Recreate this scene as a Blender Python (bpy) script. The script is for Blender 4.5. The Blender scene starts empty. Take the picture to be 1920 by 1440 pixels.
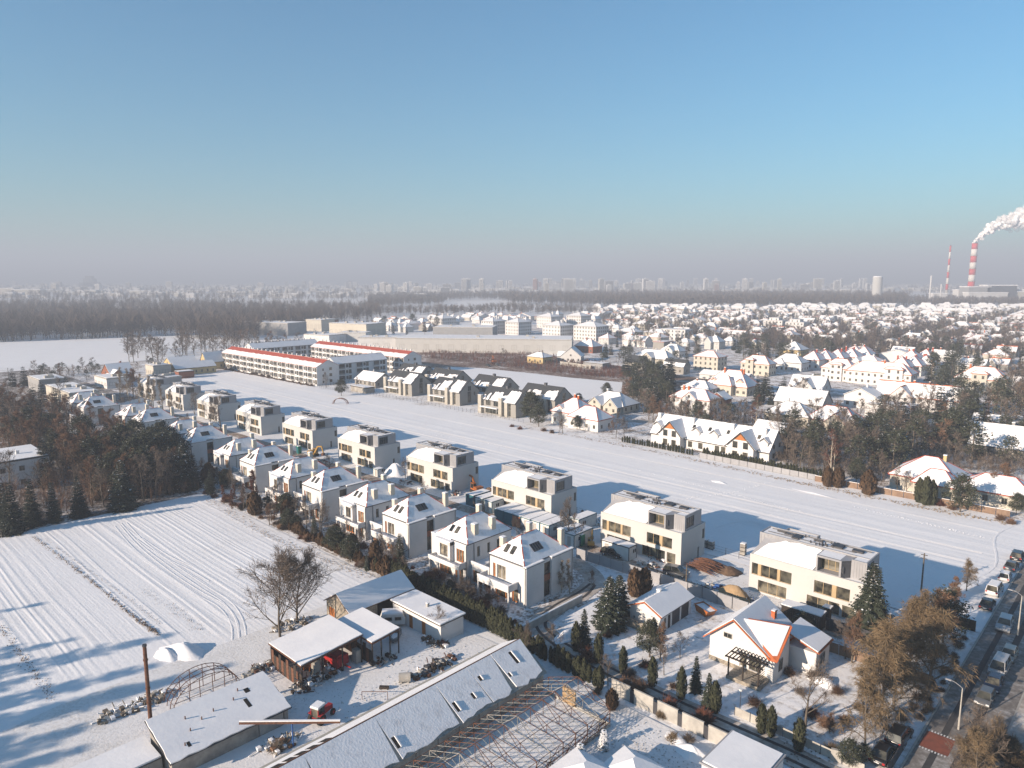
import bpy, math, random
from mathutils import Vector, Matrix
import numpy as np
sc = bpy.context.scene
COL = sc.collection
R = math.radians
# ------------------------------------------------------------------ camera
CAM_H, PITCH, FPX = 52.0, math.atan(198 / 1333.0), 1333.0
cam = bpy.data.objects.new('camera', bpy.data.cameras.new('camera'))
COL.objects.link(cam)
cam.location = (0, 0, CAM_H)
cam.rotation_euler = (math.pi / 2 - PITCH, 0, 0)
cam.data.sensor_width = 36.0
cam.data.lens = 36.0 * FPX / 1920
cam.data.clip_start, cam.data.clip_end = 0.5, 40000
sc.camera = cam
# ------------------------------------------------------------------ light
SUN_EL, SUN_TO = R(17.6), R(30.5)          # the sun shines towards this bearing (from +X to +Y)
world = bpy.data.worlds.new('World')
sc.world = world
world.use_nodes = True
nt = world.node_tree
bg = nt.nodes['Background']
sky = nt.nodes.new('ShaderNodeTexSky')
sky.sky_type = 'NISHITA'
sky.sun_disc = False
sky.sun_elevation = SUN_EL
sky.sun_rotation = math.atan2(-math.cos(SUN_TO), -math.sin(SUN_TO))
sky.altitude = 100
sky.air_density, sky.dust_density, sky.ozone_density = 1.3, 0.4, 5.0
tint = nt.nodes.new('ShaderNodeMix')
tint.data_type, tint.blend_type = 'RGBA', 'MULTIPLY'
tint.inputs['Factor'].default_value = 1
tint.inputs[7].default_value = (0.42, 0.79, 0.85, 1)        # the teal cast of a clear winter sky
nt.links.new(sky.outputs['Color'], tint.inputs[6])
nt.links.new(tint.outputs[2], bg.inputs['Color'])
bg.inputs['Strength'].default_value = 0.077
sun = bpy.data.objects.new('sun', bpy.data.lights.new('sun', 'SUN'))
COL.objects.link(sun)
sun.data.energy = 5.0
sun.data.angle = R(0.55)
sun.data.color = (1.0, 0.82, 0.655)
sun.rotation_euler = Vector((math.cos(SUN_TO) * math.cos(SUN_EL), math.sin(SUN_TO) * math.cos(SUN_EL), -math.sin(SUN_EL))).to_track_quat('-Z', 'Y').to_euler()
sc.view_settings.view_transform = 'Standard'
sc.view_settings.look = 'None'
sc.view_settings.exposure = 1.28
sc.view_settings.gamma = 1
sc.view_settings.use_curve_mapping = False
sc.cycles.use_denoising = True
sc.cycles.transparent_max_bounces = 24
sc.cycles.max_bounces = 5
sc.cycles.diffuse_bounces = 3
sc.cycles.volume_bounces = 0
# ------------------------------------------------------------------ the grid of the place: u runs along the rows of houses, v across them
GA = R(-43.5)
CU, SU = math.cos(GA), math.sin(GA)
def U(u, v, z=0.0): return Vector((u * CU - v * SU, u * SU + v * CU, z))
def at(px, py, z=0.0):
    """a point of the photograph (1920 x 1440) at height z, as (u, v)"""
    a, b = (px - 960) / FPX, (py - 720) / FPX
    c, s = math.cos(PITCH), math.sin(PITCH)
    d = (a, c - b * s, -s - b * c)
    t = (z - CAM_H) / d[2]
    x, y = d[0] * t, d[1] * t
    return (x * CU + y * SU, -x * SU + y * CU)
rnd = random.Random(7)
# ------------------------------------------------------------------ materials
MATS = {}
def newmat(name):
    m = bpy.data.materials.new(name); m.use_nodes = True
    MATS[name] = m
    return m, m.node_tree, m.node_tree.nodes['Principled BSDF']
def N(t, k, **kw):
    n = t.nodes.new('ShaderNode' + k)
    for a, b in kw.items():
        if a in n.inputs: n.inputs[a].default_value = b
        else: setattr(n, a, b)
    return n
def ramp(t, fac, stops):
    r = N(t, 'ValToRGB')
    e = r.color_ramp.elements
    while len(e) < len(stops): e.new(0.5)
    for k, (p, c) in enumerate(stops):
        e[k].position = p; e[k].color = (*c, 1)
    t.links.new(fac, r.inputs['Fac'])
    return r
def coords(t, kind='Object', scale=None):
    c = N(t, 'TexCoord').outputs[kind]
    if scale:
        mp = N(t, 'Mapping'); mp.inputs['Scale'].default_value = scale
        t.links.new(c, mp.inputs['Vector']); c = mp.outputs['Vector']
    return c
def mat(name, col, col2=None, scale=1.5, rough=0.8, bump=0.0, bscale=None, metal=0.0, spec=0.3, pos=(0.35, 0.65), stretch=None, detail=4):
    """plain surface with a soft variation of colour and a fine relief"""
    m, t, p = newmat(name)
    p.inputs['Roughness'].default_value = rough
    p.inputs['Metallic'].default_value = metal
    p.inputs['Specular IOR Level'].default_value = spec
    if col2 is None: col2 = tuple(c * 0.84 for c in col)
    v = coords(t, 'Object', stretch or (1, 1, 1))
    n = N(t, 'TexNoise', Scale=scale, Detail=detail, Roughness=0.65)
    t.links.new(v, n.inputs['Vector'])
    r = ramp(t, n.outputs['Fac'], [(pos[0], col2), (pos[1], col)])
    t.links.new(r.outputs['Color'], p.inputs['Base Color'])
    if bump:
        b = N(t, 'TexNoise', Scale=bscale or scale * 4, Detail=4)
        t.links.new(v, b.inputs['Vector'])
        bm = N(t, 'Bump', Strength=1.0, Distance=bump)
        t.links.new(b.outputs['Fac'], bm.inputs['Height'])
        t.links.new(bm.outputs['Normal'], p.inputs['Normal'])
    return m
mat('snow', (0.80, 0.79, 0.785), (0.74, 0.74, 0.75), 0.6, 0.75, 0.05, 2.5)
mat('roof_snow', (0.80, 0.79, 0.785), (0.72, 0.72, 0.73), 0.30, 0.75, 0.018, 2.2)
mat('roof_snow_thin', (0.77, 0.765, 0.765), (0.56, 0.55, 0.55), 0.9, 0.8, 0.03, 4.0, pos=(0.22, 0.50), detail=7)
mat('white_wall', (0.61, 0.60, 0.59), (0.54, 0.53, 0.515), 0.35, 0.85, 0.004, 20)
mat('cream_wall', (0.50, 0.465, 0.395), (0.44, 0.41, 0.35), 0.4, 0.85, 0.004, 20)
mat('yellow_wall', (0.52, 0.40, 0.20), (0.46, 0.35, 0.18), 0.4, 0.85)
mat('beige_wall', (0.49, 0.483, 0.465), (0.455, 0.448, 0.43), 0.25, 0.85, 0.003, 25)
mat('tan_wall', (0.29, 0.275, 0.25), (0.245, 0.235, 0.215), 0.3, 0.85, 0.004, 20)
mat('pale_pier', (0.40, 0.375, 0.325), None, 0.4, 0.85)
mat('grey_wall', (0.30, 0.30, 0.30), (0.25, 0.25, 0.25), 0.4, 0.85)
mat('concrete', (0.42, 0.40, 0.36), (0.30, 0.285, 0.26), 0.8, 0.9, 0.008, 12)
mat('old_plaster', (0.36, 0.34, 0.30), (0.22, 0.205, 0.185), 0.7, 0.9, 0.01, 9)
mat('stone_wall', (0.34, 0.30, 0.24), (0.16, 0.14, 0.115), 2.5, 0.95, 0.03, 8)
mat('zinc', (0.30, 0.30, 0.31), (0.25, 0.25, 0.26), 0.5, 0.5, spec=0.5)
mat('dark_zinc', (0.075, 0.08, 0.09), None, 0.5, 0.5, spec=0.5)
mat('slate', (0.055, 0.06, 0.064), (0.035, 0.038, 0.042), 2.0, 0.75, 0.01, 14)
mat('dark_metal', (0.045, 0.045, 0.05), None, 1, 0.5, spec=0.5)
mat('wood_panel', (0.44, 0.33, 0.19), (0.36, 0.265, 0.15), 3, 0.7, stretch=(1, 1, 0.1))
mat('orange_wood', (0.42, 0.145, 0.035), (0.34, 0.115, 0.03), 3, 0.6)
mat('dark_wood', (0.05, 0.038, 0.03), (0.028, 0.022, 0.018), 3, 0.85)
mat('red_tile', (0.40, 0.075, 0.04), (0.26, 0.05, 0.032), 2.5, 0.75, 0.02, 14)
mat('orange_tile', (0.48, 0.13, 0.045), (0.36, 0.095, 0.035), 2.5, 0.75, 0.02, 14)
mat('brick', (0.27, 0.105, 0.06), (0.19, 0.075, 0.045), 3, 0.9, 0.01, 12)
mat('brown_panel', (0.24, 0.165, 0.115), (0.18, 0.12, 0.085), 1, 0.9)
mat('rust', (0.16, 0.075, 0.045), (0.085, 0.04, 0.026), 3, 0.9, 0.005, 12)
mat('soil', (0.15, 0.095, 0.06), (0.085, 0.055, 0.036), 2, 0.95, 0.05, 6)
mat('sand', (0.36, 0.25, 0.14), (0.28, 0.19, 0.105), 1.5, 0.95, 0.03, 6)
mat('asbestos', (0.34, 0.33, 0.30), (0.22, 0.215, 0.19), 2.0, 0.95, 0.01, 10)
mat('dark_inside', (0.016, 0.014, 0.012), None, 1, 0.95)
mat('window_frame', (0.24, 0.23, 0.215), None, 2, 0.5)
mat('white_frame', (0.66, 0.65, 0.63), None, 2, 0.5)
mat('plastic_teal', (0.02, 0.11, 0.14), None, 2, 0.5)
mat('plastic_green', (0.01, 0.20, 0.12), None, 2, 0.5)
mat('container_white', (0.62, 0.62, 0.60), (0.52, 0.52, 0.50), 1, 0.6)
mat('paint_red', (0.34, 0.02, 0.022), None, 2, 0.5)
mat('paint_orange', (0.36, 0.115, 0.03), None, 2, 0.5)
mat('paint_yellow', (0.38, 0.22, 0.05), None, 2, 0.5)
mat('paint_blue', (0.03, 0.10, 0.30), None, 2, 0.5)
mat('rubber', (0.02, 0.02, 0.02), None, 2, 0.85)
mat('white_paint', (0.66, 0.66, 0.65), None, 2, 0.45)
mat('chimney_red', (0.50, 0.06, 0.06), None, 0.02, 0.8)
mat('chimney_white', (0.66, 0.62, 0.58), None, 0.02, 0.8)
mat('haze_smoke', (0.86, 0.84, 0.83), (0.80, 0.78, 0.78), 0.02, 1.0, spec=0)
m_, t_, p_ = newmat('smoke_wisp')
p_.inputs['Base Color'].default_value = (0.86, 0.84, 0.83, 1); p_.inputs['Roughness'].default_value = 1; p_.inputs['Alpha'].default_value = 0.28
mat('bark', (0.135, 0.112, 0.088), (0.085, 0.07, 0.055), 4, 0.95)
mat('birch_bark', (0.42, 0.37, 0.30), (0.26, 0.22, 0.17), 2, 0.9)
mat('twig_grey', (0.16, 0.125, 0.098), (0.10, 0.078, 0.062), 0.6, 0.95)
mat('twig_brown', (0.195, 0.112, 0.068), (0.125, 0.075, 0.047), 0.5, 0.95)
mat('twig_gold', (0.195, 0.138, 0.078), (0.12, 0.086, 0.050), 0.5, 0.95)
mat('twig_red', (0.15, 0.060, 0.036), (0.10, 0.038, 0.024), 0.5, 0.95)
mat('twig_pale', (0.26, 0.20, 0.14), (0.16, 0.12, 0.085), 0.5, 0.95)
mat('forest_twig', (0.115, 0.090, 0.075), (0.075, 0.060, 0.052), 0.05, 0.95)
mat('dry_grass', (0.30, 0.22, 0.13), (0.18, 0.125, 0.075), 2, 0.95)
mat('leaf_litter', (0.085, 0.055, 0.036), None, 2, 0.95)
def needle(name, a, b, snow=0.0):
    m, t, p = newmat(name)
    p.inputs['Roughness'].default_value = 0.85
    p.inputs['Specular IOR Level'].default_value = 0.2
    n = N(t, 'TexNoise', Scale=1.1, Detail=3); t.links.new(coords(t), n.inputs['Vector'])
    r = ramp(t, n.outputs['Fac'], [(0.35, b), (0.65, a)])
    c = r.outputs['Color']
    if snow:
        n2 = N(t, 'TexNoise', Scale=1.7, Detail=2); t.links.new(coords(t), n2.inputs['Vector'])
        g = N(t, 'NewGeometry'); sx = N(t, 'SeparateXYZ'); t.links.new(g.outputs['Normal'], sx.inputs[0])
        ab = N(t, 'Math', operation='ABSOLUTE'); t.links.new(sx.outputs['Z'], ab.inputs[0])
        ad = N(t, 'Math', operation='MULTIPLY'); t.links.new(ab.outputs[0], ad.inputs[0]); t.links.new(n2.outputs['Fac'], ad.inputs[1])
        gt = N(t, 'Math', operation='GREATER_THAN'); gt.inputs[1].default_value = snow
        t.links.new(ad.outputs[0], gt.inputs[0])
        mx = N(t, 'Mix', data_type='RGBA'); t.links.new(gt.outputs[0], mx.inputs['Factor'])
        t.links.new(c, mx.inputs[6]); mx.inputs[7].default_value = (0.78, 0.78, 0.78, 1)
        c = mx.outputs[2]
    t.links.new(c, p.inputs['Base Color'])
needle('needles', (0.050, 0.060, 0.038), (0.026, 0.034, 0.024), 0.60)
needle('needles_dark', (0.036, 0.044, 0.032), (0.018, 0.025, 0.019), 0.63)
needle('needles_pine', (0.065, 0.070, 0.042), (0.034, 0.040, 0.026), 0.60)
needle('needles_snowy', (0.042, 0.055, 0.034), (0.028, 0.036, 0.024), 0.36)
needle('thuja_green', (0.056, 0.058, 0.030), (0.028, 0.032, 0.018), 0.66)
needle('thuja_brown', (0.095, 0.055, 0.028), (0.05, 0.032, 0.018), 0.68)
def glass(name, a, b):
    m, t, p = newmat(name)
    i = N(t, 'ObjectInfo')
    r = ramp(t, i.outputs['Random'], [(0.0, a), (1.0, b)])
    n = N(t, 'TexNoise', Scale=0.7, Detail=3); t.links.new(coords(t), n.inputs['Vector'])
    r2 = ramp(t, n.outputs['Fac'], [(0.38, (0.35, 0.35, 0.35)), (0.62, (1.9, 1.8, 1.6))])
    mx = N(t, 'Mix', data_type='RGBA', blend_type='MULTIPLY'); mx.inputs['Factor'].default_value = 1
    t.links.new(r.outputs['Color'], mx.inputs[6]); t.links.new(r2.outputs['Color'], mx.inputs[7])
    t.links.new(mx.outputs[2], p.inputs['Base Color'])
    p.inputs['Roughness'].default_value = 0.06
    p.inputs['Specular IOR Level'].default_value = 0.5
glass('glass', (0.020, 0.024, 0.022), (0.095, 0.090, 0.075))
glass('glass_curtain', (0.06, 0.055, 0.048), (0.25, 0.23, 0.19))
def carpaint(name, c):
    m, t, p = newmat(name)
    p.inputs['Base Color'].default_value = (*c, 1); p.inputs['Roughness'].default_value = 0.3
    p.inputs['Coat Weight'].default_value = 0.5
for n_, c_ in dict(car_black=(0.012, 0.012, 0.013), car_navy=(0.012, 0.02, 0.045), car_silver=(0.36, 0.36, 0.36), car_white=(0.58, 0.58, 0.57), car_grey=(0.09, 0.095, 0.10), car_beige=(0.36, 0.32, 0.26), car_red=(0.25, 0.03, 0.02)).items(): carpaint(n_, c_)
# ground materials -------------------------------------------------
def ground_mat(name, stops, s1, s2, bump, gate=None):
    """snow with what shows through it: bare earth, dry grass, trodden slush"""
    m, t, p = newmat(name)
    p.inputs['Roughness'].default_value = 0.85; p.inputs['Specular IOR Level'].default_value = 0.2
    c = coords(t, 'Object')
    n1 = N(t, 'TexNoise', Scale=s1, Detail=6, Roughness=0.7); t.links.new(c, n1.inputs['Vector'])
    n2 = N(t, 'TexNoise', Scale=s2, Detail=5, Roughness=0.7); t.links.new(c, n2.inputs['Vector'])
    mu = N(t, 'Math', operation='ADD'); t.links.new(n1.outputs['Fac'], mu.inputs[0]); t.links.new(n2.outputs['Fac'], mu.inputs[1])
    h = N(t, 'Math', operation='MULTIPLY'); h.inputs[1].default_value = 0.5; t.links.new(mu.outputs[0], h.inputs[0])
    r = ramp(t, h.outputs[0], stops)
    t.links.new(r.outputs['Color'], p.inputs['Base Color'])
    b = N(t, 'Bump', Strength=1.0, Distance=bump); t.links.new(n2.outputs['Fac'], b.inputs['Height'])
    t.links.new(b.outputs['Normal'], p.inputs['Normal'])
SN = (0.79, 0.785, 0.785)
ground_mat('ground_snow', [(0.0, (0.16, 0.11, 0.075)), (0.36, (0.19, 0.135, 0.09)), (0.425, (0.56, 0.53, 0.50)), (0.50, SN)], 0.06, 0.9, 0.10)
ground_mat('garden_snow', [(0.0, (0.09, 0.062, 0.042)), (0.42, (0.14, 0.098, 0.066)), (0.475, (0.46, 0.42, 0.39)), (0.535, SN)], 0.16, 1.6, 0.12)
ground_mat('wood_floor', [(0.0, (0.055, 0.042, 0.032)), (0.45, (0.10, 0.075, 0.055)), (0.52, (0.32, 0.29, 0.27)), (0.62, SN)], 0.10, 1.2, 0.15)
ground_mat('scrub', [(0.0, (0.085, 0.055, 0.042)), (0.47, (0.135, 0.085, 0.062)), (0.54, (0.30, 0.23, 0.19)), (0.62, SN)], 0.05, 0.55, 0.3)
ground_mat('field_snow', [(0.0, (0.60, 0.59, 0.58)), (0.36, (0.70, 0.69, 0.685)), (0.47, (0.77, 0.765, 0.765)), (0.6, SN)], 0.07, 1.7, 0.05)
ground_mat('trodden', [(0.0, (0.40, 0.37, 0.33)), (0.36, (0.54, 0.52, 0.49)), (0.5, (0.72, 0.71, 0.70)), (1.0, SN)], 0.12, 2.4, 0.06)
ground_mat('asphalt_wet', [(0.0, (0.085, 0.078, 0.072)), (0.42, (0.13, 0.118, 0.108)), (0.52, (0.20, 0.185, 0.17)), (0.66, (0.42, 0.41, 0.40))], 0.10, 1.1, 0.01)
ground_mat('lane_slush', [(0.0, (0.15, 0.125, 0.10)), (0.40, (0.26, 0.22, 0.18)), (0.55, (0.46, 0.42, 0.38)), (0.68, (0.70, 0.68, 0.66))], 0.25, 1.3, 0.04)
ground_mat('mud', [(0.0, (0.11, 0.075, 0.05)), (0.42, (0.19, 0.135, 0.095)), (0.55, (0.42, 0.36, 0.31)), (0.66, (0.74, 0.73, 0.72))], 0.25, 1.5, 0.12)
mat('asphalt_dry', (0.06, 0.058, 0.058), (0.045, 0.043, 0.043), 1.0, 0.85, 0.005, 20)
mat('red_surface', (0.24, 0.075, 0.045), (0.17, 0.06, 0.04), 1.2, 0.85)
# ------------------------------------------------------------------ mesh collecting
class MB:
    def __init__(s): s.v = []; s.f = []; s.m = []
    def add(s, vs, fs, m=0):
        o = len(s.v); s.v.extend([tuple(p) for p in vs])
        for f in fs: s.f.append(tuple(i + o for i in f)); s.m.append(m)
    def poly(s, pts, m=0): s.add(pts, [tuple(range(len(pts)))], m)
    def box(s, x0, x1, y0, y1, z0, z1, m=0):
        s.add([(x0, y0, z0), (x1, y0, z0), (x1, y1, z0), (x0, y1, z0), (x0, y0, z1), (x1, y0, z1), (x1, y1, z1), (x0, y1, z1)],
              [(0, 3, 2, 1), (4, 5, 6, 7), (0, 1, 5, 4), (1, 2, 6, 5), (2, 3, 7, 6), (3, 0, 4, 7)], m)
    def boxT(s, T, a0, a1, b0, b1, d0, d1, m=0):
        s.add([T(a, b, d) for d in (d0, d1) for (a, b) in ((a0, b0), (a1, b0), (a1, b1), (a0, b1))],
              [(0, 3, 2, 1), (4, 5, 6, 7), (0, 1, 5, 4), (1, 2, 6, 5), (2, 3, 7, 6), (3, 0, 4, 7)], m)
    def prism(s, poly, z0, z1, m=0):
        n = len(poly)
        s.add([(x, y, z0) for x, y in poly] + [(x, y, z1) for x, y in poly],
              [tuple(range(n - 1, -1, -1)), tuple(range(n, 2 * n))] + [(i, (i + 1) % n, n + (i + 1) % n, n + i) for i in range(n)], m)
    def slab(s, pts, th, m=0, nrm=None):
        """a plate of thickness th on a polygon in space"""
        P = [Vector(p) for p in pts]
        n = nrm or (P[1] - P[0]).cross(P[2] - P[0]).normalized()
        if n.z < 0: n = -n
        k = len(P)
        s.add(P + [p + n * th for p in P], [tuple(range(k - 1, -1, -1)), tuple(range(k, 2 * k))] + [(i, (i + 1) % k, k + (i + 1) % k, k + i) for i in range(k)], m)
    def tube(s, p0, p1, r0, r1=None, n=6, m=0, cap=True):
        p0, p1 = Vector(p0), Vector(p1)
        r1 = r0 if r1 is None else r1
        d = (p1 - p0)
        if d.length < 1e-6: return
        d.normalize()
        a = d.orthogonal().normalized(); b = d.cross(a)
        vs = []
        for p, r in ((p0, r0), (p1, r1)):
            for k in range(n):
                t = 2 * math.pi * k / n
                vs.append(p + a * (math.cos(t) * r) + b * (math.sin(t) * r))
        fs = [(k, (k + 1) % n, n + (k + 1) % n, n + k) for k in range(n)]
        if cap: fs += [tuple(range(n - 1, -1, -1)), tuple(range(n, 2 * n))]
        s.add(vs, fs, m)
    def bar(s, p0, p1, w, h, m=0):
        p0, p1 = Vector(p0), Vector(p1)
        d = (p1 - p0).normalized()
        a = d.cross(Vector((0, 0, 1)))
        a = Vector((1, 0, 0)) if a.length < 1e-3 else a.normalized()
        b = a.cross(d)
        vs = [p + a * (x * w / 2) + b * (y * h / 2) for p in (p0, p1) for x, y in ((-1, -1), (1, -1), (1, 1), (-1, 1))]
        s.add(vs, [(0, 3, 2, 1), (4, 5, 6, 7), (0, 1, 5, 4), (1, 2, 6, 5), (2, 3, 7, 6), (3, 0, 4, 7)], m)
    def mesh(s, name, mats, smooth=False):
        me = bpy.data.meshes.new(name)
        me.from_pydata(s.v, [], s.f)
        for x in (mats if isinstance(mats, (list, tuple)) else [mats]): me.materials.append(MATS[x])
        if len(me.materials) > 1: me.polygons.foreach_set('material_index', s.m)
        if smooth: me.polygons.foreach_set('use_smooth', [True] * len(me.polygons))
        me.update()
        return me
def link(name, data, parent=None):
    o = bpy.data.objects.new(name, data); COL.objects.link(o)
    if parent is not None: o.parent = parent
    return o
def build(name, mb, mats, parent=None, smooth=False, kind=None):
    o = link(name, mb if isinstance(mb, bpy.types.Mesh) else mb.mesh(name, mats, smooth), parent)
    if kind: o['kind'] = kind
    return o
def put(o, u, v, rot=0.0, z=0.0, s=1.0):
    o.location = U(u, v, z); o.rotation_euler = (0, 0, GA + rot)
    if s != 1.0: o.scale = (s, s, s) if not isinstance(s, tuple) else s
    return o
def tag(o, label, cat, group=None):
    o['label'] = label; o['category'] = cat
    if group: o['group'] = group
    return o
def thing(name, label, cat, u, v, rot=0.0, group=None, z=0.0):
    return tag(put(link(name, None), u, v, rot, z), label, cat, group)
KIDS = {}
def copy_tree(src, parent=None):
    c = src.copy(); COL.objects.link(c)
    c.parent = parent
    for k in src.children: copy_tree(k, c)
    return c
def again(src, label, u, v, rot=0.0, z=0.0, group=None, s=None):
    c = copy_tree(src)
    c['label'] = label
    if group: c['group'] = group
    put(c, u, v, rot, z)
    if s: c.scale = (s, s, s)
    return c
def structure(name, mb, mats, u=0, v=0, z=0, smooth=False):
    o = build(name, mb, mats, None, smooth, 'structure')
    return put(o, u, v, 0, z)
# facade planes: (along, up, outward)
def Tf(y): return lambda a, b, d: (a, y - d, b)
def Tb(y): return lambda a, b, d: (a, y + d, b)
def Tr(x): return lambda a, b, d: (x + d, a, b)
def Tl(x): return lambda a, b, d: (x - d, a, b)
def facade(mb, T, a0, a1, b0, b1, holes=(), depth=0.22, m=0):
    """a wall with real openings and reveals"""
    A = sorted({a0, a1, *[h[0] for h in holes], *[h[1] for h in holes]})
    B = sorted({b0, b1, *[h[2] for h in holes], *[h[3] for h in holes]})
    for i in range(len(A) - 1):
        for j in range(len(B) - 1):
            ca, cb = (A[i] + A[i + 1]) / 2, (B[j] + B[j + 1]) / 2
            if any(h[0] < ca < h[1] and h[2] < cb < h[3] for h in holes): continue
            mb.poly([T(A[i], B[j], 0), T(A[i + 1], B[j], 0), T(A[i + 1], B[j + 1], 0), T(A[i], B[j + 1], 0)], m)
    for h in holes:
        c = [(h[0], h[2]), (h[1], h[2]), (h[1], h[3]), (h[0], h[3])]
        for k in range(4):
            p, q = c[k], c[(k + 1) % 4]
            mb.poly([T(*p, 0), T(*q, 0), T(*q, -depth), T(*p, -depth)], m)
def window(parent, T, a0, a1, b0, b1, mull=1, depth=0.22, fr='window_frame', gl='glass', w=0.07, rail=0, name='window'):
    """frame with mullions, its pane a sub-part"""
    mb = MB()
    d0, d1 = -depth - 0.02, -depth + 0.06
    for (x0, x1, y0, y1) in ((a0, a1, b0, b0 + w), (a0, a1, b1 - w, b1), (a0, a0 + w, b0 + w, b1 - w), (a1 - w, a1, b0 + w, b1 - w)): mb.boxT(T, x0, x1, y0, y1, d0, d1)
    for k in range(1, mull):
        x = a0 + (a1 - a0) * k / mull
        mb.boxT(T, x - w / 2, x + w / 2, b0 + w, b1 - w, d0, d1 - 0.003)
    if rail: mb.boxT(T, a0 + w, a1 - w, rail - w / 2, rail + w / 2, d0, d1 - 0.006)
    o = build(name, mb, fr, parent)
    g = MB(); g.poly([T(a0 + w / 2, b0 + w / 2, -depth), T(a1 - w / 2, b0 + w / 2, -depth), T(a1 - w / 2, b1 - w / 2, -depth), T(a0 + w / 2, b1 - w / 2, -depth)])
    build('pane', g, gl, o)
    return o
def ragged(pts, amp, step, rr, keep=()):
    """a polygon outline with the wavy edge that melting snow has; pts in plan"""
    out = []
    n = len(pts)
    for i in range(n):
        p, q = pts[i], pts[(i + 1) % n]
        out.append(p)
        if i in keep: continue
        L = math.dist(p, q); k = max(1, int(L / step))
        for j in range(1, k):
            t = j / k
            nx, ny = -(q[1] - p[1]) / L, (q[0] - p[0]) / L
            a = rr.uniform(-amp, amp)
            out.append((p[0] + (q[0] - p[0]) * t + nx * a, p[1] + (q[1] - p[1]) * t + ny * a))
    return out
# ------------------------------------------------------------------ trees
def grow_bare(h, seed, spread=0.75, droop=0.0, clear=0.18, n1=9, n2=6, n3=5, twigs=5, tw=0.035, tl=0.9, upright=0.35, lod=0):
    r = random.Random(seed)
    T, C = MB(), MB()
    def stick(p, d, L, r0, r1, segs, n, mb, wob, pull):
        pts = [p]
        for k in range(segs):
            d = (d + Vector((r.uniform(-wob, wob), r.uniform(-wob, wob), r.uniform(-wob, wob) + pull))).normalized()
            q = pts[-1] + d * (L / segs)
            ra = r0 + (r1 - r0) * k / segs; rb = r0 + (r1 - r0) * (k + 1) / segs
            mb.tube(pts[-1], q, ra, rb, n, cap=False)
            pts.append(q)
        return pts, d
    def along(pts, t):
        x = t * (len(pts) - 1); i = min(int(x), len(pts) - 2)
        return pts[i].lerp(pts[i + 1], x - i), (pts[i + 1] - pts[i]).normalized()
    def side(d, ang):
        a = d.orthogonal().normalized(); b = d.cross(a)
        t = r.uniform(0, 6.283)
        return (d * math.cos(ang) + (a * math.cos(t) + b * math.sin(t)) * math.sin(ang)).normalized()
    def twig(p, d, L):
        d = (d + Vector((0, 0, -droop * 1.4))).normalized()
        a = d.orthogonal().normalized(); a = (a * math.cos(t := r.uniform(0, 3.14)) + d.cross(a) * math.sin(t)) * tw
        q = p + d * L * 0.55 + Vector((0, 0, r.uniform(-.1, .1)))
        e = q + (d + Vector((r.uniform(-.4, .4), r.uniform(-.4, .4), r.uniform(-.2, .3) - droop))).normalized() * L * 0.45
        C.add([p - a, p + a, q + a * .7, q - a * .7, e], [(0, 1, 2, 3), (3, 2, 4)])
    R0 = h * 0.016 + 0.03
    tp, td = stick(Vector((0, 0, 0)), Vector((0, 0, 1)), h * 0.92, R0, R0 * 0.15, 7, 6, T, 0.07, 0.05)
    for i in range(n1):
        t = clear + (1 - clear) * (i + r.random() * 0.8) / n1
        p, d = along(tp, min(t, 0.97))
        L1 = h * spread * 0.55 * (1 - 0.62 * max(0, (t - clear) / (1 - clear))) * r.uniform(.75, 1.15)
        d1 = side(d, R(52 - 22 * t + r.uniform(-10, 10)))
        p1, _ = stick(p, d1, L1, R0 * (1 - t) * 0.55 + .012, .012, 4, 4, T, 0.13, 0.12 * upright * 2 - droop * 0.12)
        for j in range(n2):
            t2 = 0.22 + 0.78 * (j + r.random()) / n2
            q, d2 = along(p1, min(t2, 0.99))
            L2 = L1 * 0.52 * (1.15 - 0.6 * t2) * r.uniform(.7, 1.2)
            p2, _ = stick(q, side(d2, R(r.uniform(25, 55))), L2, .022 + .0006 * h, .010, 2 if lod else 3, 3, C, 0.16, 0.10 * upright * 2 - droop * 0.3)
            for k in range(n3):
                q3, d3 = along(p2, min(0.15 + 0.85 * (k + r.random()) / n3, 0.99))
                if lod:
                    twig(q3, side(d3, R(r.uniform(20, 60))), tl * r.uniform(.7, 1.5)); continue
                L3 = L2 * 0.5 * r.uniform(.6, 1.1)
                p3, _ = stick(q3, side(d3, R(r.uniform(25, 55))), L3, .014, .007, 2, 3, C, 0.2, 0.08 - droop * 0.5)
                for m in range(twigs):
                    q4, d4 = along(p3, min(0.1 + 0.9 * (m + r.random()) / twigs, 0.99))
                    twig(q4, side(d4, R(r.uniform(15, 55))), tl * r.uniform(.5, 1.2))
    return T, C
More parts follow.
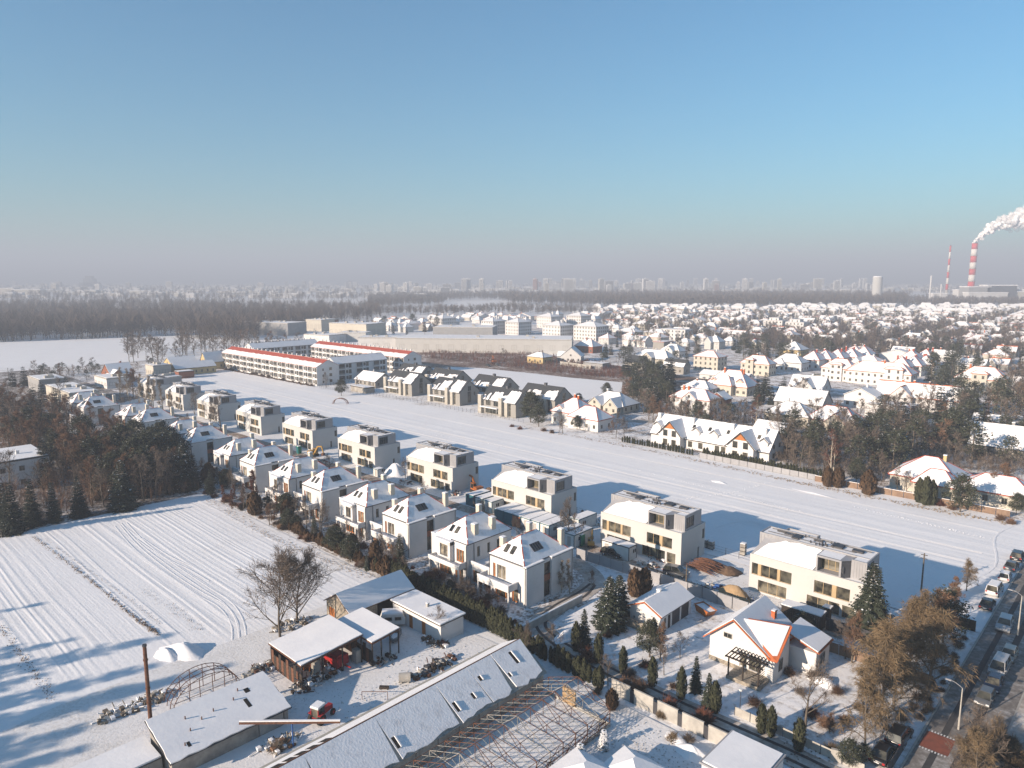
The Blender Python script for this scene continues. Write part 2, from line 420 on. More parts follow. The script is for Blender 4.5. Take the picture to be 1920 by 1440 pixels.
def grow_conifer(h, rad, seed, layers=20, per=8, gap=0.05, lod=0, droop=0.35, power=0.85):
    r = random.Random(seed)
    T, C = MB(), MB()
    T.tube((0, 0, 0), (0, 0, h * 0.98), h * 0.016 + .03, 0.02, 6, cap=False)
    def spray(p, d, w, L):
        s = d.cross(Vector((0, 0, 1))).normalized()
        up = Vector((0, 0, 1))
        q = p + d * L * 0.5 + up * r.uniform(-.03, .05)
        e = p + d * L - up * L * r.uniform(.1, .35)
        t = s * w * 0.5 + up * r.uniform(-.12, .12) * w
        C.add([p, q + t - up * L * .06, e, q - t - up * L * .06], [(0, 1, 2), (0, 2, 3)])
    for i in range(layers):
        f = (i + r.random() * .6) / layers
        z = h * (gap + (1 - gap) * f)
        rr = rad * (1 - f) ** power * r.uniform(.8, 1.12) + 0.12
        n = max(4, int(per * (1 - 0.45 * f)))
        ph = r.uniform(0, 6.28)
        for k in range(n):
            a = ph + 6.283 * (k + r.uniform(-.3, .3)) / n
            L = rr * r.uniform(.75, 1.15)
            d = Vector((math.cos(a), math.sin(a), -droop * (1 - f) + 0.25 * f)).normalized()
            p = Vector((0, 0, z))
            T.tube(p, p + d * L * 0.9, 0.03, 0.008, 3, cap=False) if not lod else None
            m = 3 if lod else max(3, int(L / 0.42))
            for j in range(m):
                t = (j + 0.6) / m
                q = p + d * (L * t * 0.9) + Vector((0, 0, 0.10 * L * t * t))
                w = (0.30 + 0.30 * L * (1 - t)) * (1.7 if lod else 1.0)
                for sgn in (-1, 1):
                    aa = a + sgn * R(r.uniform(28, 58))
                    spray(q, Vector((math.cos(aa), math.sin(aa), d.z - 0.12)).normalized(), w * 0.75, w * r.uniform(1.0, 1.5))
                if j == m - 1 or r.random() < .4:
                    spray(q, Vector((math.cos(a), math.sin(a), d.z - 0.1)).normalized(), w * .8, w * 1.4)
    C.tube((0, 0, h * .9), (0, 0, h), .10, .02, 4)
    return T, C
def grow_pine(h, rad, seed, clumps=70, lod=0):
    r = random.Random(seed)
    T, C = MB(), MB()
    T.tube((0, 0, 0), (0.1, 0, h * 0.55), h * 0.018 + .04, h * .012 + .02, 6, cap=False)
    T.tube((0.1, 0, h * 0.55), (0, 0.1, h * 0.95), h * .012 + .02, 0.03, 6, cap=False)
    for i in range(clumps):
        f = r.random() ** 0.8
        z = h * (0.22 + 0.78 * f)
        rr = rad * math.sin(math.pi * (0.18 + 0.80 * f)) ** 0.8 * r.uniform(.35, 1.05)
        a = r.uniform(0, 6.283)
        c = Vector((math.cos(a) * rr, math.sin(a) * rr, z))
        T.tube((0, 0, z - rr * .3), c, 0.05, 0.015, 3, cap=False)
        s = rad * r.uniform(.22, .38)
        for k in range(16 if lod else 34):
            d = Vector((r.gauss(0, 1), r.gauss(0, 1), r.gauss(0, .7))).normalized()
            p = c + d * s * r.uniform(.2, 1)
            w = s * (0.34 if lod else .24)
            x = Vector((r.gauss(0, 1), r.gauss(0, 1), r.gauss(0, .5))).normalized() * w
            y = Vector((r.gauss(0, 1), r.gauss(0, 1), r.gauss(0, .8))).normalized() * w
            C.add([p - x, p + y, p + x * .9 + y * .2], [(0, 1, 2)])
    return T, C
def grow_thuja(h, rad, seed, n=420, flat=False):
    r = random.Random(seed)
    T, C = MB(), MB()
    T.tube((0, 0, 0), (0, 0, h * .8), 0.05, 0.02, 5, cap=False)
    prof = lambda t: rad * (min(1, 0.72 + t * 1.2) if t < .6 else max(0.06, math.cos((t - .6) / .4 * 1.5) ** 0.85 if not flat else (1.0 if t < .97 else .7)))
    rings = 8
    for i in range(rings):
        for k in range(8):
            q = []
            for (ii, kk) in ((i, k), (i, k + 1), (i + 1, k + 1), (i + 1, k)):
                t = ii / rings; w = prof(t) * 0.86 * (0.9 + 0.2 * math.sin(kk % 8 * 2.3 + ii * 1.7 + seed)); a = kk % 8 * math.pi / 4
                q.append((math.cos(a) * w, math.sin(a) * w, 0.05 + t * h * 0.96))
            C.poly(q)
    for i in range(n):
        t = r.random(); a = r.uniform(0, 6.283); w = prof(t) * r.uniform(.82, 1.08)
        p = Vector((math.cos(a) * w, math.sin(a) * w, 0.06 + t * h * .97))
        o = Vector((math.cos(a), math.sin(a), 0)); s = Vector((-o.y, o.x, 0))
        k = rad * r.uniform(.16, .34) + .03
        u_ = (Vector((0, 0, 1)) + o * r.uniform(-.1, .5)).normalized()
        s = (s + o * r.uniform(-.7, .7)).normalized()
        C.add([p - s * k * .6, p + s * k * .6, p + u_ * k * 1.9], [(0, 1, 2)])
    return T, C
def grow_shrub(h, rad, seed, n=130, tw=0.022):
    r = random.Random(seed)
    C = MB()
    for i in range(n):
        a = r.uniform(0, 6.283); e = r.uniform(.15, 1)
        d = Vector((math.cos(a) * (1 - e) * 1.3, math.sin(a) * (1 - e) * 1.3, e)).normalized()
        p = Vector((math.cos(a) * rad * .2 * r.random(), math.sin(a) * rad * .2 * r.random(), 0))
        L = (h * d.z + rad * (1 - d.z)) * r.uniform(.6, 1.05)
        q = p + d * L * .6
        C.tube(p, q, .014, .008, 3, cap=False)
        for k in range(7):
            t = r.uniform(.3, 1); b = p.lerp(q, t)
            dd = (d + Vector((r.gauss(0, .6), r.gauss(0, .6), r.gauss(0, .4)))).normalized()
            s = dd.orthogonal().normalized() * tw
            C.add([b - s, b + s, b + dd * L * r.uniform(.25, .5)], [(0, 1, 2)])
    return C
TREES = {}
def kind(key, name, gens, h, tm, cm, phrase, tname='trunk'):
    """variants of one kind of tree: (trunk mesh, crown mesh), made once at height h"""
    vs = []
    for g in gens:
        T, C = g
        vs.append((T.mesh(name + '_trunk', tm, True), C.mesh(name + '_crown', cm)))
    TREES[key] = (name, vs, h, phrase)
kind('spruce', 'spruce_tree', [grow_conifer(12, 3.0, k, 24, 9) for k in (1, 2, 3)], 12, 'bark', 'needles', 'dark spruce')
kind('spruce_wide', 'spruce_tree', [grow_conifer(12, 4.3, 40 + k, 27, 12, droop=.3, power=.75) for k in (1, 2)], 12, 'bark', 'needles', 'broad dark spruce')
kind('larch_narrow', 'larch_tree', [grow_bare(10, 120, 0.30, clear=.04, n1=20, n2=7, n3=5, twigs=4, tw=.03, tl=.6, upright=.25)], 10, 'bark', 'twig_red', 'narrow reddish tree')
kind('spruce_dark', 'spruce_tree', [grow_conifer(11, 3.1, 10 + k, 24, 12, droop=0.25) for k in (1, 2)], 11, 'bark', 'needles_dark', 'very dark dense spruce')
kind('spruce_far', 'spruce_tree', [grow_conifer(10, 2.3, 20 + k, 13, 7, lod=1) for k in (1, 2, 3)], 10, 'bark', 'needles_dark', 'dark pointed spruce')
kind('spruce_snowy', 'spruce_tree', [grow_conifer(4, 1.3, 31, 11, 9, gap=.02)], 4, 'bark', 'needles_snowy', 'little snow-covered spruce')
kind('pine', 'pine_tree', [grow_pine(9, 3.5, k, 130) for k in (1, 2)], 9, 'bark', 'needles_pine', 'bushy green pine')
kind('pine_far', 'pine_tree', [grow_pine(9, 3.2, 10 + k, 46, lod=1) for k in (1, 2)], 9, 'bark', 'needles_pine', 'round green pine')
kind('bare', 'bare_tree', [grow_bare(11, k, 0.85, tw=.022, tl=0.85) for k in (1, 2, 3)], 11, 'bark', 'twig_grey', 'bare grey tree')
kind('bare_open', 'bare_tree', [grow_bare(7, 40 + k, 1.05, clear=.2, n1=10, n2=6, n3=5, twigs=3, tw=.017, tl=.55, upright=.2) for k in (1, 2)], 7, 'bark', 'twig_grey', 'open bare tree with dark branches')
kind('walnut', 'bare_tree', [grow_bare(10, 50 + k, 1.3, clear=.10, n1=19, n2=9, n3=6, twigs=4, tw=.022, tl=.75, upright=.3) for k in (1, 2)], 10, 'bark', 'twig_grey', 'spreading bare tree with fine twigs')
kind('brown', 'larch_tree', [grow_bare(11, 60 + k, 0.62, clear=.08, n1=17, n2=7, n3=5, twigs=4, tw=.030, tl=.7, upright=.05) for k in (1, 2)], 11, 'bark', 'twig_brown', 'rust brown larch')
kind('gold', 'willow_tree', [grow_bare(10, 70 + k, 0.85, droop=.35, clear=.10, n1=18, n2=8, n3=6, twigs=4, tw=.028, tl=.95, upright=.3) for k in (1, 2)], 10, 'bark', 'twig_gold', 'golden brown weeping willow')
kind('birch', 'birch_tree', [grow_bare(13, 80 + k, 0.5, droop=.15, clear=.22, n1=10, n2=5, n3=4, twigs=4, tw=.020, tl=.8, upright=.5) for k in (1, 2)], 13, 'birch_bark', 'twig_red', 'slender birch with a pale trunk')
kind('poplar', 'poplar_tree', [grow_bare(12, 90 + k, 0.36, clear=.08, n1=15, n2=6, n3=5, twigs=3, tw=.028, tl=.8, upright=.9) for k in (1, 2)], 12, 'birch_bark', 'twig_pale', 'upright pale bare poplar')
kind('bare_far', 'bare_tree', [grow_bare(11, 100 + k, 0.85, n1=9, n2=5, n3=8, tw=.055, tl=1.3, lod=1) for k in (1, 2, 3)], 11, 'bark', 'twig_grey', 'bare grey-brown tree')
kind('brown_far', 'larch_tree', [grow_bare(10, 110 + k, 0.65, clear=.08, n1=13, n2=5, n3=8, tw=.06, tl=1.0, upright=.05, lod=1) for k in (1, 2)], 10, 'bark', 'twig_brown', 'reddish brown tree')
kind('thuja', 'thuja', [grow_thuja(3.2, 0.52, k) for k in (1, 2, 3)], 3.2, 'bark', 'thuja_green', 'columnar dark green thuja')
kind('thuja_brown', 'thuja', [grow_thuja(3.0, 0.85, 10 + k, 500) for k in (1, 2)], 3.0, 'bark', 'thuja_brown', 'columnar brownish thuja')
SHRUBS = {c: [grow_shrub(1.6, 1.3, s).mesh('shrub_twigs', m) for s in (k, k + 1)] for c, m, k in (('grey', 'twig_grey', 1), ('brown', 'twig_brown', 5), ('red', 'twig_red', 9), ('gold', 'twig_gold', 13))}
MARKS = []          # landmarks (u, v, phrase) that labels refer to
def near(u, v, skip=0):
    return min(MARKS, key=lambda m: (m[0] - u) ** 2 + (m[1] - v) ** 2)[2]
SEEN_LABELS = {}
def size_word(h): return 'tall' if h > 11.5 else 'medium-high' if h > 7 else 'low'
def tree(key, u, v, h, label=None, group=None, where=None):
    name, vs, h0, phrase = TREES[key]
    tm, cm = rnd.choice(vs)
    w = where or near(u, v)
    lab = label or f'{size_word(h)} {phrase} {w}'
    o = thing(name, lab, 'tree', u, v, rnd.uniform(0, 6.28), group or f'{phrase} trees {w}')
    s = h / h0
    k = s * rnd.uniform(.9, 1.12)
    o.scale = (k, k, s)
    if not label and not where: o['autolabel'] = f'{size_word(h)} {phrase}'; o['autogroup'] = f'{phrase} trees'
    link('trunk', tm, o); link('crown', cm, o)
    return o
def shrub(c, u, v, h, label=None, where=None):
    w = where or near(u, v)
    ph = {'grey': 'grey', 'brown': 'brown', 'red': 'reddish', 'gold': 'straw-coloured'}[c]
    o = link('shrub', rnd.choice(SHRUBS[c]))
    tag(o, label or f'leafless {ph} garden shrub {w}', 'shrub', f'{ph} shrubs {w}')
    s = h / 1.6
    if not label and not where: o['autolabel'] = f"{'knee-high' if h < .9 else 'waist-high' if h < 1.5 else 'man-high'} leafless {ph} shrub"; o['autogroup'] = f'{ph} shrubs'
    put(o, u, v, rnd.uniform(0, 6.28)); o.scale = (s * rnd.uniform(.9, 1.2), s * rnd.uniform(.9, 1.2), s)
    return o
def treep(key, px, py, h, **k): return tree(key, *at(px, py), h, **k)
# ------------------------------------------------------------------ the ground and its sheets
def sheet(name, pts, z, m):
    b = MB(); b.poly([(u, v, 0) for u, v in pts]); return structure(name, b, m, 0, 0, z)
g = MB(); g.poly([(-10000, -10000, 0), (10000, -10000, 0), (10000, 10000, 0), (-10000, 10000, 0)])
go = build('ground', g, 'ground_snow', None, False, 'structure'); go.location = (0, 5000, -0.10)
def ridged(name, u0, u1, v0, v1, dv, du, prof, amp, m, z=0.0):
    """a field whose ridges run along u"""
    nv = int((v1 - v0) / dv) + 1; nu = int((u1 - u0) / du) + 1
    us = np.linspace(u0, u1, nu); vs = np.linspace(v0, v1, nv)
    UU, VV = np.meshgrid(us, vs)
    Z = prof(VV + 0.25 * np.sin(UU / 23.0) + 0.12 * np.sin(UU / 7.0 + 2)) * amp(UU, VV)
    Z = Z + np.random.default_rng(3).normal(0, .008, Z.shape) * amp(UU, VV)
    co = np.stack([UU, VV, Z], -1).reshape(-1, 3)
    i = np.arange(nv * nu).reshape(nv, nu)
    q = np.stack([i[:-1, :-1], i[:-1, 1:], i[1:, 1:], i[1:, :-1]], -1).reshape(-1, 4)
    me = bpy.data.meshes.new(name)
    me.vertices.add(len(co)); me.vertices.foreach_set('co', co.ravel())
    me.loops.add(q.size); me.loops.foreach_set('vertex_index', q.ravel())
    me.polygons.add(len(q)); me.polygons.foreach_set('loop_start', np.arange(0, q.size, 4)); me.polygons.foreach_set('loop_total', np.full(len(q), 4))
    me.polygons.foreach_set('use_smooth', np.ones(len(q), bool))
    me.materials.append(MATS[m]); me.update(calc_edges=True)
    return put(build(name, me, None, None, False, 'structure'), 0, 0, 0, z)
rg = np.random.default_rng(5)
def furrow_profile(v0, v1, lo, hi, alo, ahi):
    c = [v0]
    while c[-1] < v1: c.append(c[-1] + rg.uniform(lo, hi))
    h = [0 if k % 2 else rg.uniform(alo, ahi) for k in range(len(c))]
    return lambda v: np.interp(v, c, h)
fade = lambda U_, V_: np.clip((-94 - U_ - np.clip((40 - V_) * .25, 0, 12)) / 10, 0.12, 1) * np.clip((69.8 - V_) / 2.0, 0.2, 1)
ridged('ploughed_field', -171, -58, -45, 69.6, 0.11, 2.0, furrow_profile(-45, 72, .28, .75, .0, .055), fade, 'field_snow', -0.03)
ridged('snow_field', -395, -17.6, 119.5, 184.0, 0.22, 3.0, furrow_profile(119, 186, .7, 2.6, .005, .05), lambda a, b: np.ones_like(a), 'field_snow', -0.02)
sheet('far_field', [(-520, 60), (-800, 60), (-800, 150), (-700, 235), (-600, 262), (-560, 250), (-485, 185), (-478, 130)], 0.02, 'field_snow')
sheet('back_field', [at(840, 688), at(900, 690), at(997, 700), at(1067, 708), at(1167, 717), at(1165, 742), at(1120, 752), at(1060, 752), at(900, 722), at(830, 700)], 0.06, 'field_snow')
sheet('distant_field', [at(835, 573), at(845, 566), at(932, 564), at(938, 571)], 0.03, 'field_snow')
sheet('distant_field', [at(960, 578), at(965, 572), at(1130, 576), at(1130, 581)], 0.03, 'field_snow')
sheet('scrub_ground', [(-425, 262), (-325, 262), (-306, 285), (-203, 293), (-186, 262), (-150, 262), (-150, 330), (-330, 372), (-430, 330)], 0.0, 'scrub')
# gardens of the white houses, with lawn and leaf mould showing through
sheet('garden_ground', [(-300, 64), (-300, 101), (-78, 101), (-66, 92), (-66, 70.2), (-170, 70.2), (-172, 64)], -0.04, 'garden_snow')
sheet('garden_ground', [(-66, 74.6), (-66, 100.4), (-17, 100.4), (-17, 74.6)], -0.05, 'ground_snow')
sheet('building_site', [(-330, 102.2), (-330, 119.4), (-30, 119.4), (-30, 102.2)], -0.05, 'trodden')
sheet('wood_ground', [(-171, 24), (-171, 69), (-300, 69), (-330, 110), (-480, 110), (-480, 20), (-300, -60)], -0.03, 'wood_floor')
sheet('wood_ground', [(-200, 293), (-186, 200), (-128, 187), (-20, 184.4), (20, 190), (60, 330), (-60, 330)], -0.03, 'garden_snow')
sheet('wood_ground', [(-480, 110), (-480, 183), (-398, 183), (-398, 121), (-330, 119.8), (-330, 110)], -0.06, 'garden_snow')
sheet('village_ground', [(-150, 330), (60, 330), (320, 480), (160, 1250), (-400, 1250), (-640, 900), (-500, 500), (-330, 380)], -0.02, 'garden_snow')
sheet('farm_yard', [(-96, 20), (-96, 66), (-66, 68), (-46, 68), (-33, 68), (-30, 20), (-50, -10), (-90, -10)], 0.03, 'trodden')
# roads
def ribbon(name, pts, w, z, m, sub=6):
    """a smooth band along a line of points"""
    P = [Vector((*p, 0)) for p in pts]
    out = []
    for i in range(len(P) - 1):
        a = P[max(i - 1, 0)]; b, c = P[i], P[i + 1]; d = P[min(i + 2, len(P) - 1)]
        for k in range(sub):
            t = k / sub
            out.append(0.5 * ((2 * b) + (c - a) * t + (2 * a - 5 * b + 4 * c - d) * t * t + (3 * b - a - 3 * c + d) * t ** 3))
    out.append(P[-1])
    mb = MB(); L = []
    for i, p in enumerate(out):
        t = (out[min(i + 1, len(out) - 1)] - out[max(i - 1, 0)]).normalized()
        n = Vector((-t.y, t.x, 0)) * w / 2
        L += [p + n, p - n]
    mb.add(L, [(2 * i, 2 * i + 1, 2 * i + 3, 2 * i + 2) for i in range(len(out) - 1)])
    o = structure(name, mb, m, 0, 0, z)
    return out
structure_road = MB(); structure_road.box(-17.4, -10.4, 40, 430, -0.2, 0.0)
structure('street', structure_road, 'asphalt_wet', 0, 0, 0.04)
for a, b in ((-15.9, -15.2), (-13.7, -12.9)):
    w = MB(); w.poly([(a, 50, 0), (b, 50, 0), (b, 430, 0), (a, 430, 0)]); structure('wheel_track', w, 'asphalt_dry', 0, 0, 0.046)
w = MB(); w.poly([(-17.5 + .3, 84.6, 0), (-14.3, 84.6, 0), (-14.3, 88.2, 0), (-17.2, 88.2, 0)]); structure('red_crossing', w, 'red_surface', 0, 0, 0.052)
w = MB()
for k in range(9): w.poly([(-17.1 + k * .31, 84.2, 0), (-16.95 + k * .31, 84.2, 0), (-16.95 + k * .31, 84.55, 0), (-17.1 + k * .31, 84.55, 0)]); w.poly([(-17.1 + k * .31, 88.25, 0), (-16.95 + k * .31, 88.25, 0), (-16.95 + k * .31, 88.6, 0), (-17.1 + k * .31, 88.6, 0)])
structure('road_marking', w, 'white_paint', 0, 0, 0.056)
k_ = MB(); k_.box(-10.4, -10.2, 40, 430, -0.1, 0.14); structure('kerb', k_, 'concrete')
k_ = MB(); k_.box(-10.2, -7.6, 40, 430, -0.1, 0.12); structure('pavement', k_, 'lane_slush')
k_ = MB(); k_.box(-17.62, -17.4, 40, 68.4, -0.1, 0.14); k_.box(-17.62, -17.4, 76.2, 200, -0.1, 0.14); structure('kerb', k_, 'concrete')
ribbon('lane', [(-230, 99.2), (-120, 99.0), (-84, 99.0), (-76.5, 98.6), (-70.5, 95.2), (-68.6, 89), (-68.3, 82), (-66.5, 76.4), (-60, 73.9), (-50, 73.0), (-40, 72.7), (-26, 73.0), (-17.3, 72.4)], 3.6, 0.02, 'lane_slush', 10)
for off in (-0.8, 0.8):
    ribbon('wheel_track', [(-69.6 + off * .6, 93.5), (-68.6 + off, 89), (-68.3 + off, 82), (-66.5 + off * .6, 76.4 + off * .6), (-60, 73.9 + off), (-50, 73.0 + off), (-40, 72.7 + off), (-26, 73.0 + off), (-18, 72.4 + off)], 0.5, 0.035, 'asphalt_dry', 10)
ribbon('site_road', [(-300, 105), (-200, 106), (-120, 106), (-85, 107), (-60, 104.5), (-32, 105)], 3.4, 0.0, 'mud', 8)
ribbon('village_road', [(-150, 214), (-90, 250), (-60, 262), (-10, 265), (60, 262)], 5, 0.03, 'lane_slush')
ribbon('village_road', [(-200, 318), (-120, 330), (-40, 318), (40, 300)], 5, 0.03, 'lane_slush')
# tracks pressed into the snow: a shallow rut with thrown-up edges
def rut(pts, name='wheel_rut', w=0.28, h=0.05, z=0.0):
    for off in (-w, w):
        q = [(p[0] + off * .1, p[1] + off) for p in pts]
        P = [Vector((*p, 0)) for p in q]; mb = MB()
        for i in range(len(P) - 1):
            for k in range(8):
                a = P[i].lerp(P[i + 1], k / 8); b = P[i].lerp(P[i + 1], (k + 1) / 8)
                n = Vector((-(b - a).y, (b - a).x, 0)).normalized() * .16
                mb.add([a - n, a + n, a + Vector((0, 0, h)), b - n, b + n, b + Vector((0, 0, h))], [(0, 2, 5, 3), (1, 4, 5, 2)])
        structure(name, mb, 'snow', 0, 0, z)
def smooth(pts, n=5):
    P = [Vector((*p, 0)) for p in pts]; out = []
    for i in range(len(P) - 1):
        a = P[max(i - 1, 0)]; b, c = P[i], P[i + 1]; d = P[min(i + 2, len(P) - 1)]
        for k in range(n):
            t = k / n
            q = 0.5 * ((2 * b) + (c - a) * t + (2 * a - 5 * b + 4 * c - d) * t * t + (3 * b - a - 3 * c + d) * t ** 3)
            out.append((q.x, q.y))
    return out + [pts[-1]]
for pts in ([(220, 985), (255, 1025), (310, 1070), (370, 1110), (415, 1135), (438, 1165), (442, 1200), (436, 1240), (448, 1268)],
            [(232, 980), (270, 1020), (330, 1065), (385, 1102), (425, 1128), (448, 1160), (455, 1200), (447, 1235), (470, 1262)],
            [(262, 1010), (310, 1042), (360, 1066), (398, 1088)]):
    rut(smooth([at(*p) for p in pts]), h=.022, w=.5)
for pts in ([(1384, 975), (1420, 985), (1450, 1000), (1462, 1025), (1450, 1050)], [(1340, 990), (1380, 978), (1420, 980), (1455, 1000), (1475, 1030)]):
    rut(smooth([at(*p) for p in pts]), h=.03, z=0.03)
for v in (149.5, 156, 171.5): rut([(-380, v), (-300, v + .6), (-200, v - .5), (-100, v + .3), (-24, v)], h=.03, z=.02)
rut(smooth([(-22, 124), (-24, 135), (-21, 150), (-24, 168), (-22, 181)]), h=.04, z=.02)
# dark clods where the plough line shows through
def clods(name, line, n, spread, smin, smax, m='soil', zz=0.0):
    mb = MB()
    for i in range(n):
        t = rnd.random() ** .9 * (len(line) - 1); k = min(int(t), len(line) - 2)
        u = line[k][0] + (line[k + 1][0] - line[k][0]) * (t - k) + rnd.gauss(0, spread); v = line[k][1] + (line[k + 1][1] - line[k][1]) * (t - k) + rnd.gauss(0, spread)
        s = rnd.uniform(smin, smax); p = Vector((u, v, zz))
        mb.add([p + Vector((s, rnd.uniform(-s, s), 0)), p + Vector((-s, s * .6, 0)), p + Vector((rnd.uniform(-s, s), -s, 0)), p + Vector((0, 0, s * rnd.uniform(.5, 1.1)))], [(0, 1, 3), (1, 2, 3), (2, 0, 3)])
    o = build(name, mb, m, None, False, 'stuff'); put(o, 0, 0, 0, 0.06)
    return o
tag(clods('stubble', [at(60, 1005), at(140, 1065), at(205, 1118), at(255, 1160), at(300, 1192)], 700, .22, .05, .16), 'line of dark stubble crossing the ploughed snow field', 'stubble')
tag(clods('stubble', [at(85, 1010), at(150, 1058), at(230, 1115), at(300, 1170)], 260, .16, .03, .10), 'thin second line of stubble beside the dark one', 'stubble')
tag(clods('stubble', [at(0, 1175), at(30, 1215), at(60, 1255), at(100, 1310)], 240, .35, .05, .13), 'trodden prints crossing the tree shadow on the field', 'stubble')
tag(clods('stubble', [at(270, 1105), at(330, 1145), at(375, 1180)], 150, .5, .03, .10), 'scattered clods in the middle of the ploughed field', 'stubble')
tag(clods('dry_weeds', [at(390, 935), at(470, 985), at(560, 1030), at(690, 1080)], 900, .75, .04, .14, 'dry_grass', -.03), 'dry weeds along the edge of the ploughed field', 'weeds')
tag(clods('dry_weeds', [at(960, 797), at(1100, 822), at(1290, 860), at(1500, 906), at(1700, 946), at(1890, 982)], 1500, .8, .05, .2, 'dry_grass', 0.0), 'dry weeds along the far edge of the snow strip', 'weeds')
tag(clods('dry_weeds', [at(1450, 1440), at(1500, 1400), at(1570, 1440)], 100, 1.5, .05, .15, 'leaf_litter', -.03), 'brown stalks beside the lane by the gate', 'weeds')
for k, (a, b) in enumerate([((600, 780), (980, 842)), ((1150, 870), (1500, 960)), ((1460, 900), (1250, 940)), ((1600, 950), (1850, 1010)), ((700, 790), (640, 830))]):
    tag(clods('footprints', [at(*a), at((a[0] + b[0]) / 2 + 18, (a[1] + b[1]) / 2 + 4), at(*b)], 170, .3, .04, .12, 'field_snow', 0.0), ('line of footprints along the middle of the snow strip', 'footprints in the snow strip opposite the terrace', 'short line of footprints crossing the strip by the alone lump', 'footprints near the street end of the strip', 'footprints leading to the climbing arch')[k], 'footprints')
def heap(name, label, cat, u, v, ru, rv, h, m='snow', seed=1, rot=0.0, ridge=0.0, n=22):
    r = random.Random(seed); ph = [r.uniform(0, 6.28) for _ in range(6)]
    mb = MB(); V = []; F = []
    rings = 9
    for i in range(rings + 1):
        for k in range(n):
            a = 6.283 * k / n; t = i / rings
            w = t * (1 + .16 * math.sin(2 * a + ph[0]) + .10 * math.sin(3 * a + ph[1]) + .06 * math.sin(7 * a + ph[2]))
            z = h * max(0, (.5 + .5 * math.cos(math.pi * min(1, t))) ** .85 * (1 + .22 * t * math.sin(2 * a + ph[3]) + .10 * t * math.sin(5 * a + ph[4])) + r.uniform(-.035, .035) * min(t * 3, 1) * (1 - t)) - (0.12 if i == rings else 0)
            V.append((math.cos(a) * w * ru + ridge * h * (1 - t), math.sin(a) * w * rv, z))
    for i in range(rings):
        for k in range(n): F.append((i * n + k, i * n + (k + 1) % n, (i + 1) * n + (k + 1) % n, (i + 1) * n + k))
    mb.add(V, F)
    return tag(put(build(name, mb, m, None, True), u, v, rot), label, cat)
# ------------------------------------------------------------------ the beige flat-roofed houses along the strip
MARKS += [(-84, 84, 'by the nearest white twin houses'), (-113, 84, 'by the second white twin houses'), (-143, 84, 'by the third white twin houses'), (-173, 84, 'by the fourth white twin houses'),
          (-210, 82, 'behind the brown wood'), (-200, 50, 'in the wood beside the ploughed field'), (-172, 45, 'in the front row along the ploughed field'), (-215, 66, 'deep in the wood below the white houses'),
          (-48, 90, 'by the white garage'), (-38, 82, 'in the garden of the orange-edged house'), (-24, 90, 'in the corner garden by the street'), (-22, 104, 'beside the street'), (-28, 112, 'by the last beige house'),
          (-88, 52, 'in the farm yard'), (-330, 120, 'behind the far beige houses'), (-300, 175, 'by the red-roofed apartments'), (-180, 215, 'by the grey gabled houses'), (-150, 200, 'by the red-trimmed villa'),
          (-110, 198, 'behind the gabled terrace'), (-75, 200, 'beyond the thuja hedge of the terrace'), (-40, 196, 'beside the cream hipped villa'), (-15, 200, 'at the far corner of the strip'), (-130, 245, 'in the park behind the red-trimmed villa'),
          (-70, 240, 'between the far villas'), (-20, 240, 'in the thicket above the cream villa'), (30, 270, 'in front of the white terraces'), (-100, 310, 'by the pair of black-roofed houses'), (-220, 330, 'on the brown scrub'),
          (-420, 140, 'near the yellow cottages'), (-500, 140, 'along the far snow field'), (-400, 420, 'behind the long hall'), (-100, 450, 'in the village'), (50, 500, 'among the village roofs'), (-300, 560, 'by the far apartment blocks')]
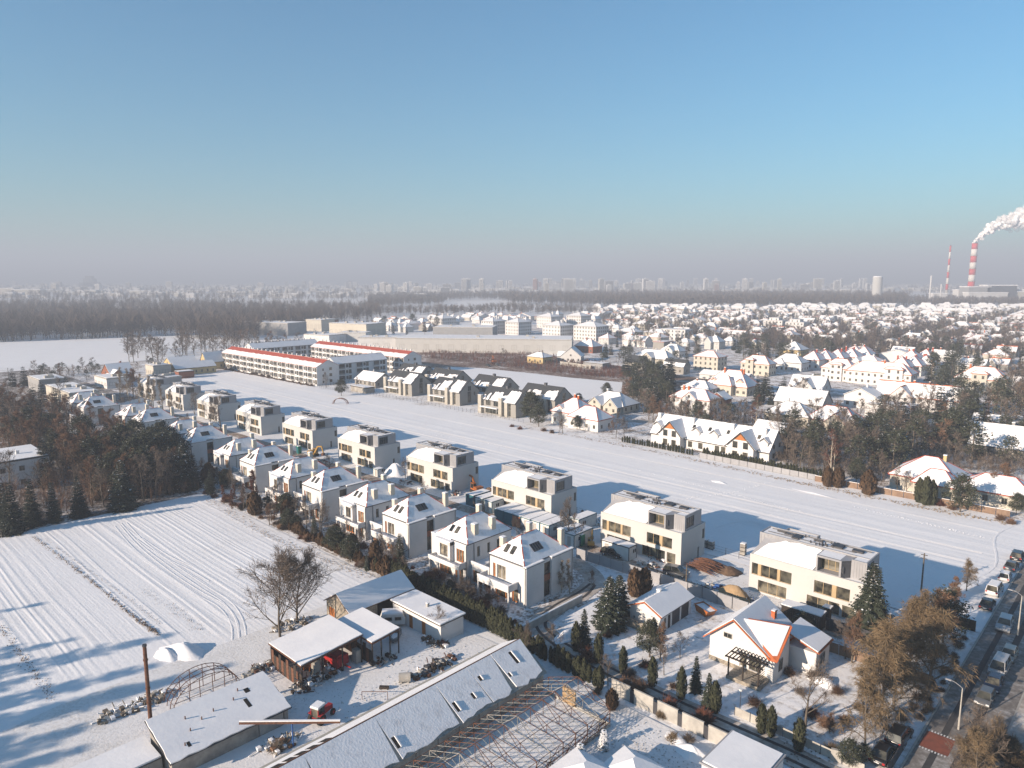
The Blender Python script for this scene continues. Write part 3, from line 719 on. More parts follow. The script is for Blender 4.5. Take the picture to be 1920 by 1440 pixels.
def beige_house():
    t = thing('flat_roofed_house', '', 'house', 0, 0, 0, 'beige flat-roofed houses along the snow strip')
    Wd, D, H = 18.0, 8.7, 6.2
    up = [(0.4, 1.4), (2.0, 4.7), (5.2, 7.1), (10.7, 13.4), (14.1, 16.1)]
    lo = [(1.6, 6.4), (9.7, 14.7), (15.1, 16.9)]
    fh = [(a, b, 2.85, 4.9) for a, b in up] + [(1.4, 2.0, 2.85, 4.9), (4.7, 5.2, 2.85, 4.9), (13.4, 14.1, 2.85, 4.9)] + [(a, b, .15, 2.15) for a, b in lo]
    mb = MB()
    facade(mb, Tf(0), 0, Wd, -.2, H, fh)
    facade(mb, Tr(Wd), 0, D, -.2, H, [(6.1, 6.7, .05, 2.1), (7.7, D - .12, 3.3, 5.2)])
    facade(mb, Tl(0), 0, D, -.2, H, [(3.0, 4.2, 3.0, 4.8), (0.5, 2.2, .1, 2.1)])
    facade(mb, Tb(D), 0, Wd, -.2, H, [(2, 5, .1, 2.3), (10, 14, .1, 2.3), (2, 5, 3, 4.9), (11, 15, 3, 4.9)])
    mb.poly([(0, 0, H), (Wd, 0, H), (Wd, D, H), (0, D, H)], 1)
    for x0, x1, y0, y1 in ((0, Wd, 0, .3), (0, Wd, D - .3, D), (0, .3, .3, D - .3), (Wd - .3, Wd, .3, D - .3)): mb.box(x0, x1, y0, y1, H + .003, H + .16)
    build('wall', mb, ['beige_wall', 'roof_snow'], t)
    for a, b in up: window(t, Tf(0), a, b, 2.85, 4.9, 2 if b - a > 2.5 else 1, fr='wood_panel')
    for a, b in ((1.4, 2.0), (4.7, 5.2), (13.4, 14.1)):
        p = MB(); p.boxT(Tf(0), a, b, 2.85, 4.9, -.2, -.06); build('wood_panel', p, 'wood_panel', t)
    for a, b in lo: window(t, Tf(0), a, b, .15, 2.15, 3 if b - a > 3 else 1, fr='wood_panel')
    window(t, Tr(Wd), 6.1, 6.7, .05, 2.1); window(t, Tr(Wd), 7.7, D - .12, 3.3, 5.2, gl='glass')
    window(t, Tl(0), 3.0, 4.2, 3.0, 4.8); window(t, Tl(0), .5, 2.2, .1, 2.1, 2)
    for x0, x1, z0, z1 in ((2, 5, .1, 2.3), (10, 14, .1, 2.3), (2, 5, 3, 4.9), (11, 15, 3, 4.9)): window(t, Tb(D), x0, x1, z0, z1, 2)
    # attic: zinc strip, dormer box, glazed end, rear box
    Z = 9.1
    at_ = MB()
    at_.box(0.05, 15.6, 3.3, 7.3, H - .1, Z)
    facade(at_, Tr(17.85), 1.3, 7.3, H - .1, Z, [(1.75, 4.6, 6.75, 8.75)], .15)
    at_.poly([(15.6, 1.3, H), (17.85, 1.3, H), (17.85, 1.3, Z), (15.6, 1.3, Z)]); at_.poly([(15.6, 7.3, H), (17.85, 7.3, H), (17.85, 7.3, Z), (15.6, 7.3, Z)]); at_.poly([(15.6, 1.3, H), (15.6, 3.3, H), (15.6, 3.3, Z), (15.6, 1.3, Z)])
    at_.poly([(15.6, 1.3, Z - .02), (17.85, 1.3, Z - .02), (17.85, 7.3, Z - .02), (15.6, 7.3, Z - .02)])
    at_.box(2.8, 8.2, 7.3, 8.6, H, Z - .05)
    seams = [(15.6 + .4 * k, 1.3) for k in range(1, 6)]
    for x, y in seams: at_.box(x - .02, x + .02, y - .04, y, H + .2, Z - .1)
    for k in range(26): at_.box(.3 + k * .6 - .02, .3 + k * .6 + .02, 3.26, 3.3, H + .2, Z - .1)
    for k in range(9): at_.box(.01, .05, 3.5 + k * .42 - .02, 3.5 + k * .42 + .02, H + .2, Z - .1)
    build('attic', at_, 'zinc', t)
    w = window(t, Tr(17.85), 1.75, 4.6, 6.75, 8.75, 4, .15, 'dark_zinc', 'glass')
    d = MB()          # dormer with an open loggia
    T = Tf(.2)
    facade(d, T, 10.7, 14.5, H, 9.0, [(10.95, 14.2, 6.45, 8.7)], 1.7)
    d.poly([(10.7, .2, H), (10.7, 3.3, H), (10.7, 3.3, 9.0), (10.7, .2, 9.0)]); d.poly([(10.7, .2, 9), (14.5, .2, 9), (15.5, 1.3, 9), (15.5, 3.3, 9), (10.7, 3.3, 9)])
    d.poly([(10.9, .5, 9.02), (14.2, .5, 9.02), (14.2, 3.2, 9.02), (10.9, 3.2, 9.02)], 1)
    build('dormer', d, ['zinc', 'roof_snow'], t)
    c = MB(); c.poly([(14.5, .2, H), (15.6, 1.6, H), (15.6, 1.6, 8.98), (14.5, .2, 8.98)]); c.tube((14.75, .42, 7.0), (14.75, .42, 8.0), .1, .1, 6); build('angled_panel', c, 'dark_zinc', t)
    window(t, Tf(1.9), 10.96, 14.19, 6.46, 8.69, 3, 0.0, 'wood_panel', 'glass', name='loggia_window')
    li = MB(); li.poly([(10.96, .25, 8.69), (14.19, .25, 8.69), (14.19, 1.85, 8.69), (10.96, 1.85, 8.69)]); build('loggia_ceiling', li, 'wood_panel', t)
    # sloped roof with its blanket of snow
    s = MB(); s.poly([(0, .3, H + .05), (10.7, .3, H + .05), (10.7, 3.3, Z - .35), (3.6, 3.3, Z - .35), (1.0, 3.3, Z - .6)])
    s.poly([(0, .3, H + .05), (1.0, 3.3, Z - .6), (0, 3.3, H + .3)])
    build('roof', s, 'zinc', t)
    r2 = random.Random(4); sl = (Z - .35 - H - .05) / 3.0
    ol = ragged([(0.5, .28), (10.3, .28), (10.55, .9), (10.1, 2.0), (10.5, 3.2), (4.6, 3.25), (2.2, 2.3)], .14, .7, r2, keep=(0,))
    sm = MB(); sm.slab([(x, y, H + .07 + (y - .3) * sl) for x, y in ol], .20, 0, Vector((0, -sl, 1)).normalized())
    build('snow_blanket', sm, 'roof_snow', t, False)
    rf = MB()
    for x0, x1, y0, y1 in ((0.05, 17.85, 3.3, 3.5), (0.05, 17.85, 7.1, 7.3), (.05, .25, 3.5, 7.1), (17.65, 17.85, 3.5, 7.1), (15.6, 17.65, 1.3, 1.5), (17.65, 17.85, 1.3, 3.3), (2.8, 8.2, 8.4, 8.6), (2.8, 3.0, 7.3, 8.4), (8.0, 8.2, 7.3, 8.4)): rf.box(x0, x1, y0, y1, Z - .01, Z + .16)
    build('parapet', rf, 'zinc', t)
    rs = MB(); rs.poly([(.25, 3.5, Z + .03), (17.65, 3.5, Z + .03), (17.65, 7.1, Z + .03), (.25, 7.1, Z + .03)]); rs.poly([(15.8, 1.5, Z + .03), (17.65, 1.5, Z + .03), (17.65, 3.4, Z + .03), (15.8, 3.4, Z + .03)]); rs.poly([(3, 7.3, Z - .03), (8, 7.3, Z - .03), (8, 8.4, Z - .03), (3, 8.4, Z - .03)])
    build('roof_snow', rs, 'roof_snow', t)
    du = MB(); r3 = random.Random(6)
    for k in range(5): du.box(2 + k * 3.1, 2.9 + k * 3.1 + r3.random(), 4.1 + r3.uniform(0, 2), 4.8 + r3.uniform(0, 2), Z + .05, Z + .35)
    for k in range(14):
        x, y = r3.uniform(6, 13), r3.uniform(3.8, 6.8); du.tube((x, y, Z), (x, y, Z + r3.uniform(.25, .6)), .12, .12, 6)
    du.tube((1, 6.2, Z + .25), (17, 6.2, Z + .25), .09, .09, 5); du.tube((1, 4.4, Z + .22), (15, 4.4, Z + .22), .07, .07, 5)
    du.box(3.4, 5.2, 5.3, 5.7, Z + .04, Z + .3)
    build('roof_duct', du, 'dark_metal', t)
    return t
BEIGE = [(-31.4, 110.2, 'nearest beige flat-roofed house with the dark bin store and big spruce'), (-62.5, 110.4, 'beige flat-roofed house beside the heap of rusty steel bars'), (-94.4, 111.6, 'beige flat-roofed house behind the row of white site containers'),
         (-126.0, 111.8, 'beige flat-roofed house with the orange excavator at its corner'), (-157.5, 111.5, 'beige flat-roofed house with the snow heap between it and the next'), (-189.0, 111.3, 'beige flat-roofed house with the yellow excavator at its corner'),
         (-221.0, 111.2, 'beige flat-roofed house, fourth from the far end of the row'), (-253.5, 111.2, 'beige flat-roofed house behind the lone bare tree, third from the far end'), (-286.0, 111.9, 'beige flat-roofed house, second from the far end of the row'), (-319.0, 112.6, 'farthest beige flat-roofed house, half hidden by brown poplars')]
bh = beige_house()
for i, (u, v, lab) in enumerate(BEIGE):
    o = bh if i == 0 else copy_tree(bh)
    o['label'] = lab; put(o, u - 18.0, v)
# ------------------------------------------------------------------ the white twin houses with hipped roofs
def hip_roof(mb, x0, x1, y0, y1, z, zr, ry0, ry1, m=0, rx=None, fascia=.16, mf=None):
    """hipped roof, ridge along y between ry0 and ry1"""
    xm = (x0 + x1) / 2 if rx is None else rx
    a, b = (xm, ry0, zr), (xm, ry1, zr)
    c = [(x0, y0, z), (x1, y0, z), (x1, y1, z), (x0, y1, z)]
    mb.poly([c[0], c[1], a], m); mb.poly([c[1], c[2], b, a], m); mb.poly([c[2], c[3], b], m); mb.poly([c[3], c[0], a, b], m)
    f = m if mf is None else mf
    lo = [(p[0], p[1], z - fascia) for p in c]
    for k in range(4): mb.poly([c[k], c[(k + 1) % 4], lo[(k + 1) % 4], lo[k]], f)
    mb.poly(lo, f)
def hip_ridges(x0, x1, y0, y1, z, zr, ry0, ry1, w=.17, parts=('fl', 'fr', 'br', 'bl', 'r')):
    mb = MB(); xm = (x0 + x1) / 2; a, b = Vector((xm, ry0, zr + .03)), Vector((xm, ry1, zr + .03))
    e = dict(fl=(Vector((x0, y0, z + .03)), a), fr=(Vector((x1, y0, z + .03)), a), br=(Vector((x1, y1, z + .03)), b), bl=(Vector((x0, y1, z + .03)), b), r=(a, b))
    rr = random.Random(3)
    for k in parts:
        p, q = e[k]; n = max(2, int((q - p).length / .45))
        for i in range(n):
            if rr.random() < .35: continue
            mb.bar(p.lerp(q, i / n), p.lerp(q, (i + .92) / n), w, .07)
    return mb
def skylight(parent, pts, n=1):
    """roof window lying in the slope; pts: its four corners"""
    P = [Vector(p) for p in pts]
    nrm = (P[1] - P[0]).cross(P[3] - P[0]).normalized()
    if nrm.z < 0: nrm = -nrm
    mb = MB(); g_ = MB(); w = .07
    for k in range(n):
        a = [P[0].lerp(P[1], k / n + .02), P[0].lerp(P[1], (k + 1) / n - .02), P[3].lerp(P[2], (k + 1) / n - .02), P[3].lerp(P[2], k / n + .02)]
        for i in range(4): mb.bar(a[i] + nrm * .05, a[(i + 1) % 4] + nrm * .05, .09, .09)
        g_.poly([p + nrm * .06 for p in a])
    o = build('skylight', mb, 'dark_metal', parent); build('pane', g_, 'glass', o)
def twin_house():
    t = thing('twin_house', '', 'house', 0, 0, 0, 'white twin houses with hipped roofs')
    H = 6.6
    def chimney(x, y, z0, z1, s=.85, m='cream_wall'):
        mb = MB(); mb.box(x - s / 2, x + s / 2, y - s / 2, y + s / 2, z0, z1, 0); mb.box(x - s / 2 - .08, x + s / 2 + .08, y - s / 2 - .08, y + s / 2 + .08, z1, z1 + .12, 0)
        mb.box(x - s / 2 + .02, x + s / 2 - .02, y - s / 2 + .02, y + s / 2 - .02, z1 + .121, z1 + .25, 1)
        build('chimney', mb, [m, 'roof_snow'], t)
    # ---- B, the half towards the street
    w = MB()
    bf = [(-6.9, -6.3, 3.25, 5.6), (-6.0, -4.0, 3.25, 5.6), (-6.4, -3.0, .2, 2.5), (-2.6, -1.2, .2, 2.5)]
    facade(w, Tf(-.2), -7.6, .3, -.2, H, bf)
    br = [(.5, 1.1, .7, 2.9), (4.1, 6.0, .2, 6.1), (6.6, 7.15, 3.9, 5.7)]
    facade(w, Tr(.3), -.2, 11.3, -.2, H, br)
    facade(w, Tl(-7.6), -.2, 11.3, -.2, H, [(2, 3, 4, 5.6)]); facade(w, Tb(11.3), -7.6, .3, -.2, H, [(-6, -4, 3.3, 5.4), (-3, -1, 3.3, 5.4), (-6, -1.5, .1, 2.4)])
    w.poly([(-7.6, -.2, H), (.3, -.2, H), (.3, 11.3, H), (-7.6, 11.3, H)])
    w.box(.3, .55, -.2, 4.1, -.2, H + .05); w.box(.3, .55, 6.0, 11.6, -.2, H + .05)
    build('wall', w, 'white_wall', t)
    sc_ = MB(); sc_.box(-.15, .62, -.28, 4.1, H + .06, H + .24); sc_.box(-.15, .62, 6.0, 11.7, H + .06, H + .24); build('snow_cap', sc_, 'roof_snow', t)
    fl = MB(); fl.box(-.2, .64, -.3, 4.12, H - .03, H + .058); fl.box(-.2, .64, 5.98, 11.72, H - .03, H + .058); build('roof_edge', fl, 'dark_metal', t)
    r = MB(); hip_roof(r, -8.0, .05, -.1, 10.9, 6.85, 10.1, 3.3, 7.3, 0, mf=1); build('roof', r, ['roof_snow_thin', 'dark_metal'], t)
    build('ridge_tile', hip_ridges(-8.0, .05, -.1, 10.9, 6.85, 10.1, 3.3, 7.3), 'red_tile', t)
    window(t, Tf(-.2), -6.9, -6.3, 3.25, 5.6, 1, fr='orange_wood', gl='glass_curtain', w=.2); window(t, Tf(-.2), -6.0, -4.0, 3.25, 5.6, 2, fr='white_frame', gl='glass_curtain')
    window(t, Tf(-.2), -6.4, -3.0, .2, 2.5, 3, fr='orange_wood', gl='glass', w=.16); window(t, Tf(-.2), -2.6, -1.2, .2, 2.5, 1, fr='orange_wood', gl='glass', w=.2)
    window(t, Tr(.3), .5, 1.1, .7, 2.9); window(t, Tr(.3), 4.1, 6.0, .2, 2.9, 2, fr='dark_metal'); window(t, Tr(.3), 4.1, 6.0, 4.0, 6.1, 2, fr='dark_metal'); window(t, Tr(.3), 6.6, 7.15, 3.9, 5.7)
    p = MB(); p.boxT(Tr(.3), 4.1, 6.0, 2.9, 4.0, -.18, -.05); build('wood_panel', p, 'brick', t)
    sl = lambda y: 6.85 + (y + .1) * 3.25 / 3.4
    for x in (-5.4, -4.0): skylight(t, [(x, .75, sl(.75)), (x + .75, .75, sl(.75)), (x + .75, 1.75, sl(1.75)), (x, 1.75, sl(1.75))])
    sx = lambda x: 6.85 + (.05 - x) * 3.25 / 4.025
    skylight(t, [(-1.2, 3.6, sx(-1.2)), (-1.2, 5.9, sx(-1.2)), (-2.3, 5.9, sx(-2.3)), (-2.3, 3.6, sx(-2.3))], 4)
    chimney(-7.0, 8.8, 7.2, 10.0); chimney(-7.3, 2.6, 6.9, 9.0); chimney(-1.0, 10.2, 6.7, 10.0)
    for x, y in ((.36, -.26), (-7.66, -.26), (.62, 11.3), (-13.36, -.26), (-22.66, -.26), (-13.34, 1.6)):
        dp = MB(); dp.tube((x, y, 0), (x, y, 6.6), .055, .055, 5); build('downpipe', dp, 'dark_metal', t)
    # balcony of B
    b = MB(); b.box(-8.3, -1.2, -2.5, -.2, 2.75, 2.95); b.box(-8.3, -1.2, -2.5, -2.32, 2.95, 3.85); b.box(-1.38, -1.2, -2.32, -.2, 2.95, 3.85); b.box(-8.3, -8.12, -2.32, -.2, 2.95, 3.85)
    for x in (-8.2, -1.3): b.box(x - .12, x + .12, -2.45, -2.2, -.2, 2.75)
    build('balcony', b, 'white_wall', t)
    b = MB(); b.box(-8.34, -1.16, -2.54, -2.28, 3.85, 3.95); b.box(-1.42, -1.16, -2.28, -.2, 3.85, 3.95); b.box(-8.1, -1.4, -2.3, -.25, 2.96, 3.1); build('snow_cap', b, 'roof_snow', t)
    # ---- A, the half away from the street
    w = MB(); X0, X1 = -22.6, -13.4
    af = [(-20.3, -16.9, 3.3, 5.8), (-15.9, -13.9, 3.3, 5.6), (-20.4, -17.4, .2, 2.5), (-16.3, -14.2, .2, 2.5)]
    facade(w, Tf(-.2), X0, X1, -.2, H, af)
    ar = [(2.4, 3.1, 3.9, 5.8), (4.9, 5.6, 3.9, 5.8), (7.3, 8.0, 3.9, 5.8)]
    facade(w, Tr(X1), -.2, 11, -.2, H, ar); facade(w, Tl(X0), -.2, 11, -.2, H, [(3, 5, 3.5, 5.5)]); facade(w, Tb(11), X0, X1, -.2, H, [(-21, -19, 3.3, 5.4), (-17, -15, 3.3, 5.4)])
    w.poly([(X0, -.2, H), (X1, -.2, H), (X1, 11, H), (X0, 11, H)])
    for x0, x1, y0, y1 in ((X0, X1, -.2, .0), (X0, X0 + .2, 0, 11)): w.box(x0, x1, y0, y1, H + .002, H + .15)
    w.box(-17.2, -16.6, -1.1, -.2, 3.0, H); w.box(-20.6, -16.6, -1.1, -.2, 6.0, H)
    build('wall', w, 'white_wall', t)
    r = MB(); hip_roof(r, -21.6, -13.2, .0, 11.0, 6.88, 10.1, 3.4, 7.4, 0, mf=1); build('roof', r, ['roof_snow_thin', 'dark_metal'], t)
    build('ridge_tile', hip_ridges(-21.6, -13.2, .0, 11.0, 6.88, 10.1, 3.4, 7.4), 'red_tile', t)
    sc_ = MB(); sc_.box(X0 - .03, -17.3, -.25, .05, H + .155, H + .3); sc_.box(-20.65, -16.55, -1.15, -.2, H + .003, H + .16); sc_.box(X0 - .03, X0 + .95, .05, 11, H + .155, H + .27); build('snow_cap', sc_, 'roof_snow', t)
    window(t, Tf(-.2), -20.3, -16.9, 3.3, 5.8, 4, fr='window_frame', gl='glass_curtain'); window(t, Tf(-.2), -15.9, -13.9, 3.3, 5.6, 3, fr='orange_wood', gl='glass_curtain', w=.14)
    window(t, Tf(-.2), -20.4, -17.4, .2, 2.5, 3, fr='orange_wood', gl='glass', w=.14); window(t, Tf(-.2), -16.3, -14.2, .2, 2.5, 2, fr='orange_wood', gl='glass', w=.14)
    for h in ar: window(t, Tr(X1), *h)
    window(t, Tl(X0), 3, 5, 3.5, 5.5, 2)
    sl = lambda y: 6.88 + y * 3.22 / 3.4
    for x in (-19.0, -17.6): skylight(t, [(x, .9, sl(.9)), (x + .7, .9, sl(.9)), (x + .7, 1.8, sl(1.8)), (x, 1.8, sl(1.8))])
    chimney(-14.6, 3.0, 7.3, 9.4, .95); chimney(-14.5, 7.2, 7.3, 9.6, .95); chimney(-20.4, 9.6, 7, 10)
    b = MB(); b.box(-21.4, -13.4, -2.0, -.2, 2.75, 2.95); b.box(-21.4, -13.4, -2.0, -1.84, 2.95, 3.45); b.box(-13.56, -13.4, -1.84, -.2, 2.95, 3.8); b.box(-21.4, -21.24, -1.84, -.2, 2.95, 3.45); b.box(-21.35, -21.1, -1.95, -1.7, -.2, 2.75); b.box(-13.7, -13.45, -1.95, -1.7, -.2, 2.75)
    build('balcony', b, 'white_wall', t)
    b = MB(); b.box(-21.44, -13.36, -2.04, -1.8, 3.45, 3.54); b.box(-21.2, -13.6, -1.8, -.25, 2.96, 3.06); build('snow_cap', b, 'roof_snow', t)
    rail = MB()
    for k in range(20): rail.tube((-21.3 + k * .41, -1.92, 3.45), (-21.3 + k * .41, -1.92, 3.95), .015, .015, 4)
    rail.bar((-21.3, -1.92, 3.97), (-13.5, -1.92, 3.97), .05, .04); build('railing', rail, 'dark_metal', t)
    # ---- the low link between them with its terrace
    c = MB(); facade(c, Tf(.6), -13.39, -7.61, -.2, 3.0, [(-12.6, -10.4, .2, 2.4), (-9.9, -8.2, .2, 2.4)]); c.box(-13.39, -7.61, 10.0, 10.2, -.2, 3.0)
    c.poly([(-13.39, .6, 3.0), (-7.61, .6, 3.0), (-7.61, 10.2, 3.0), (-13.39, 10.2, 3.0)]); c.box(-13.39, -7.61, .6, .8, 3.002, 3.75); c.box(-10.6, -10.4, .8, 10.2, 3.002, 3.7)
    c.box(-13.39, -7.61, 10.0, 10.2, 3.002, 3.75); c.box(-13.2, -7.8, 10.2, 15.0, -.2, 2.7)
    build('link_wing', c, 'white_wall', t)
    c = MB(); c.box(-13.39, -7.61, .56, .84, 3.75, 3.86); c.box(-13.38, -10.62, .82, 9.98, 3.01, 3.12); c.box(-10.38, -7.62, .82, 9.98, 3.01, 3.12); c.box(-13.25, -7.75, 10.22, 15.05, 2.71, 2.88); build('snow_cap', c, 'roof_snow', t)
    window(t, Tf(.6), -12.6, -10.4, .2, 2.4, 2, fr='orange_wood', w=.12); window(t, Tf(.6), -9.9, -8.2, .2, 2.4, 1, fr='dark_metal')
    return t
TW = [(-72.4, 79.2, 'nearest white twin house, its long side above the bending lane'), (-102.0, 79.2, 'white twin house above the hedge with the snowy garden, second along the row'), (-131.4, 79.0, 'white twin house with large bare garden trees, third along the row'),
      (-161.7, 79.2, 'white twin house behind the reddish pointed tree, fourth along the row'), (-198.0, 78.8, 'white twin house rising behind the dark spruces at the field corner'), (-238.2, 79.6, 'white twin house with a dark patch on its roof, behind the brown wood'),
      (-279.0, 75, 'farthest white twin house, with the bay at the edge of the brown wood')]
th = twin_house()
for i, (u, v, lab) in enumerate(TW):
    o = th if i == 0 else copy_tree(th)
    o['label'] = lab; put(o, u, v)
# ------------------------------------------------------------------ grey gabled houses on the far side of the strip
def grey_house(seed, front=True):
    t = thing('gabled_house', '', 'house', 0, 0, 0, 'grey gabled houses beyond the strip')
    Wd, D, H, Z = 19.0, 11.0, 5.4, 9.8
    rr = random.Random(seed)
    w = MB()
    holes = [(3.0, 5.6, 3.2, 5.0), (7.2, 9.8, 3.2, 5.0), (15.2, 16.4, .3, 5.0), (2.8, 10.2, .2, 2.4)]
    facade(w, Tf(0), 0, Wd, -.2, H, holes)
    for x in (0, Wd): w.poly([(x, 0, H), (x, D, H), (x, D / 2, Z - .1)])
    facade(w, Tr(Wd), 0, D, -.2, H, [(4.4, 6.4, .8, 5.4), (8.0, 8.8, 3.4, 5.0)]); facade(w, Tl(0), 0, D, -.2, H, [(3, 5, 1, 3)]); facade(w, Tb(D), 0, Wd, -.2, H, [(3, 6, 1, 2.4), (10, 14, 1, 2.4)])
    w.boxT(Tr(Wd), 4.2, 6.6, 5.41, 7.9, 0, .03)
    build('wall', w, 'tan_wall', t)
    window(t, Tf(0), 3.0, 5.6, 3.2, 5.0, 3); window(t, Tf(0), 7.2, 9.8, 3.2, 5.0, 3); window(t, Tf(0), 15.2, 16.4, .3, 5.0, 1, rail=2.7); window(t, Tf(0), 2.8, 10.2, .2, 2.4, 4)
    window(t, Tr(Wd), 4.4, 6.4, .8, 5.4, 2, rail=3); window(t, Tr(Wd + .032), 4.5, 6.3, 5.6, 7.7, 2, .0); window(t, Tr(Wd), 8, 8.8, 3.4, 5)
    for x0, x1 in ((-.3, 1.5), (10.9, 12.6), (13.4, 15.0)):
        p = MB(); p.box(x0, x1, -1.2 if x0 < 13 else -.5, -.003, -.2, 7.0 if x0 < 13 else 5.2); p.box(x0 - .02, x1 + .02, -1.22 if x0 < 13 else -.52, 0, 7.0 if x0 < 13 else 5.2, 7.1 if x0 < 13 else 5.28, 1); build('pier', p, ['pale_pier', 'roof_snow'], t)
    c = MB(); c.box(1.6, 10.8, -2.0, -.003, 2.55, 2.8); c.box(1.6, 10.8, -2.0, -.1, 2.801, 2.93, 1); c.tube((1.8, -1.9, 0), (1.8, -1.9, 2.55), .06); c.tube((10.6, -1.9, 0), (10.6, -1.9, 2.55), .06); build('canopy', c, ['white_wall', 'roof_snow'], t)
    r = MB(); e = .35
    k = (Z - H) / (D / 2)
    for s in (0, 1):
        y0 = -e if s == 0 else D + e
        r.slab([(-.15, y0, H - e * k), (Wd + .15, y0, H - e * k), (Wd + .15, D / 2, Z), (-.15, D / 2, Z)], .18)
    build('roof', r, 'slate', t)
    zz = lambda x, y: (x, y, H + y * k + .2)
    nrm = Vector((0, -k, 1)).normalized()
    for (x0, x1, y1) in ((.2, 2.6, 1.6), (2.9, 4.6, 2.6), (5.2, 10.6, rr.uniform(1.6, 4.3)), (12.2, 18.9, rr.uniform(2.8, 4.9)), (8, 13.5, rr.uniform(.8, 2.4))):
        o = ragged([(x0, -.3), (x1, -.3), (x1 - rr.uniform(.2, .9), y1), (x0 + rr.uniform(.2, .9), y1 * rr.uniform(.8, 1.05))], .25, .6, rr, keep=(0,))
        s = MB(); s.slab([zz(*p) for p in o], .12 + .013 * x0, 0, nrm); build('snow_patch', s, 'roof_snow', t)
    for x in (6.2, 8.6, 13.5, 16.2): skylight(t, [zz(x, 1.6), zz(x + .8, 1.6), zz(x + .8, 2.7), zz(x, 2.7)])
    c = MB(); c.box(9.0, 10.0, D / 2 - .5, D / 2 + .5, Z - .6, Z + .9); c.box(8.9, 10.1, D / 2 - .6, D / 2 + .6, Z + .9, Z + 1.0); build('chimney', c, 'dark_zinc', t)
    return t
for i, (u, v, lab, sd) in enumerate([(-266.5, 196.0, 'grey gabled house next to the small bungalow, snow slipping off its slate roof', 1), (-233.3, 194.6, 'middle grey gabled house of the front row facing the strip', 2), (-198.5, 191.2, 'grey gabled house partly behind the big dark pine', 5),
                                     (-284.5, 215.3, 'rear grey gabled house beside the red-roofed apartments', 6), (-259, 214.5, 'rear grey gabled house with half its roof under snow, second from the apartments', 7), (-227, 212.5, 'rear grey gabled house behind the middle front one', 8), (-193, 207.5, 'rear grey gabled house at the near end, snow only along its eaves', 9)]):
    o = grey_house(sd); o['label'] = lab; put(o, u, v)
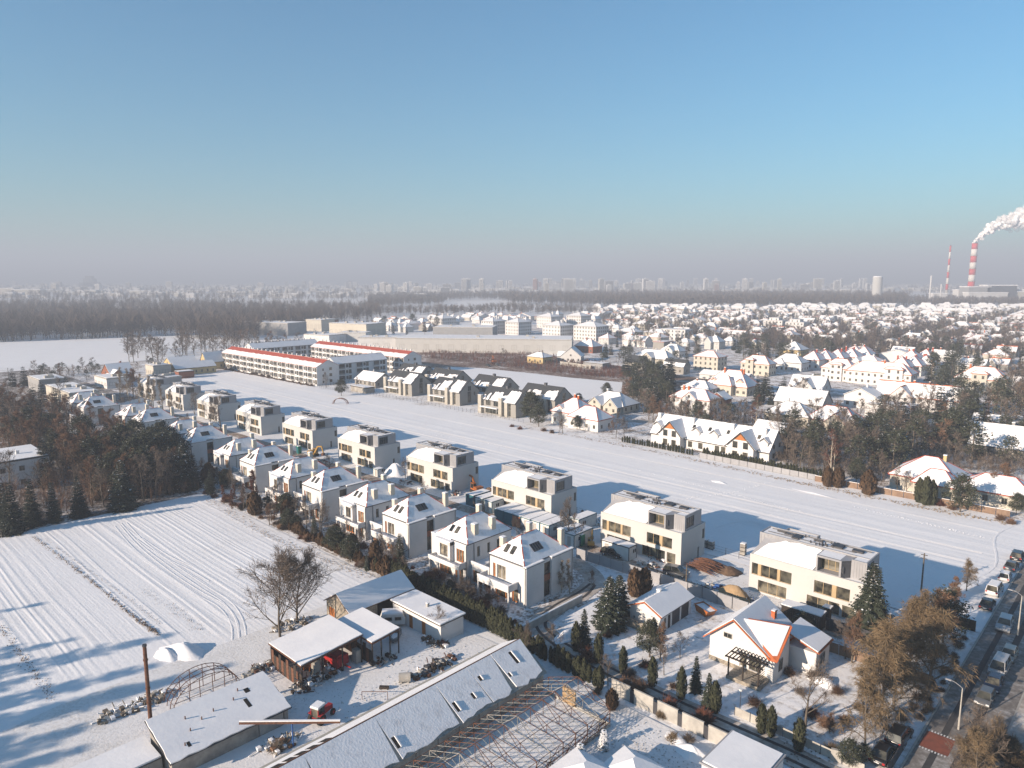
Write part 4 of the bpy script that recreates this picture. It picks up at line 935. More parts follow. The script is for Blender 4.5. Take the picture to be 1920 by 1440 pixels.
# ------------------------------------------------------------------ vehicles
def car(label, col, u, v, rot, typ='sedan', snow=False, group=None, cat='car'):
    """x forward; side profile swept across the width, glass house narrower"""
    o = thing('parked_car', label, cat, u, v, rot, group)
    L, Wd, H = dict(sedan=(4.5, 1.76, 1.44), estate=(4.5, 1.76, 1.50), van=(4.7, 1.85, 1.95), hatch=(3.9, 1.68, 1.48), suv=(4.5, 1.86, 1.68), pickup=(5.2, 1.85, 1.75))[typ]
    h = L / 2
    bon = dict(sedan=.80, estate=.82, van=1.05, hatch=.84, suv=.98, pickup=1.0)[typ]
    low = [(-h, .38), (-h + .05, bon * .98), (-h + .25, bon + .06), (h - 1.25, bon + .08), (h - .25, bon - .10), (h, bon - .32), (h - .03, .34)]
    b = MB()
    secs = [(-Wd / 2, .93, .04), (-Wd / 2 + .10, 1, 0), (Wd / 2 - .10, 1, 0), (Wd / 2, .93, .04)]
    V = []
    for y, k, dz in secs:
        for x, z in low: V.append((x * (.985 if k < 1 else 1), y, .22 + (z - .22) * k + dz))
    n = len(low); F = []
    for i in range(3):
        for j in range(n): F.append((i * n + j, i * n + (j + 1) % n, (i + 1) * n + (j + 1) % n, (i + 1) * n + j))
    F += [tuple(range(n)), tuple(range(4 * n - 1, 3 * n - 1, -1))]
    b.add(V, F)
    build('body', b, col, o, True)
    x0, x1, x2, x3 = dict(sedan=(-h + .55, -h + 1.2, .35, 1.15), estate=(-h + .06, -h + .45, .35, 1.15), van=(-h + .05, -h + .22, 1.0, 1.75), hatch=(-h + .08, -h + .5, .35, 1.05), suv=(-h + .06, -h + .4, .4, 1.15), pickup=(-.7, -.4, .6, 1.3))[typ]
    w0, w1 = Wd / 2 - .08, Wd / 2 - .24
    z0 = bon + .03
    P = [(x0, w0, z0), (x3, w0, z0), (x2, w1, H), (x1, w1, H)]
    c = MB()
    Q = [(x, -y, z) for x, y, z in P]
    c.add(P + Q, [(0, 1, 2, 3), (7, 6, 5, 4), (1, 5, 6, 2), (4, 0, 3, 7)])
    gl = build('window', c, 'glass', o)
    r = MB(); r.add([(x1 - .03, -w1 - .02, H), (x2 + .03, -w1 - .02, H), (x2 + .03, w1 + .02, H), (x1 - .03, w1 + .02, H), (x1 + .1, -w1 + .1, H + .05), (x2 - .1, -w1 + .1, H + .05), (x2 - .1, w1 - .1, H + .05), (x1 + .1, w1 - .1, H + .05)], [(0, 1, 5, 4), (1, 2, 6, 5), (2, 3, 7, 6), (3, 0, 4, 7), (4, 5, 6, 7)])
    for s in (-1, 1):
        for a, q in ((P[1], P[2]), (P[0], P[3]), (tuple((Vector(P[0]) * .5 + Vector(P[1]) * .5)), tuple((Vector(P[3]) * .5 + Vector(P[2]) * .5)))): r.bar((a[0], s * (a[1] + .005), a[2]), (q[0], s * (q[1] + .005), q[2]), .07, .05)
    build('roof', r, 'roof_snow' if snow else col, o)
    if typ == 'pickup':
        t_ = MB(); t_.box(-h + .1, -.75, -.75, .75, bon + .0, bon + .05); build('load_bed', t_, 'dark_inside', o)
    for x in (-h + .82, h - .85):
        for s in (-1, 1):
            w = MB(); w.tube((x, s * (Wd / 2 - .2), .31), (x, s * (Wd / 2 + .015), .31), .31, .31, 12); wo = build('wheel', w, 'rubber', o)
            w = MB(); w.tube((x, s * (Wd / 2 + .0), .31), (x, s * (Wd / 2 + .025), .31), .19, .19, 8); build('rim', w, 'car_silver', wo)
    for s in (-1, 1):
        l_ = MB(); l_.box(h - .14, h - .02, s * Wd * .36 - .17, s * Wd * .36 + .17, bon - .28, bon - .12); build('headlight', l_, 'white_paint', o)
        l_ = MB(); l_.box(-h - .0, -h + .1, s * Wd * .39 - .13, s * Wd * .39 + .13, bon - .25, bon - .02); build('tail_light', l_, 'paint_red', o)
        l_ = MB(); l_.box(x3 - .35, x3 - .18, s * (Wd / 2 + .02) - .08, s * (Wd / 2 + .02) + .08, bon + .05, bon + .18); build('mirror', l_, col, o)
    pl = MB(); pl.box(-h - .015, -h + .02, -.26, .26, .52, .63); build('number_plate', pl, 'white_paint', o)
    return o
VR = math.pi / 2      # facing up the street (+v)
pk = 'cars parked along the street'
CARS = [(1655, 1420, 'car_black', 'sedan', VR, 'black sedan at the lower edge, half under the shrub, before the red crossing'), (1685, 1388, 'car_black', 'suv', VR, 'black car parked just behind the other black one by the red crossing'),
        (1846, 1316, 'car_grey', 'hatch', -VR, 'grey-blue car nearest the street lamp in the line of parked cars'), (1862, 1288, 'car_navy', 'sedan', -VR, 'dark navy car second in the parked line'), (1873, 1260, 'car_silver', 'van', -VR, 'silver van third in the line of parked cars'),
        (1891, 1234, 'car_beige', 'hatch', -VR, 'beige hatchback fourth in the line of parked cars'), (1883, 1178, 'car_silver', 'suv', -VR, 'silver car driving up the middle of the street'), (1851, 1138, 'car_black', 'sedan', VR, 'black car parked at the garden corner across the street'),
        (1864, 1112, 'car_white', 'van', VR, 'white van parked beside the snow strip'), (1884, 1086, 'car_white', 'hatch', VR, 'white car behind the white van'), (1896, 1066, 'car_grey', 'sedan', VR, 'dark grey car near the end of the strip'), (1907, 1048, 'car_black', 'suv', VR, 'black car farthest up the street')]
for x, y, c, ty, ro, lab in CARS:
    u, v = at(x, y); car(lab, c, u, v, ro + rnd.uniform(-.03, .03), ty, c in ('car_white',), pk)
car('black estate car parked in front of the white site cabin', 'car_black', *at(1148, 1042), 0.1, 'estate')
car('dark car under snow beside the rusty steel bars', 'car_grey', *at(1268, 1078), 0.2, 'suv')
car('silver car half hidden behind the dark shrub at the bin store', 'car_silver', *at(1497, 1152), 0.05, 'estate')
for x, y, c, lab in ((340, 733, 'car_navy', 'dark car at the far end of the beige row'), (1001, 684 + 4, 'car_black', 'dark car standing left of the yellow house'), (915, 687, 'car_black', 'black car on the snow in front of the brown scrub'), (932, 686, 'car_grey', 'grey car beside the black one before the scrub'), (1100, 678, 'car_navy', 'dark car beside the white wall of the gabled house'), (1142, 688, 'car_red', 'red car beside the low garage in front of the thicket')):
    car(lab, c, *at(x, y), rnd.uniform(-.4, .4), 'sedan')
car('white minibus standing at the hedge below the terraces', 'car_white', *at(1534, 707), 0.0, 'van', cat='van')
def excavator(label, u, v, rot, paint, s=1.0):
    o = thing('excavator', label, 'excavator', u, v, rot); o.scale = (s, s, s)
    for y in (-1.0, 1.0):
        b = MB(); pr = [(-1.7, .35), (-1.45, .05), (1.45, .05), (1.7, .35), (1.7, .55), (1.4, .82), (-1.4, .82), (-1.7, .55)]
        b.add([(x, y - .28, z) for x, z in pr] + [(x, y + .28, z) for x, z in pr], [tuple(range(8)), tuple(range(15, 7, -1))] + [(i, (i + 1) % 8, 8 + (i + 1) % 8, 8 + i) for i in range(8)]); build('track', b, 'rubber', o)
    b = MB(); b.box(-2.0, 1.2, -1.2, 1.2, .95, 1.35); b.box(-2.0, -.4, -1.2, 1.2, 1.35, 2.0); b.tube((0, 0, .7), (0, 0, .95), .7, .7, 10); build('body', b, paint, o)
    c = MB(); c.box(-.3, 1.15, .2, 1.15, 1.36, 2.75); build('cab', c, 'glass', o)
    f = MB()
    for x in (-.3, 1.1):
        for y in (.2, 1.1): f.box(x, x + .08, y, y + .08, 1.36, 2.78)
    f.box(-.32, 1.2, .18, 1.2, 2.75, 2.86); build('cab_frame', f, paint, o)
    bm = MB(); bm.bar((.9, -.3, 1.4), (2.6, -.3, 4.0), .42, .5); bm.bar((2.5, -.3, 3.95), (4.6, -.3, 4.2), .38, .42); build('boom', bm, paint, o)
    a = MB(); a.bar((4.5, -.3, 4.3), (5.2, -.3, 1.9), .32, .38); build('arm', a, paint, o)
    k = MB(); k.prism([(4.6, -.8), (5.5, -.8), (5.5, .2), (4.6, .2)], .9, 1.8); k.poly([(4.6, -.8, .9), (4.6, .2, .9), (4.2, .2, 1.3), (4.2, -.8, 1.3)]); build('bucket', k, 'rust', o)
    return o
excavator('orange excavator with bent boom beside the soil heap', *at(893, 923), math.pi - .2, 'paint_orange', .85)
excavator('yellow excavator with raised boom in front of the beige row', *at(588, 855), .25, 'paint_yellow', .8)
excavator('small yellow mini digger by the green portable toilet', *at(1108, 1024), 2.2, 'paint_yellow', .55)
excavator('orange digger working far off at the edge of the scrub', *at(926, 681), 2.6, 'paint_orange')
def tractor(u, v, rot):
    o = thing('tractor', 'red tractor with a snowy cab roof in the farm yard', 'tractor', u, v, rot); o.scale = (.88, .88, .88)
    b = MB(); b.box(.3, 2.3, -.35, .35, .75, 1.35); b.box(-1.0, .4, -.42, .42, .55, 1.05); build('body', b, 'paint_red', o)
    c = MB(); c.box(-1.0, .35, -.62, .62, 1.05, 2.35); build('cab', c, 'glass', o)
    f = MB()
    for x in (-1.02, .29):
        for y in (-.64, .56): f.box(x, x + .09, y, y + .09, 1.0, 2.4)
    build('cab_frame', f, 'paint_red', o)
    r = MB(); r.box(-1.1, .45, -.7, .7, 2.38, 2.5); r.box(-1.05, .4, -.65, .65, 2.5, 2.66, 1); build('cab_roof', r, ['white_paint', 'roof_snow'], o)
    for x, rad, wd, y in ((-.6, .75, .38, .78), (1.9, .46, .26, .66)):
        for s in (-1, 1):
            w = MB(); w.tube((x, s * (y - wd / 2), rad), (x, s * (y + wd / 2), rad), rad, rad, 14); wo = build('wheel', w, 'rubber', o)
            w = MB(); w.tube((x, s * (y - wd / 2 - .01), rad), (x, s * (y + wd / 2 + .01), rad), rad * .5, rad * .5, 10); build('rim', w, 'paint_red', wo)
    for s in (-1, 1):
        f = MB(); f.box(-1.1, -.05, s * .8 - .25, s * .8 + .25, 1.5, 1.58); build('mudguard', f, 'paint_red', o)
    e = MB(); e.tube((1.4, .2, 1.35), (1.4, .2, 2.1), .04); build('exhaust', e, 'dark_metal', o)
tractor(*at(600, 1352), 1.9)
# ------------------------------------------------------------------ the farm in the foreground
def gable_ends(mb, x0, x1, y0, y1, H, Z, ax='y', m=0):
    if ax == 'y':
        for y in (y0, y1): mb.poly([(x0, y, H), (x1, y, H), ((x0 + x1) / 2, y, Z)], m)
    else:
        for x in (x0, x1): mb.poly([(x, y0, H), (x, y1, H), (x, (y0 + y1) / 2, Z)], m)
# long cream-ridged barn: local x across, y along
def long_barn():
    t = thing('long_barn', 'long low barn with a snowy ridged roof and slots in it', 'barn', -64.0, 8.0)
    Wd, D, H, Z = 9.0, 55.8, 2.5, 5.0
    w = MB(); facade(w, Tr(Wd), 0, D, -.3, H); facade(w, Tl(0), 0, D, -.3, H); facade(w, Tb(D), 0, Wd, -.3, H, [(3.6, 5.4, -.2, 2.1)]); facade(w, Tf(0), 0, Wd, -.3, H); gable_ends(w, 0, Wd, 0, D, H, Z - .05)
    for k in range(18): w.box(Wd, Wd + .12, 1 + k * 3.1, 1.35 + k * 3.1, -.3, H - .15)
    build('wall', w, 'old_plaster', t)
    r = MB(); r.slab([(-.35, -.3, H - .18), (Wd / 2, -.3, Z), (Wd / 2, D + .3, Z), (-.35, D + .3, H - .18)], .10); r.slab([(Wd + .35, -.3, H - .18), (Wd / 2, -.3, Z), (Wd / 2, D + .3, Z), (Wd + .35, D + .3, H - .18)], .10)
    build('roof', r, 'asbestos', t)
    k = (Z - H) / (Wd / 2); rr = random.Random(8)
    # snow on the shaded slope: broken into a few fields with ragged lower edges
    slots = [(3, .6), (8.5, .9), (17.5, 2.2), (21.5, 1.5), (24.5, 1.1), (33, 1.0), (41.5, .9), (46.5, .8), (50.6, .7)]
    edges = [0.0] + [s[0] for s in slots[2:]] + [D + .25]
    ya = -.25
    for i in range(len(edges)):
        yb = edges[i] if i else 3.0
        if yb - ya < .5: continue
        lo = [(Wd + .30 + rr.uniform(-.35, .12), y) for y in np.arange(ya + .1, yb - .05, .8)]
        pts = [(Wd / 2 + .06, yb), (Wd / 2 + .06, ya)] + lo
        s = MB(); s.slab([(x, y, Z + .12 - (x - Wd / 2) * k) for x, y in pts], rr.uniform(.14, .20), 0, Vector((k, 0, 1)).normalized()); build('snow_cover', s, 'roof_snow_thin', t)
        ya = yb
    for y0, x0, x1, w_ in ((14.2, 7.4, 8.7, .5), (17.8, 5.0, 7.3, .55), (25.5, 7.2, 8.7, .55), (33.2, 7.2, 8.4, .4), (41.8, 7.2, 8.3, .4), (44.6, 7.3, 8.0, .35), (46.9, 6.1, 6.7, .4), (50.8, 7.4, 7.9, .35), (53.0, 5.4, 7.0, .45)):
        s = MB(); f = lambda x: Z + .12 - (x - Wd / 2) * k + .22
        s.poly([(x0, y0, f(x0)), (x1, y0, f(x1)), (x1, y0 + w_, f(x1)), (x0, y0 + w_, f(x0))]); o = build('roof_slot', s, 'dark_inside', t)
        s = MB(); s.bar((x0, y0 + w_ + .1, f(x0)), (x1, y0 + w_ + .1, f(x1)), .16, .22); build('snow_edge', s, 'roof_snow', o)
    # the lit slope
    s = MB(); o = ragged([(1.4, -.2), (Wd / 2 - .05, -.2), (Wd / 2 - .05, D + .2), (1.4, D + .2)], .12, 1.5, rr, keep=(0, 1, 2))
    s.slab([(x, y, Z + .12 - (Wd / 2 - x) * k) for x, y in o], .10, 0, Vector((-k, 0, 1)).normalized()); build('snow_cover', s, 'roof_snow', t)
    for y0 in (20.3, 21.6, 22.9, 24.2, 25.5, 27.0, 15, 16.4, 11.5):
        s = MB(); f = lambda x: Z + .26 - (Wd / 2 - x) * k
        s.poly([(3.0, y0, f(3.0)), (4.3, y0, f(4.3)), (4.3, y0 + 1.0, f(4.3)), (3.0, y0 + 1.0, f(3.0))]); build('roof_slot', s, 'dark_inside', t)
    c = MB(); c.bar((Wd / 2, -.3, Z + .2), (Wd / 2, D + .3, Z + .2), .12, .10); build('ridge_cap', c, 'rust', t)
long_barn()
def greenhouse():
    t = thing('greenhouse_frame', 'rusty bare steel frame of a glasshouse standing in snow', 'greenhouse frame', -54.0, 35.5)
    Wd, D, H, Z = 9.6, 28.0, 2.3, 4.3
    for k in range(14):
        y = k * D / 13
        m = MB(); top = (Wd / 2, y, Z)
        for x in (.05, Wd - .05): m.bar((x, y, -.1), (x, y, H), .075, .075)
        for a, b in (((.05, y, H), top), ((Wd - .05, y, H), top), ((.05, y, H), (Wd - .05, y, H)), ((Wd / 2, y, H), top), ((Wd * .25, y, H), (Wd * .25, y, (H + Z) / 2)), ((Wd * .75, y, H), (Wd * .75, y, (H + Z) / 2)), ((Wd * .25, y, H), top), ((Wd * .75, y, H), top)): m.bar(a, b, .05, .05)
        build('truss', m, 'rust' if k % 4 else 'old_plaster', t)
    for i, x in enumerate((.05, Wd * .125, Wd * .25, Wd * .375, Wd / 2, Wd * .625, Wd * .75, Wd * .875, Wd - .05)):
        z = H + (Z - H) * (1 - abs(x - Wd / 2) / (Wd / 2)); m = MB(); m.bar((x, 0, z), (x, D, z), .045, .045)
        build('purlin', m, 'asbestos' if i % 2 else 'rust', t)
    for i in range(9):
        m = MB(); m.bar((Wd, i * D / 9, 0), (Wd, (i + 1) * D / 9, H), .05, .05); m.bar((Wd, (i + 1) * D / 9, 0), (Wd, i * D / 9, H), .05, .05); build('brace', m, 'rust', t)
    for i in range(13):
        m = MB(); ya, yb = i * D / 13, (i + 1) * D / 13
        for xa, xb in ((0.05, Wd / 2), (Wd - .05, Wd / 2)):
            m.bar((xa, (ya + yb) / 2, H), (xb, (ya + yb) / 2, Z), .035, .035)
        build('roof_brace', m, 'asbestos', t)
    for z in (.55, 1.1, 1.7): 
        m = MB(); m.bar((Wd, 0, z), (Wd, D, z), .05, .06); build('side_rail', m, 'rust', t)
    m = MB(); m.box(Wd - .06, Wd + .06, 0, D, -.2, .42); m.box(-.06, .06, 0, D, -.2, .4); m.box(.06, Wd - .06, D - .06, D + .06, -.2, .4); build('base_wall', m, 'concrete', t)
    m = MB(); r = random.Random(2)
    for k in range(420):
        y = r.uniform(0, D); z = r.uniform(.1, 1.6); m.bar((Wd + r.uniform(-.1, .25), y, z), (Wd + r.uniform(-.1, .25), y + r.uniform(-.9, .9), z + r.uniform(-.5, .5)), .03, .03)
    build('dry_vine', m, 'twig_red', t).__setitem__('kind', 'stuff')
    m = MB(); m.box(2.6, 4.6, D - .3, D - .1, .3, 2.3); build('end_panel', m, 'sand', t)
greenhouse()
def low_barn():
    t = thing('low_barn', 'low shed with snow on its single-slope roof, beside the brown pipe', 'shed', -78.2, 24.6)
    w = MB(); facade(w, Tr(5.8), 0, 13.3, -.3, 2.0, [(9.6, 12.8, .1, 1.7)], .1); facade(w, Tl(0), 0, 13.3, -.3, 3.6); w.poly([(0, 0, -.3), (5.8, 0, -.3), (5.8, 0, 2), (0, 0, 3.6)]); w.poly([(0, 13.3, -.3), (5.8, 13.3, -.3), (5.8, 13.3, 2), (0, 13.3, 3.6)])
    build('wall', w, 'old_plaster', t)
    d = MB(); d.boxT(Tr(5.8), 9.7, 12.7, .1, 1.65, -.12, -.04); build('door', d, 'concrete', t)
    r = MB(); r.slab([(-.6, -.3, 3.75), (6.2, -.3, 1.9), (6.2, 13.6, 1.9), (-.6, 13.6, 3.75)], .1); build('roof', r, 'dark_metal', t)
    rr = random.Random(3); k = 1.85 / 6.8
    o = ragged([(-.5, -.2), (6.15, -.2), (6.15, 13.5), (-.5, 13.5)], .10, .9, rr, keep=(3,))
    s = MB(); s.slab([(x, y, 3.86 - (x + .6) * k) for x, y in o], .16, 0, Vector((k, 0, 1)).normalized()); build('snow_cover', s, 'roof_snow', t)
    for x, y in ((.9, 9.6), (1.9, 8.6), (3.4, 3.0), (2.2, 6.1), (2.6, 4.6), (1.6, 3.2), (4.9, 1.8)):
        s = MB(); z = 3.86 - (x + .6) * k; s.tube((x, y, z), (x, y, z + .5), .07, .07, 6); build('vent_pipe', s, 'rust', t)
    for x, y, w_, l_ in ((1.0, 10.2, .7, .6), (2.4, 9.5, 1.4, .45), (4.6, 2.0, .7, .35)):
        z = lambda q: 4.04 - (q + .6) * k
        s = MB(); s.poly([(x, y, z(x)), (x + w_, y, z(x + w_)), (x + w_, y + l_, z(x + w_)), (x, y + l_, z(x))]); build('roof_slot', s, 'dark_inside', t)
    t2 = thing('lean_to', 'low flat-roofed lean-to with smooth snow at the edge of the yard', 'shed', -78.6, 5.0)
    w = MB(); w.box(0, 4.4, 0, 19.3, -.3, 1.9); build('wall', w, 'old_plaster', t2)
    w = MB(); w.box(-.25, 4.7, -.2, 19.2, 1.9, 2.0); build('roof', w, 'dark_metal', t2)
    w = MB(); w.box(-.2, 4.6, -.2, 19.15, 2.0, 2.2); build('snow_cover', w, 'roof_snow', t2)
low_barn()
pp = thing('chimney_pipe', 'tall rusty brown chimney pipe standing behind the low shed', 'chimney', -82.8, 26.2)
b = MB()
for k in range(6): b.tube((0, 0, k * 1.75), (0, 0, k * 1.75 + 1.74), .23 - .004 * k, .225 - .004 * k, 12)
build('pipe', b, 'rust', pp)
for k in (2, 3, 5):
    b = MB(); b.tube((0, 0, k * 1.75 - .1), (0, 0, k * 1.75 + .05), .27, .27, 12); build('flange', b, 'rust', pp)
b = MB(); b.tube((0, 0, 10.4), (0, 0, 10.62), .26, .24, 12); build('rim', b, 'dark_metal', pp)
po = thing('tunnel_frame', 'arched frame of a plastic tunnel without its cover', 'tunnel frame', -84.3, 33.5)
for k in range(4):
    m = MB(); x = -k * 1.0; pts = [(x, math.cos(math.pi * i / 12) * 4.2, math.sin(math.pi * i / 12) * 3.1) for i in range(13)]
    for i in range(12): m.tube(pts[i], pts[i + 1], .05, .05, 4, cap=False)
    if k in (0, 3):
        for yy in (-2.2, -.9, .7, 2.2): m.bar((x, yy, 0), (x, yy, 3.1 * math.sqrt(max(0, 1 - (yy / 4.2) ** 2))), .07, .07)
        m.bar((x, -3.2, 1.9), (x, 3.2, 1.9), .05, .05); m.bar((x, -3.9, 1.0), (x, 3.9, 1.0), .05, .05)
    build('hoop', m, 'rust', po)
for i in range(1, 12, 1):
    m = MB(); y, z = math.cos(math.pi * i / 12) * 4.2, math.sin(math.pi * i / 12) * 3.1; m.bar((0, y, z), (-3, y, z), .035, .035); build('lath', m, 'rust', po)
bm = thing('conveyor_beam', 'rusty snow-topped beam held up on a blue post', 'beam', -68.0, 36.0)
m = MB(); d = Vector((4.15, 4.1, 0)); m.bar(tuple(-d + Vector((0, 0, 3.0))), tuple(d * .92 + Vector((0, 0, 3.0))), .26, .24); build('beam', m, 'rust', bm)
m = MB(); m.bar(tuple(-d + Vector((0, 0, 3.24))), tuple(d * .92 + Vector((0, 0, 3.18))), .24, .12); build('snow_cap', m, 'roof_snow', bm)
m = MB(); m.bar((0, 0, 0), (0, 0, 2.83), .12, .12); m.bar((-.4, -.4, 0), (0, 0, 1.2), .06, .06); build('post', m, 'paint_blue', bm)
def open_shed(label, u0, u1, v0, v1, za, zb, back=True):
    t = thing('open_shed', label, 'shed', u0, v0)
    X, Y = u1 - u0, v1 - v0
    r = MB(); r.slab([(-.2, -.3, za), (X + .3, -.3, za), (X + .3, Y + .2, zb), (-.2, Y + .2, zb)], .10); build('roof', r, 'rust', t)
    k = (zb - za) / (Y + .5); s = MB(); o = ragged([(-.1, -.2), (X + .2, -.2), (X + .2, Y + .1), (-.1, Y + .1)], .05, 1.2, random.Random(5)); s.slab([(x, y, za + .11 + (y + .3) * k) for x, y in o], .13, 0, Vector((0, -k, 1)).normalized()); build('snow_cover', s, 'roof_snow', t)
    for y in np.linspace(0, Y, 4):
        for x in (0, X): m = MB(); m.bar((x, y, -.1), (x, y, za + (y + .3) * k), .14, .14); build('post', m, 'dark_wood', t)
    m = MB(); m.box(-.05, .05, 0, Y, -.1, za); build('back_wall', m, 'dark_wood', t)
    for i in range(12):
        m = MB(); x = .1 + i * (X - .2) / 12; m.box(x, x + (X - .2) / 12 - .05, -.04, .04, -.1, za * (.62 if i % 3 else .8)); build('plank', m, 'dark_wood' if i % 2 else 'rust', t)
    m = MB(); m.bar((X, 0, za - .2), (X, Y, zb - .2), .12, .2); build('rail', m, 'rust', t)
open_shed('large open machine shed with a smooth snow roof in the yard', -85.2, -77.3, 42.6, 51.6, 3.3, 4.0)
open_shed('smaller open shed behind, its snow roof half in shadow', -84.2, -75.6, 52.2, 56.6, 3.3, 3.7)
def farm_thing(name, label, cat, mb, m, u, v, rot=0, z=0): return tag(put(build(name, mb, m), u, v, rot, z), label, cat)
m = MB(); m.box(0, 2.6, 0, 2.0, .35, 1.7); m.tube((.5, -.02, .35), (.5, 2.02, .35), .35, .35, 10); m.tube((2.0, -.02, .35), (2.0, 2.02, .35), .35, .35, 10); m.box(2.6, 4.0, .9, 1.1, .45, .55); m.box(.1, 2.5, .1, .9, 1.7, 2.05)
farm_thing('farm_trailer', 'red farm trailer standing in the open shed', 'trailer', m, 'paint_red', -80.3, 47.6, .2)
m = MB(); m.box(0, 1.4, 0, 1.0, .4, 1.6); m.tube((.3, -.1, .4), (.3, 1.1, .4), .4, .4, 10); m.tube((1.2, -.1, .3), (1.2, 1.1, .3), .3, .3, 10); m.tube((1.0, .5, 1.6), (1.0, .5, 2.1), .05)
farm_thing('farm_machine', 'orange farm machine deep inside the open shed', 'machine', m, 'paint_orange', -81.5, 45.0, .5)
m = MB(); m.box(0, .6, 0, 1.1, .1, 2.2); m.box(.02, .58, -.05, 0, .2, 1.2)
farm_thing('cupboard', 'pale upright cupboard standing in the shed opening', 'cupboard', m, 'old_plaster', -79.0, 44.9, .3)
m = MB(); m.box(0, 1.0, 0, .8, .1, 1.9)
farm_thing('cupboard', 'grey metal locker behind the red trailer', 'cupboard', m, 'concrete', -78.4, 50.8)
def scrap(label, u, v, n, ru, rv, h, seed, cols=('rust', 'dark_metal', 'concrete', 'dark_wood', 'roof_snow')):
    r = random.Random(seed); mb = MB()
    for k in range(n):
        a = r.uniform(0, 6.28); q = math.sqrt(r.random()); x, y = math.cos(a) * q * ru, math.sin(a) * q * rv; z = max(0, h * (1 - q) * r.random()); mi = r.randrange(len(cols))
        if r.random() < .6: d = Vector((r.gauss(0, 1), r.gauss(0, 1), r.gauss(0, .45))).normalized() * r.uniform(.3, .9); mb.bar((x, y, z + .15), tuple(Vector((x, y, z + .15)) + d), .1, .08, mi)
        else: s = r.uniform(.12, .38); mb.box(x - s, x + s, y - s * .7, y + s * .7, z, z + s * 1.1, mi)
    o = build('scrap_heap', mb, list(cols)); o['kind'] = 'stuff'
    return tag(put(o, u, v), label, 'scrap heap')
scrap('jumble of scrap and tools under the front of the machine shed', -77.6, 43.2, 90, 1.6, 1.9, 1.5, 1)
scrap('scrap and barrels along the middle of the machine shed', -78.6, 46.8, 60, 1.6, 2.6, 1.2, 2)
scrap('snowy rubble and wrecks behind the machine shed', *at(492, 1255), 90, 1.3, 2.6, 1.0, 3, ('rust', 'concrete', 'roof_snow', 'stone_wall'))
scrap('long heap of snowy scrap beside the long barn', *at(815, 1252), 110, 1.2, 4.2, .8, 4)
scrap('tools leaning at the end of the smaller shed', -75.2, 53.6, 40, 1.3, 1.8, 1.1, 5)
scrap('snow-covered branches by the white store', *at(815, 1205), 60, 2.2, 1.5, .7, 6, ('bark', 'roof_snow', 'twig_brown'))
scrap('pile of stones and branches under the bare trees', *at(548, 1172), 90, 1.6, 3.4, .8, 7, ('stone_wall', 'roof_snow', 'bark'))
scrap('snowy rubble bank beside the tunnel frame', *at(255, 1325), 130, 1.5, 5.0, .7, 8, ('stone_wall', 'roof_snow', 'bark', 'concrete'))
scrap('rubbish heap in the shade at the yard corner', *at(520, 1400), 80, 1.6, 2.6, .8, 9, ('stone_wall', 'roof_snow', 'twig_brown'))
m = MB(); m.tube((0, 0, .7), (1.5, 0, .7), .6, .6, 14); m.box(.2, .4, -.4, .4, 0, .3); m.box(1.1, 1.3, -.4, .4, 0, .3)
farm_thing('tank', 'pale round tank lying in the yard snow', 'tank', m, 'concrete', *at(748, 1280), .9)
m = MB()
for x in (0, 3.2): m.tube((x, 0, 0), (x, 0, 1.1), .04)
m.tube((0, 0, 1.1), (3.2, 0, 1.1), .04)
farm_thing('rail', 'low bent pipe rail standing in the yard snow', 'rail', m, 'rust', *at(679, 1312), .75)
m = MB(); m.box(0, 1.2, 0, .4, .15, .45); m.box(.1, .2, .05, .35, 0, .15); m.box(1.0, 1.1, .05, .35, 0, .15)
farm_thing('bench', 'small dark bench in the yard snow', 'bench', m, 'dark_wood', *at(711, 1294), .7)
def van_trailer(u, v, rot):
    o = thing('caravan', 'old white caravan with a snowy roof by the barn', 'caravan', u, v, rot)
    p = [(-1.9, .5), (-2.0, 1.2), (-1.6, 2.1), (1.5, 2.1), (1.9, 1.4), (1.85, .5)]
    b = MB(); b.add([(x, -.95, z) for x, z in p] + [(x, .95, z) for x, z in p], [tuple(range(6)), tuple(range(11, 5, -1))] + [(i, (i + 1) % 6, 6 + (i + 1) % 6, 6 + i) for i in range(6)]); build('body', b, 'container_white', o)
    s = MB(); s.box(-1.6, 1.5, -.95, .95, 2.1, 2.3); build('snow_cap', s, 'roof_snow', o)
    for T, a0, a1 in ((Tf(-.95), -1.2, -.1), (Tf(-.95), .3, 1.3), (Tr(1.88), -.5, .5)): window(o, T, a0, a1, 1.2, 1.75, 1, -.01)
    for s_ in (-1, 1): w = MB(); w.tube((0, s_ * .8, .32), (0, s_ * .98, .32), .32, .32, 12); build('wheel', w, 'rubber', o)
    w = MB(); w.bar((1.8, 0, .5), (3.0, 0, .45), .08, .08); build('drawbar', w, 'dark_metal', o)
van_trailer(*at(737, 1172), 0.9)
m = MB(); pr = [(0, 0), (.5, -.55), (3.0, -.6), (3.6, 0), (3.0, .6), (.5, .55)]
m.prism(pr, .25, .75); m.prism([(x * .8 + .4, y * .7) for x, y in pr], .75, .78, 1); m.box(.8, 1.6, -.4, .4, .78, 1.1)
tag(put(build('boat', m, ['car_grey', 'roof_snow']), *at(748, 1186), -.9), 'small grey boat upturned in the farm yard snow', 'boat')
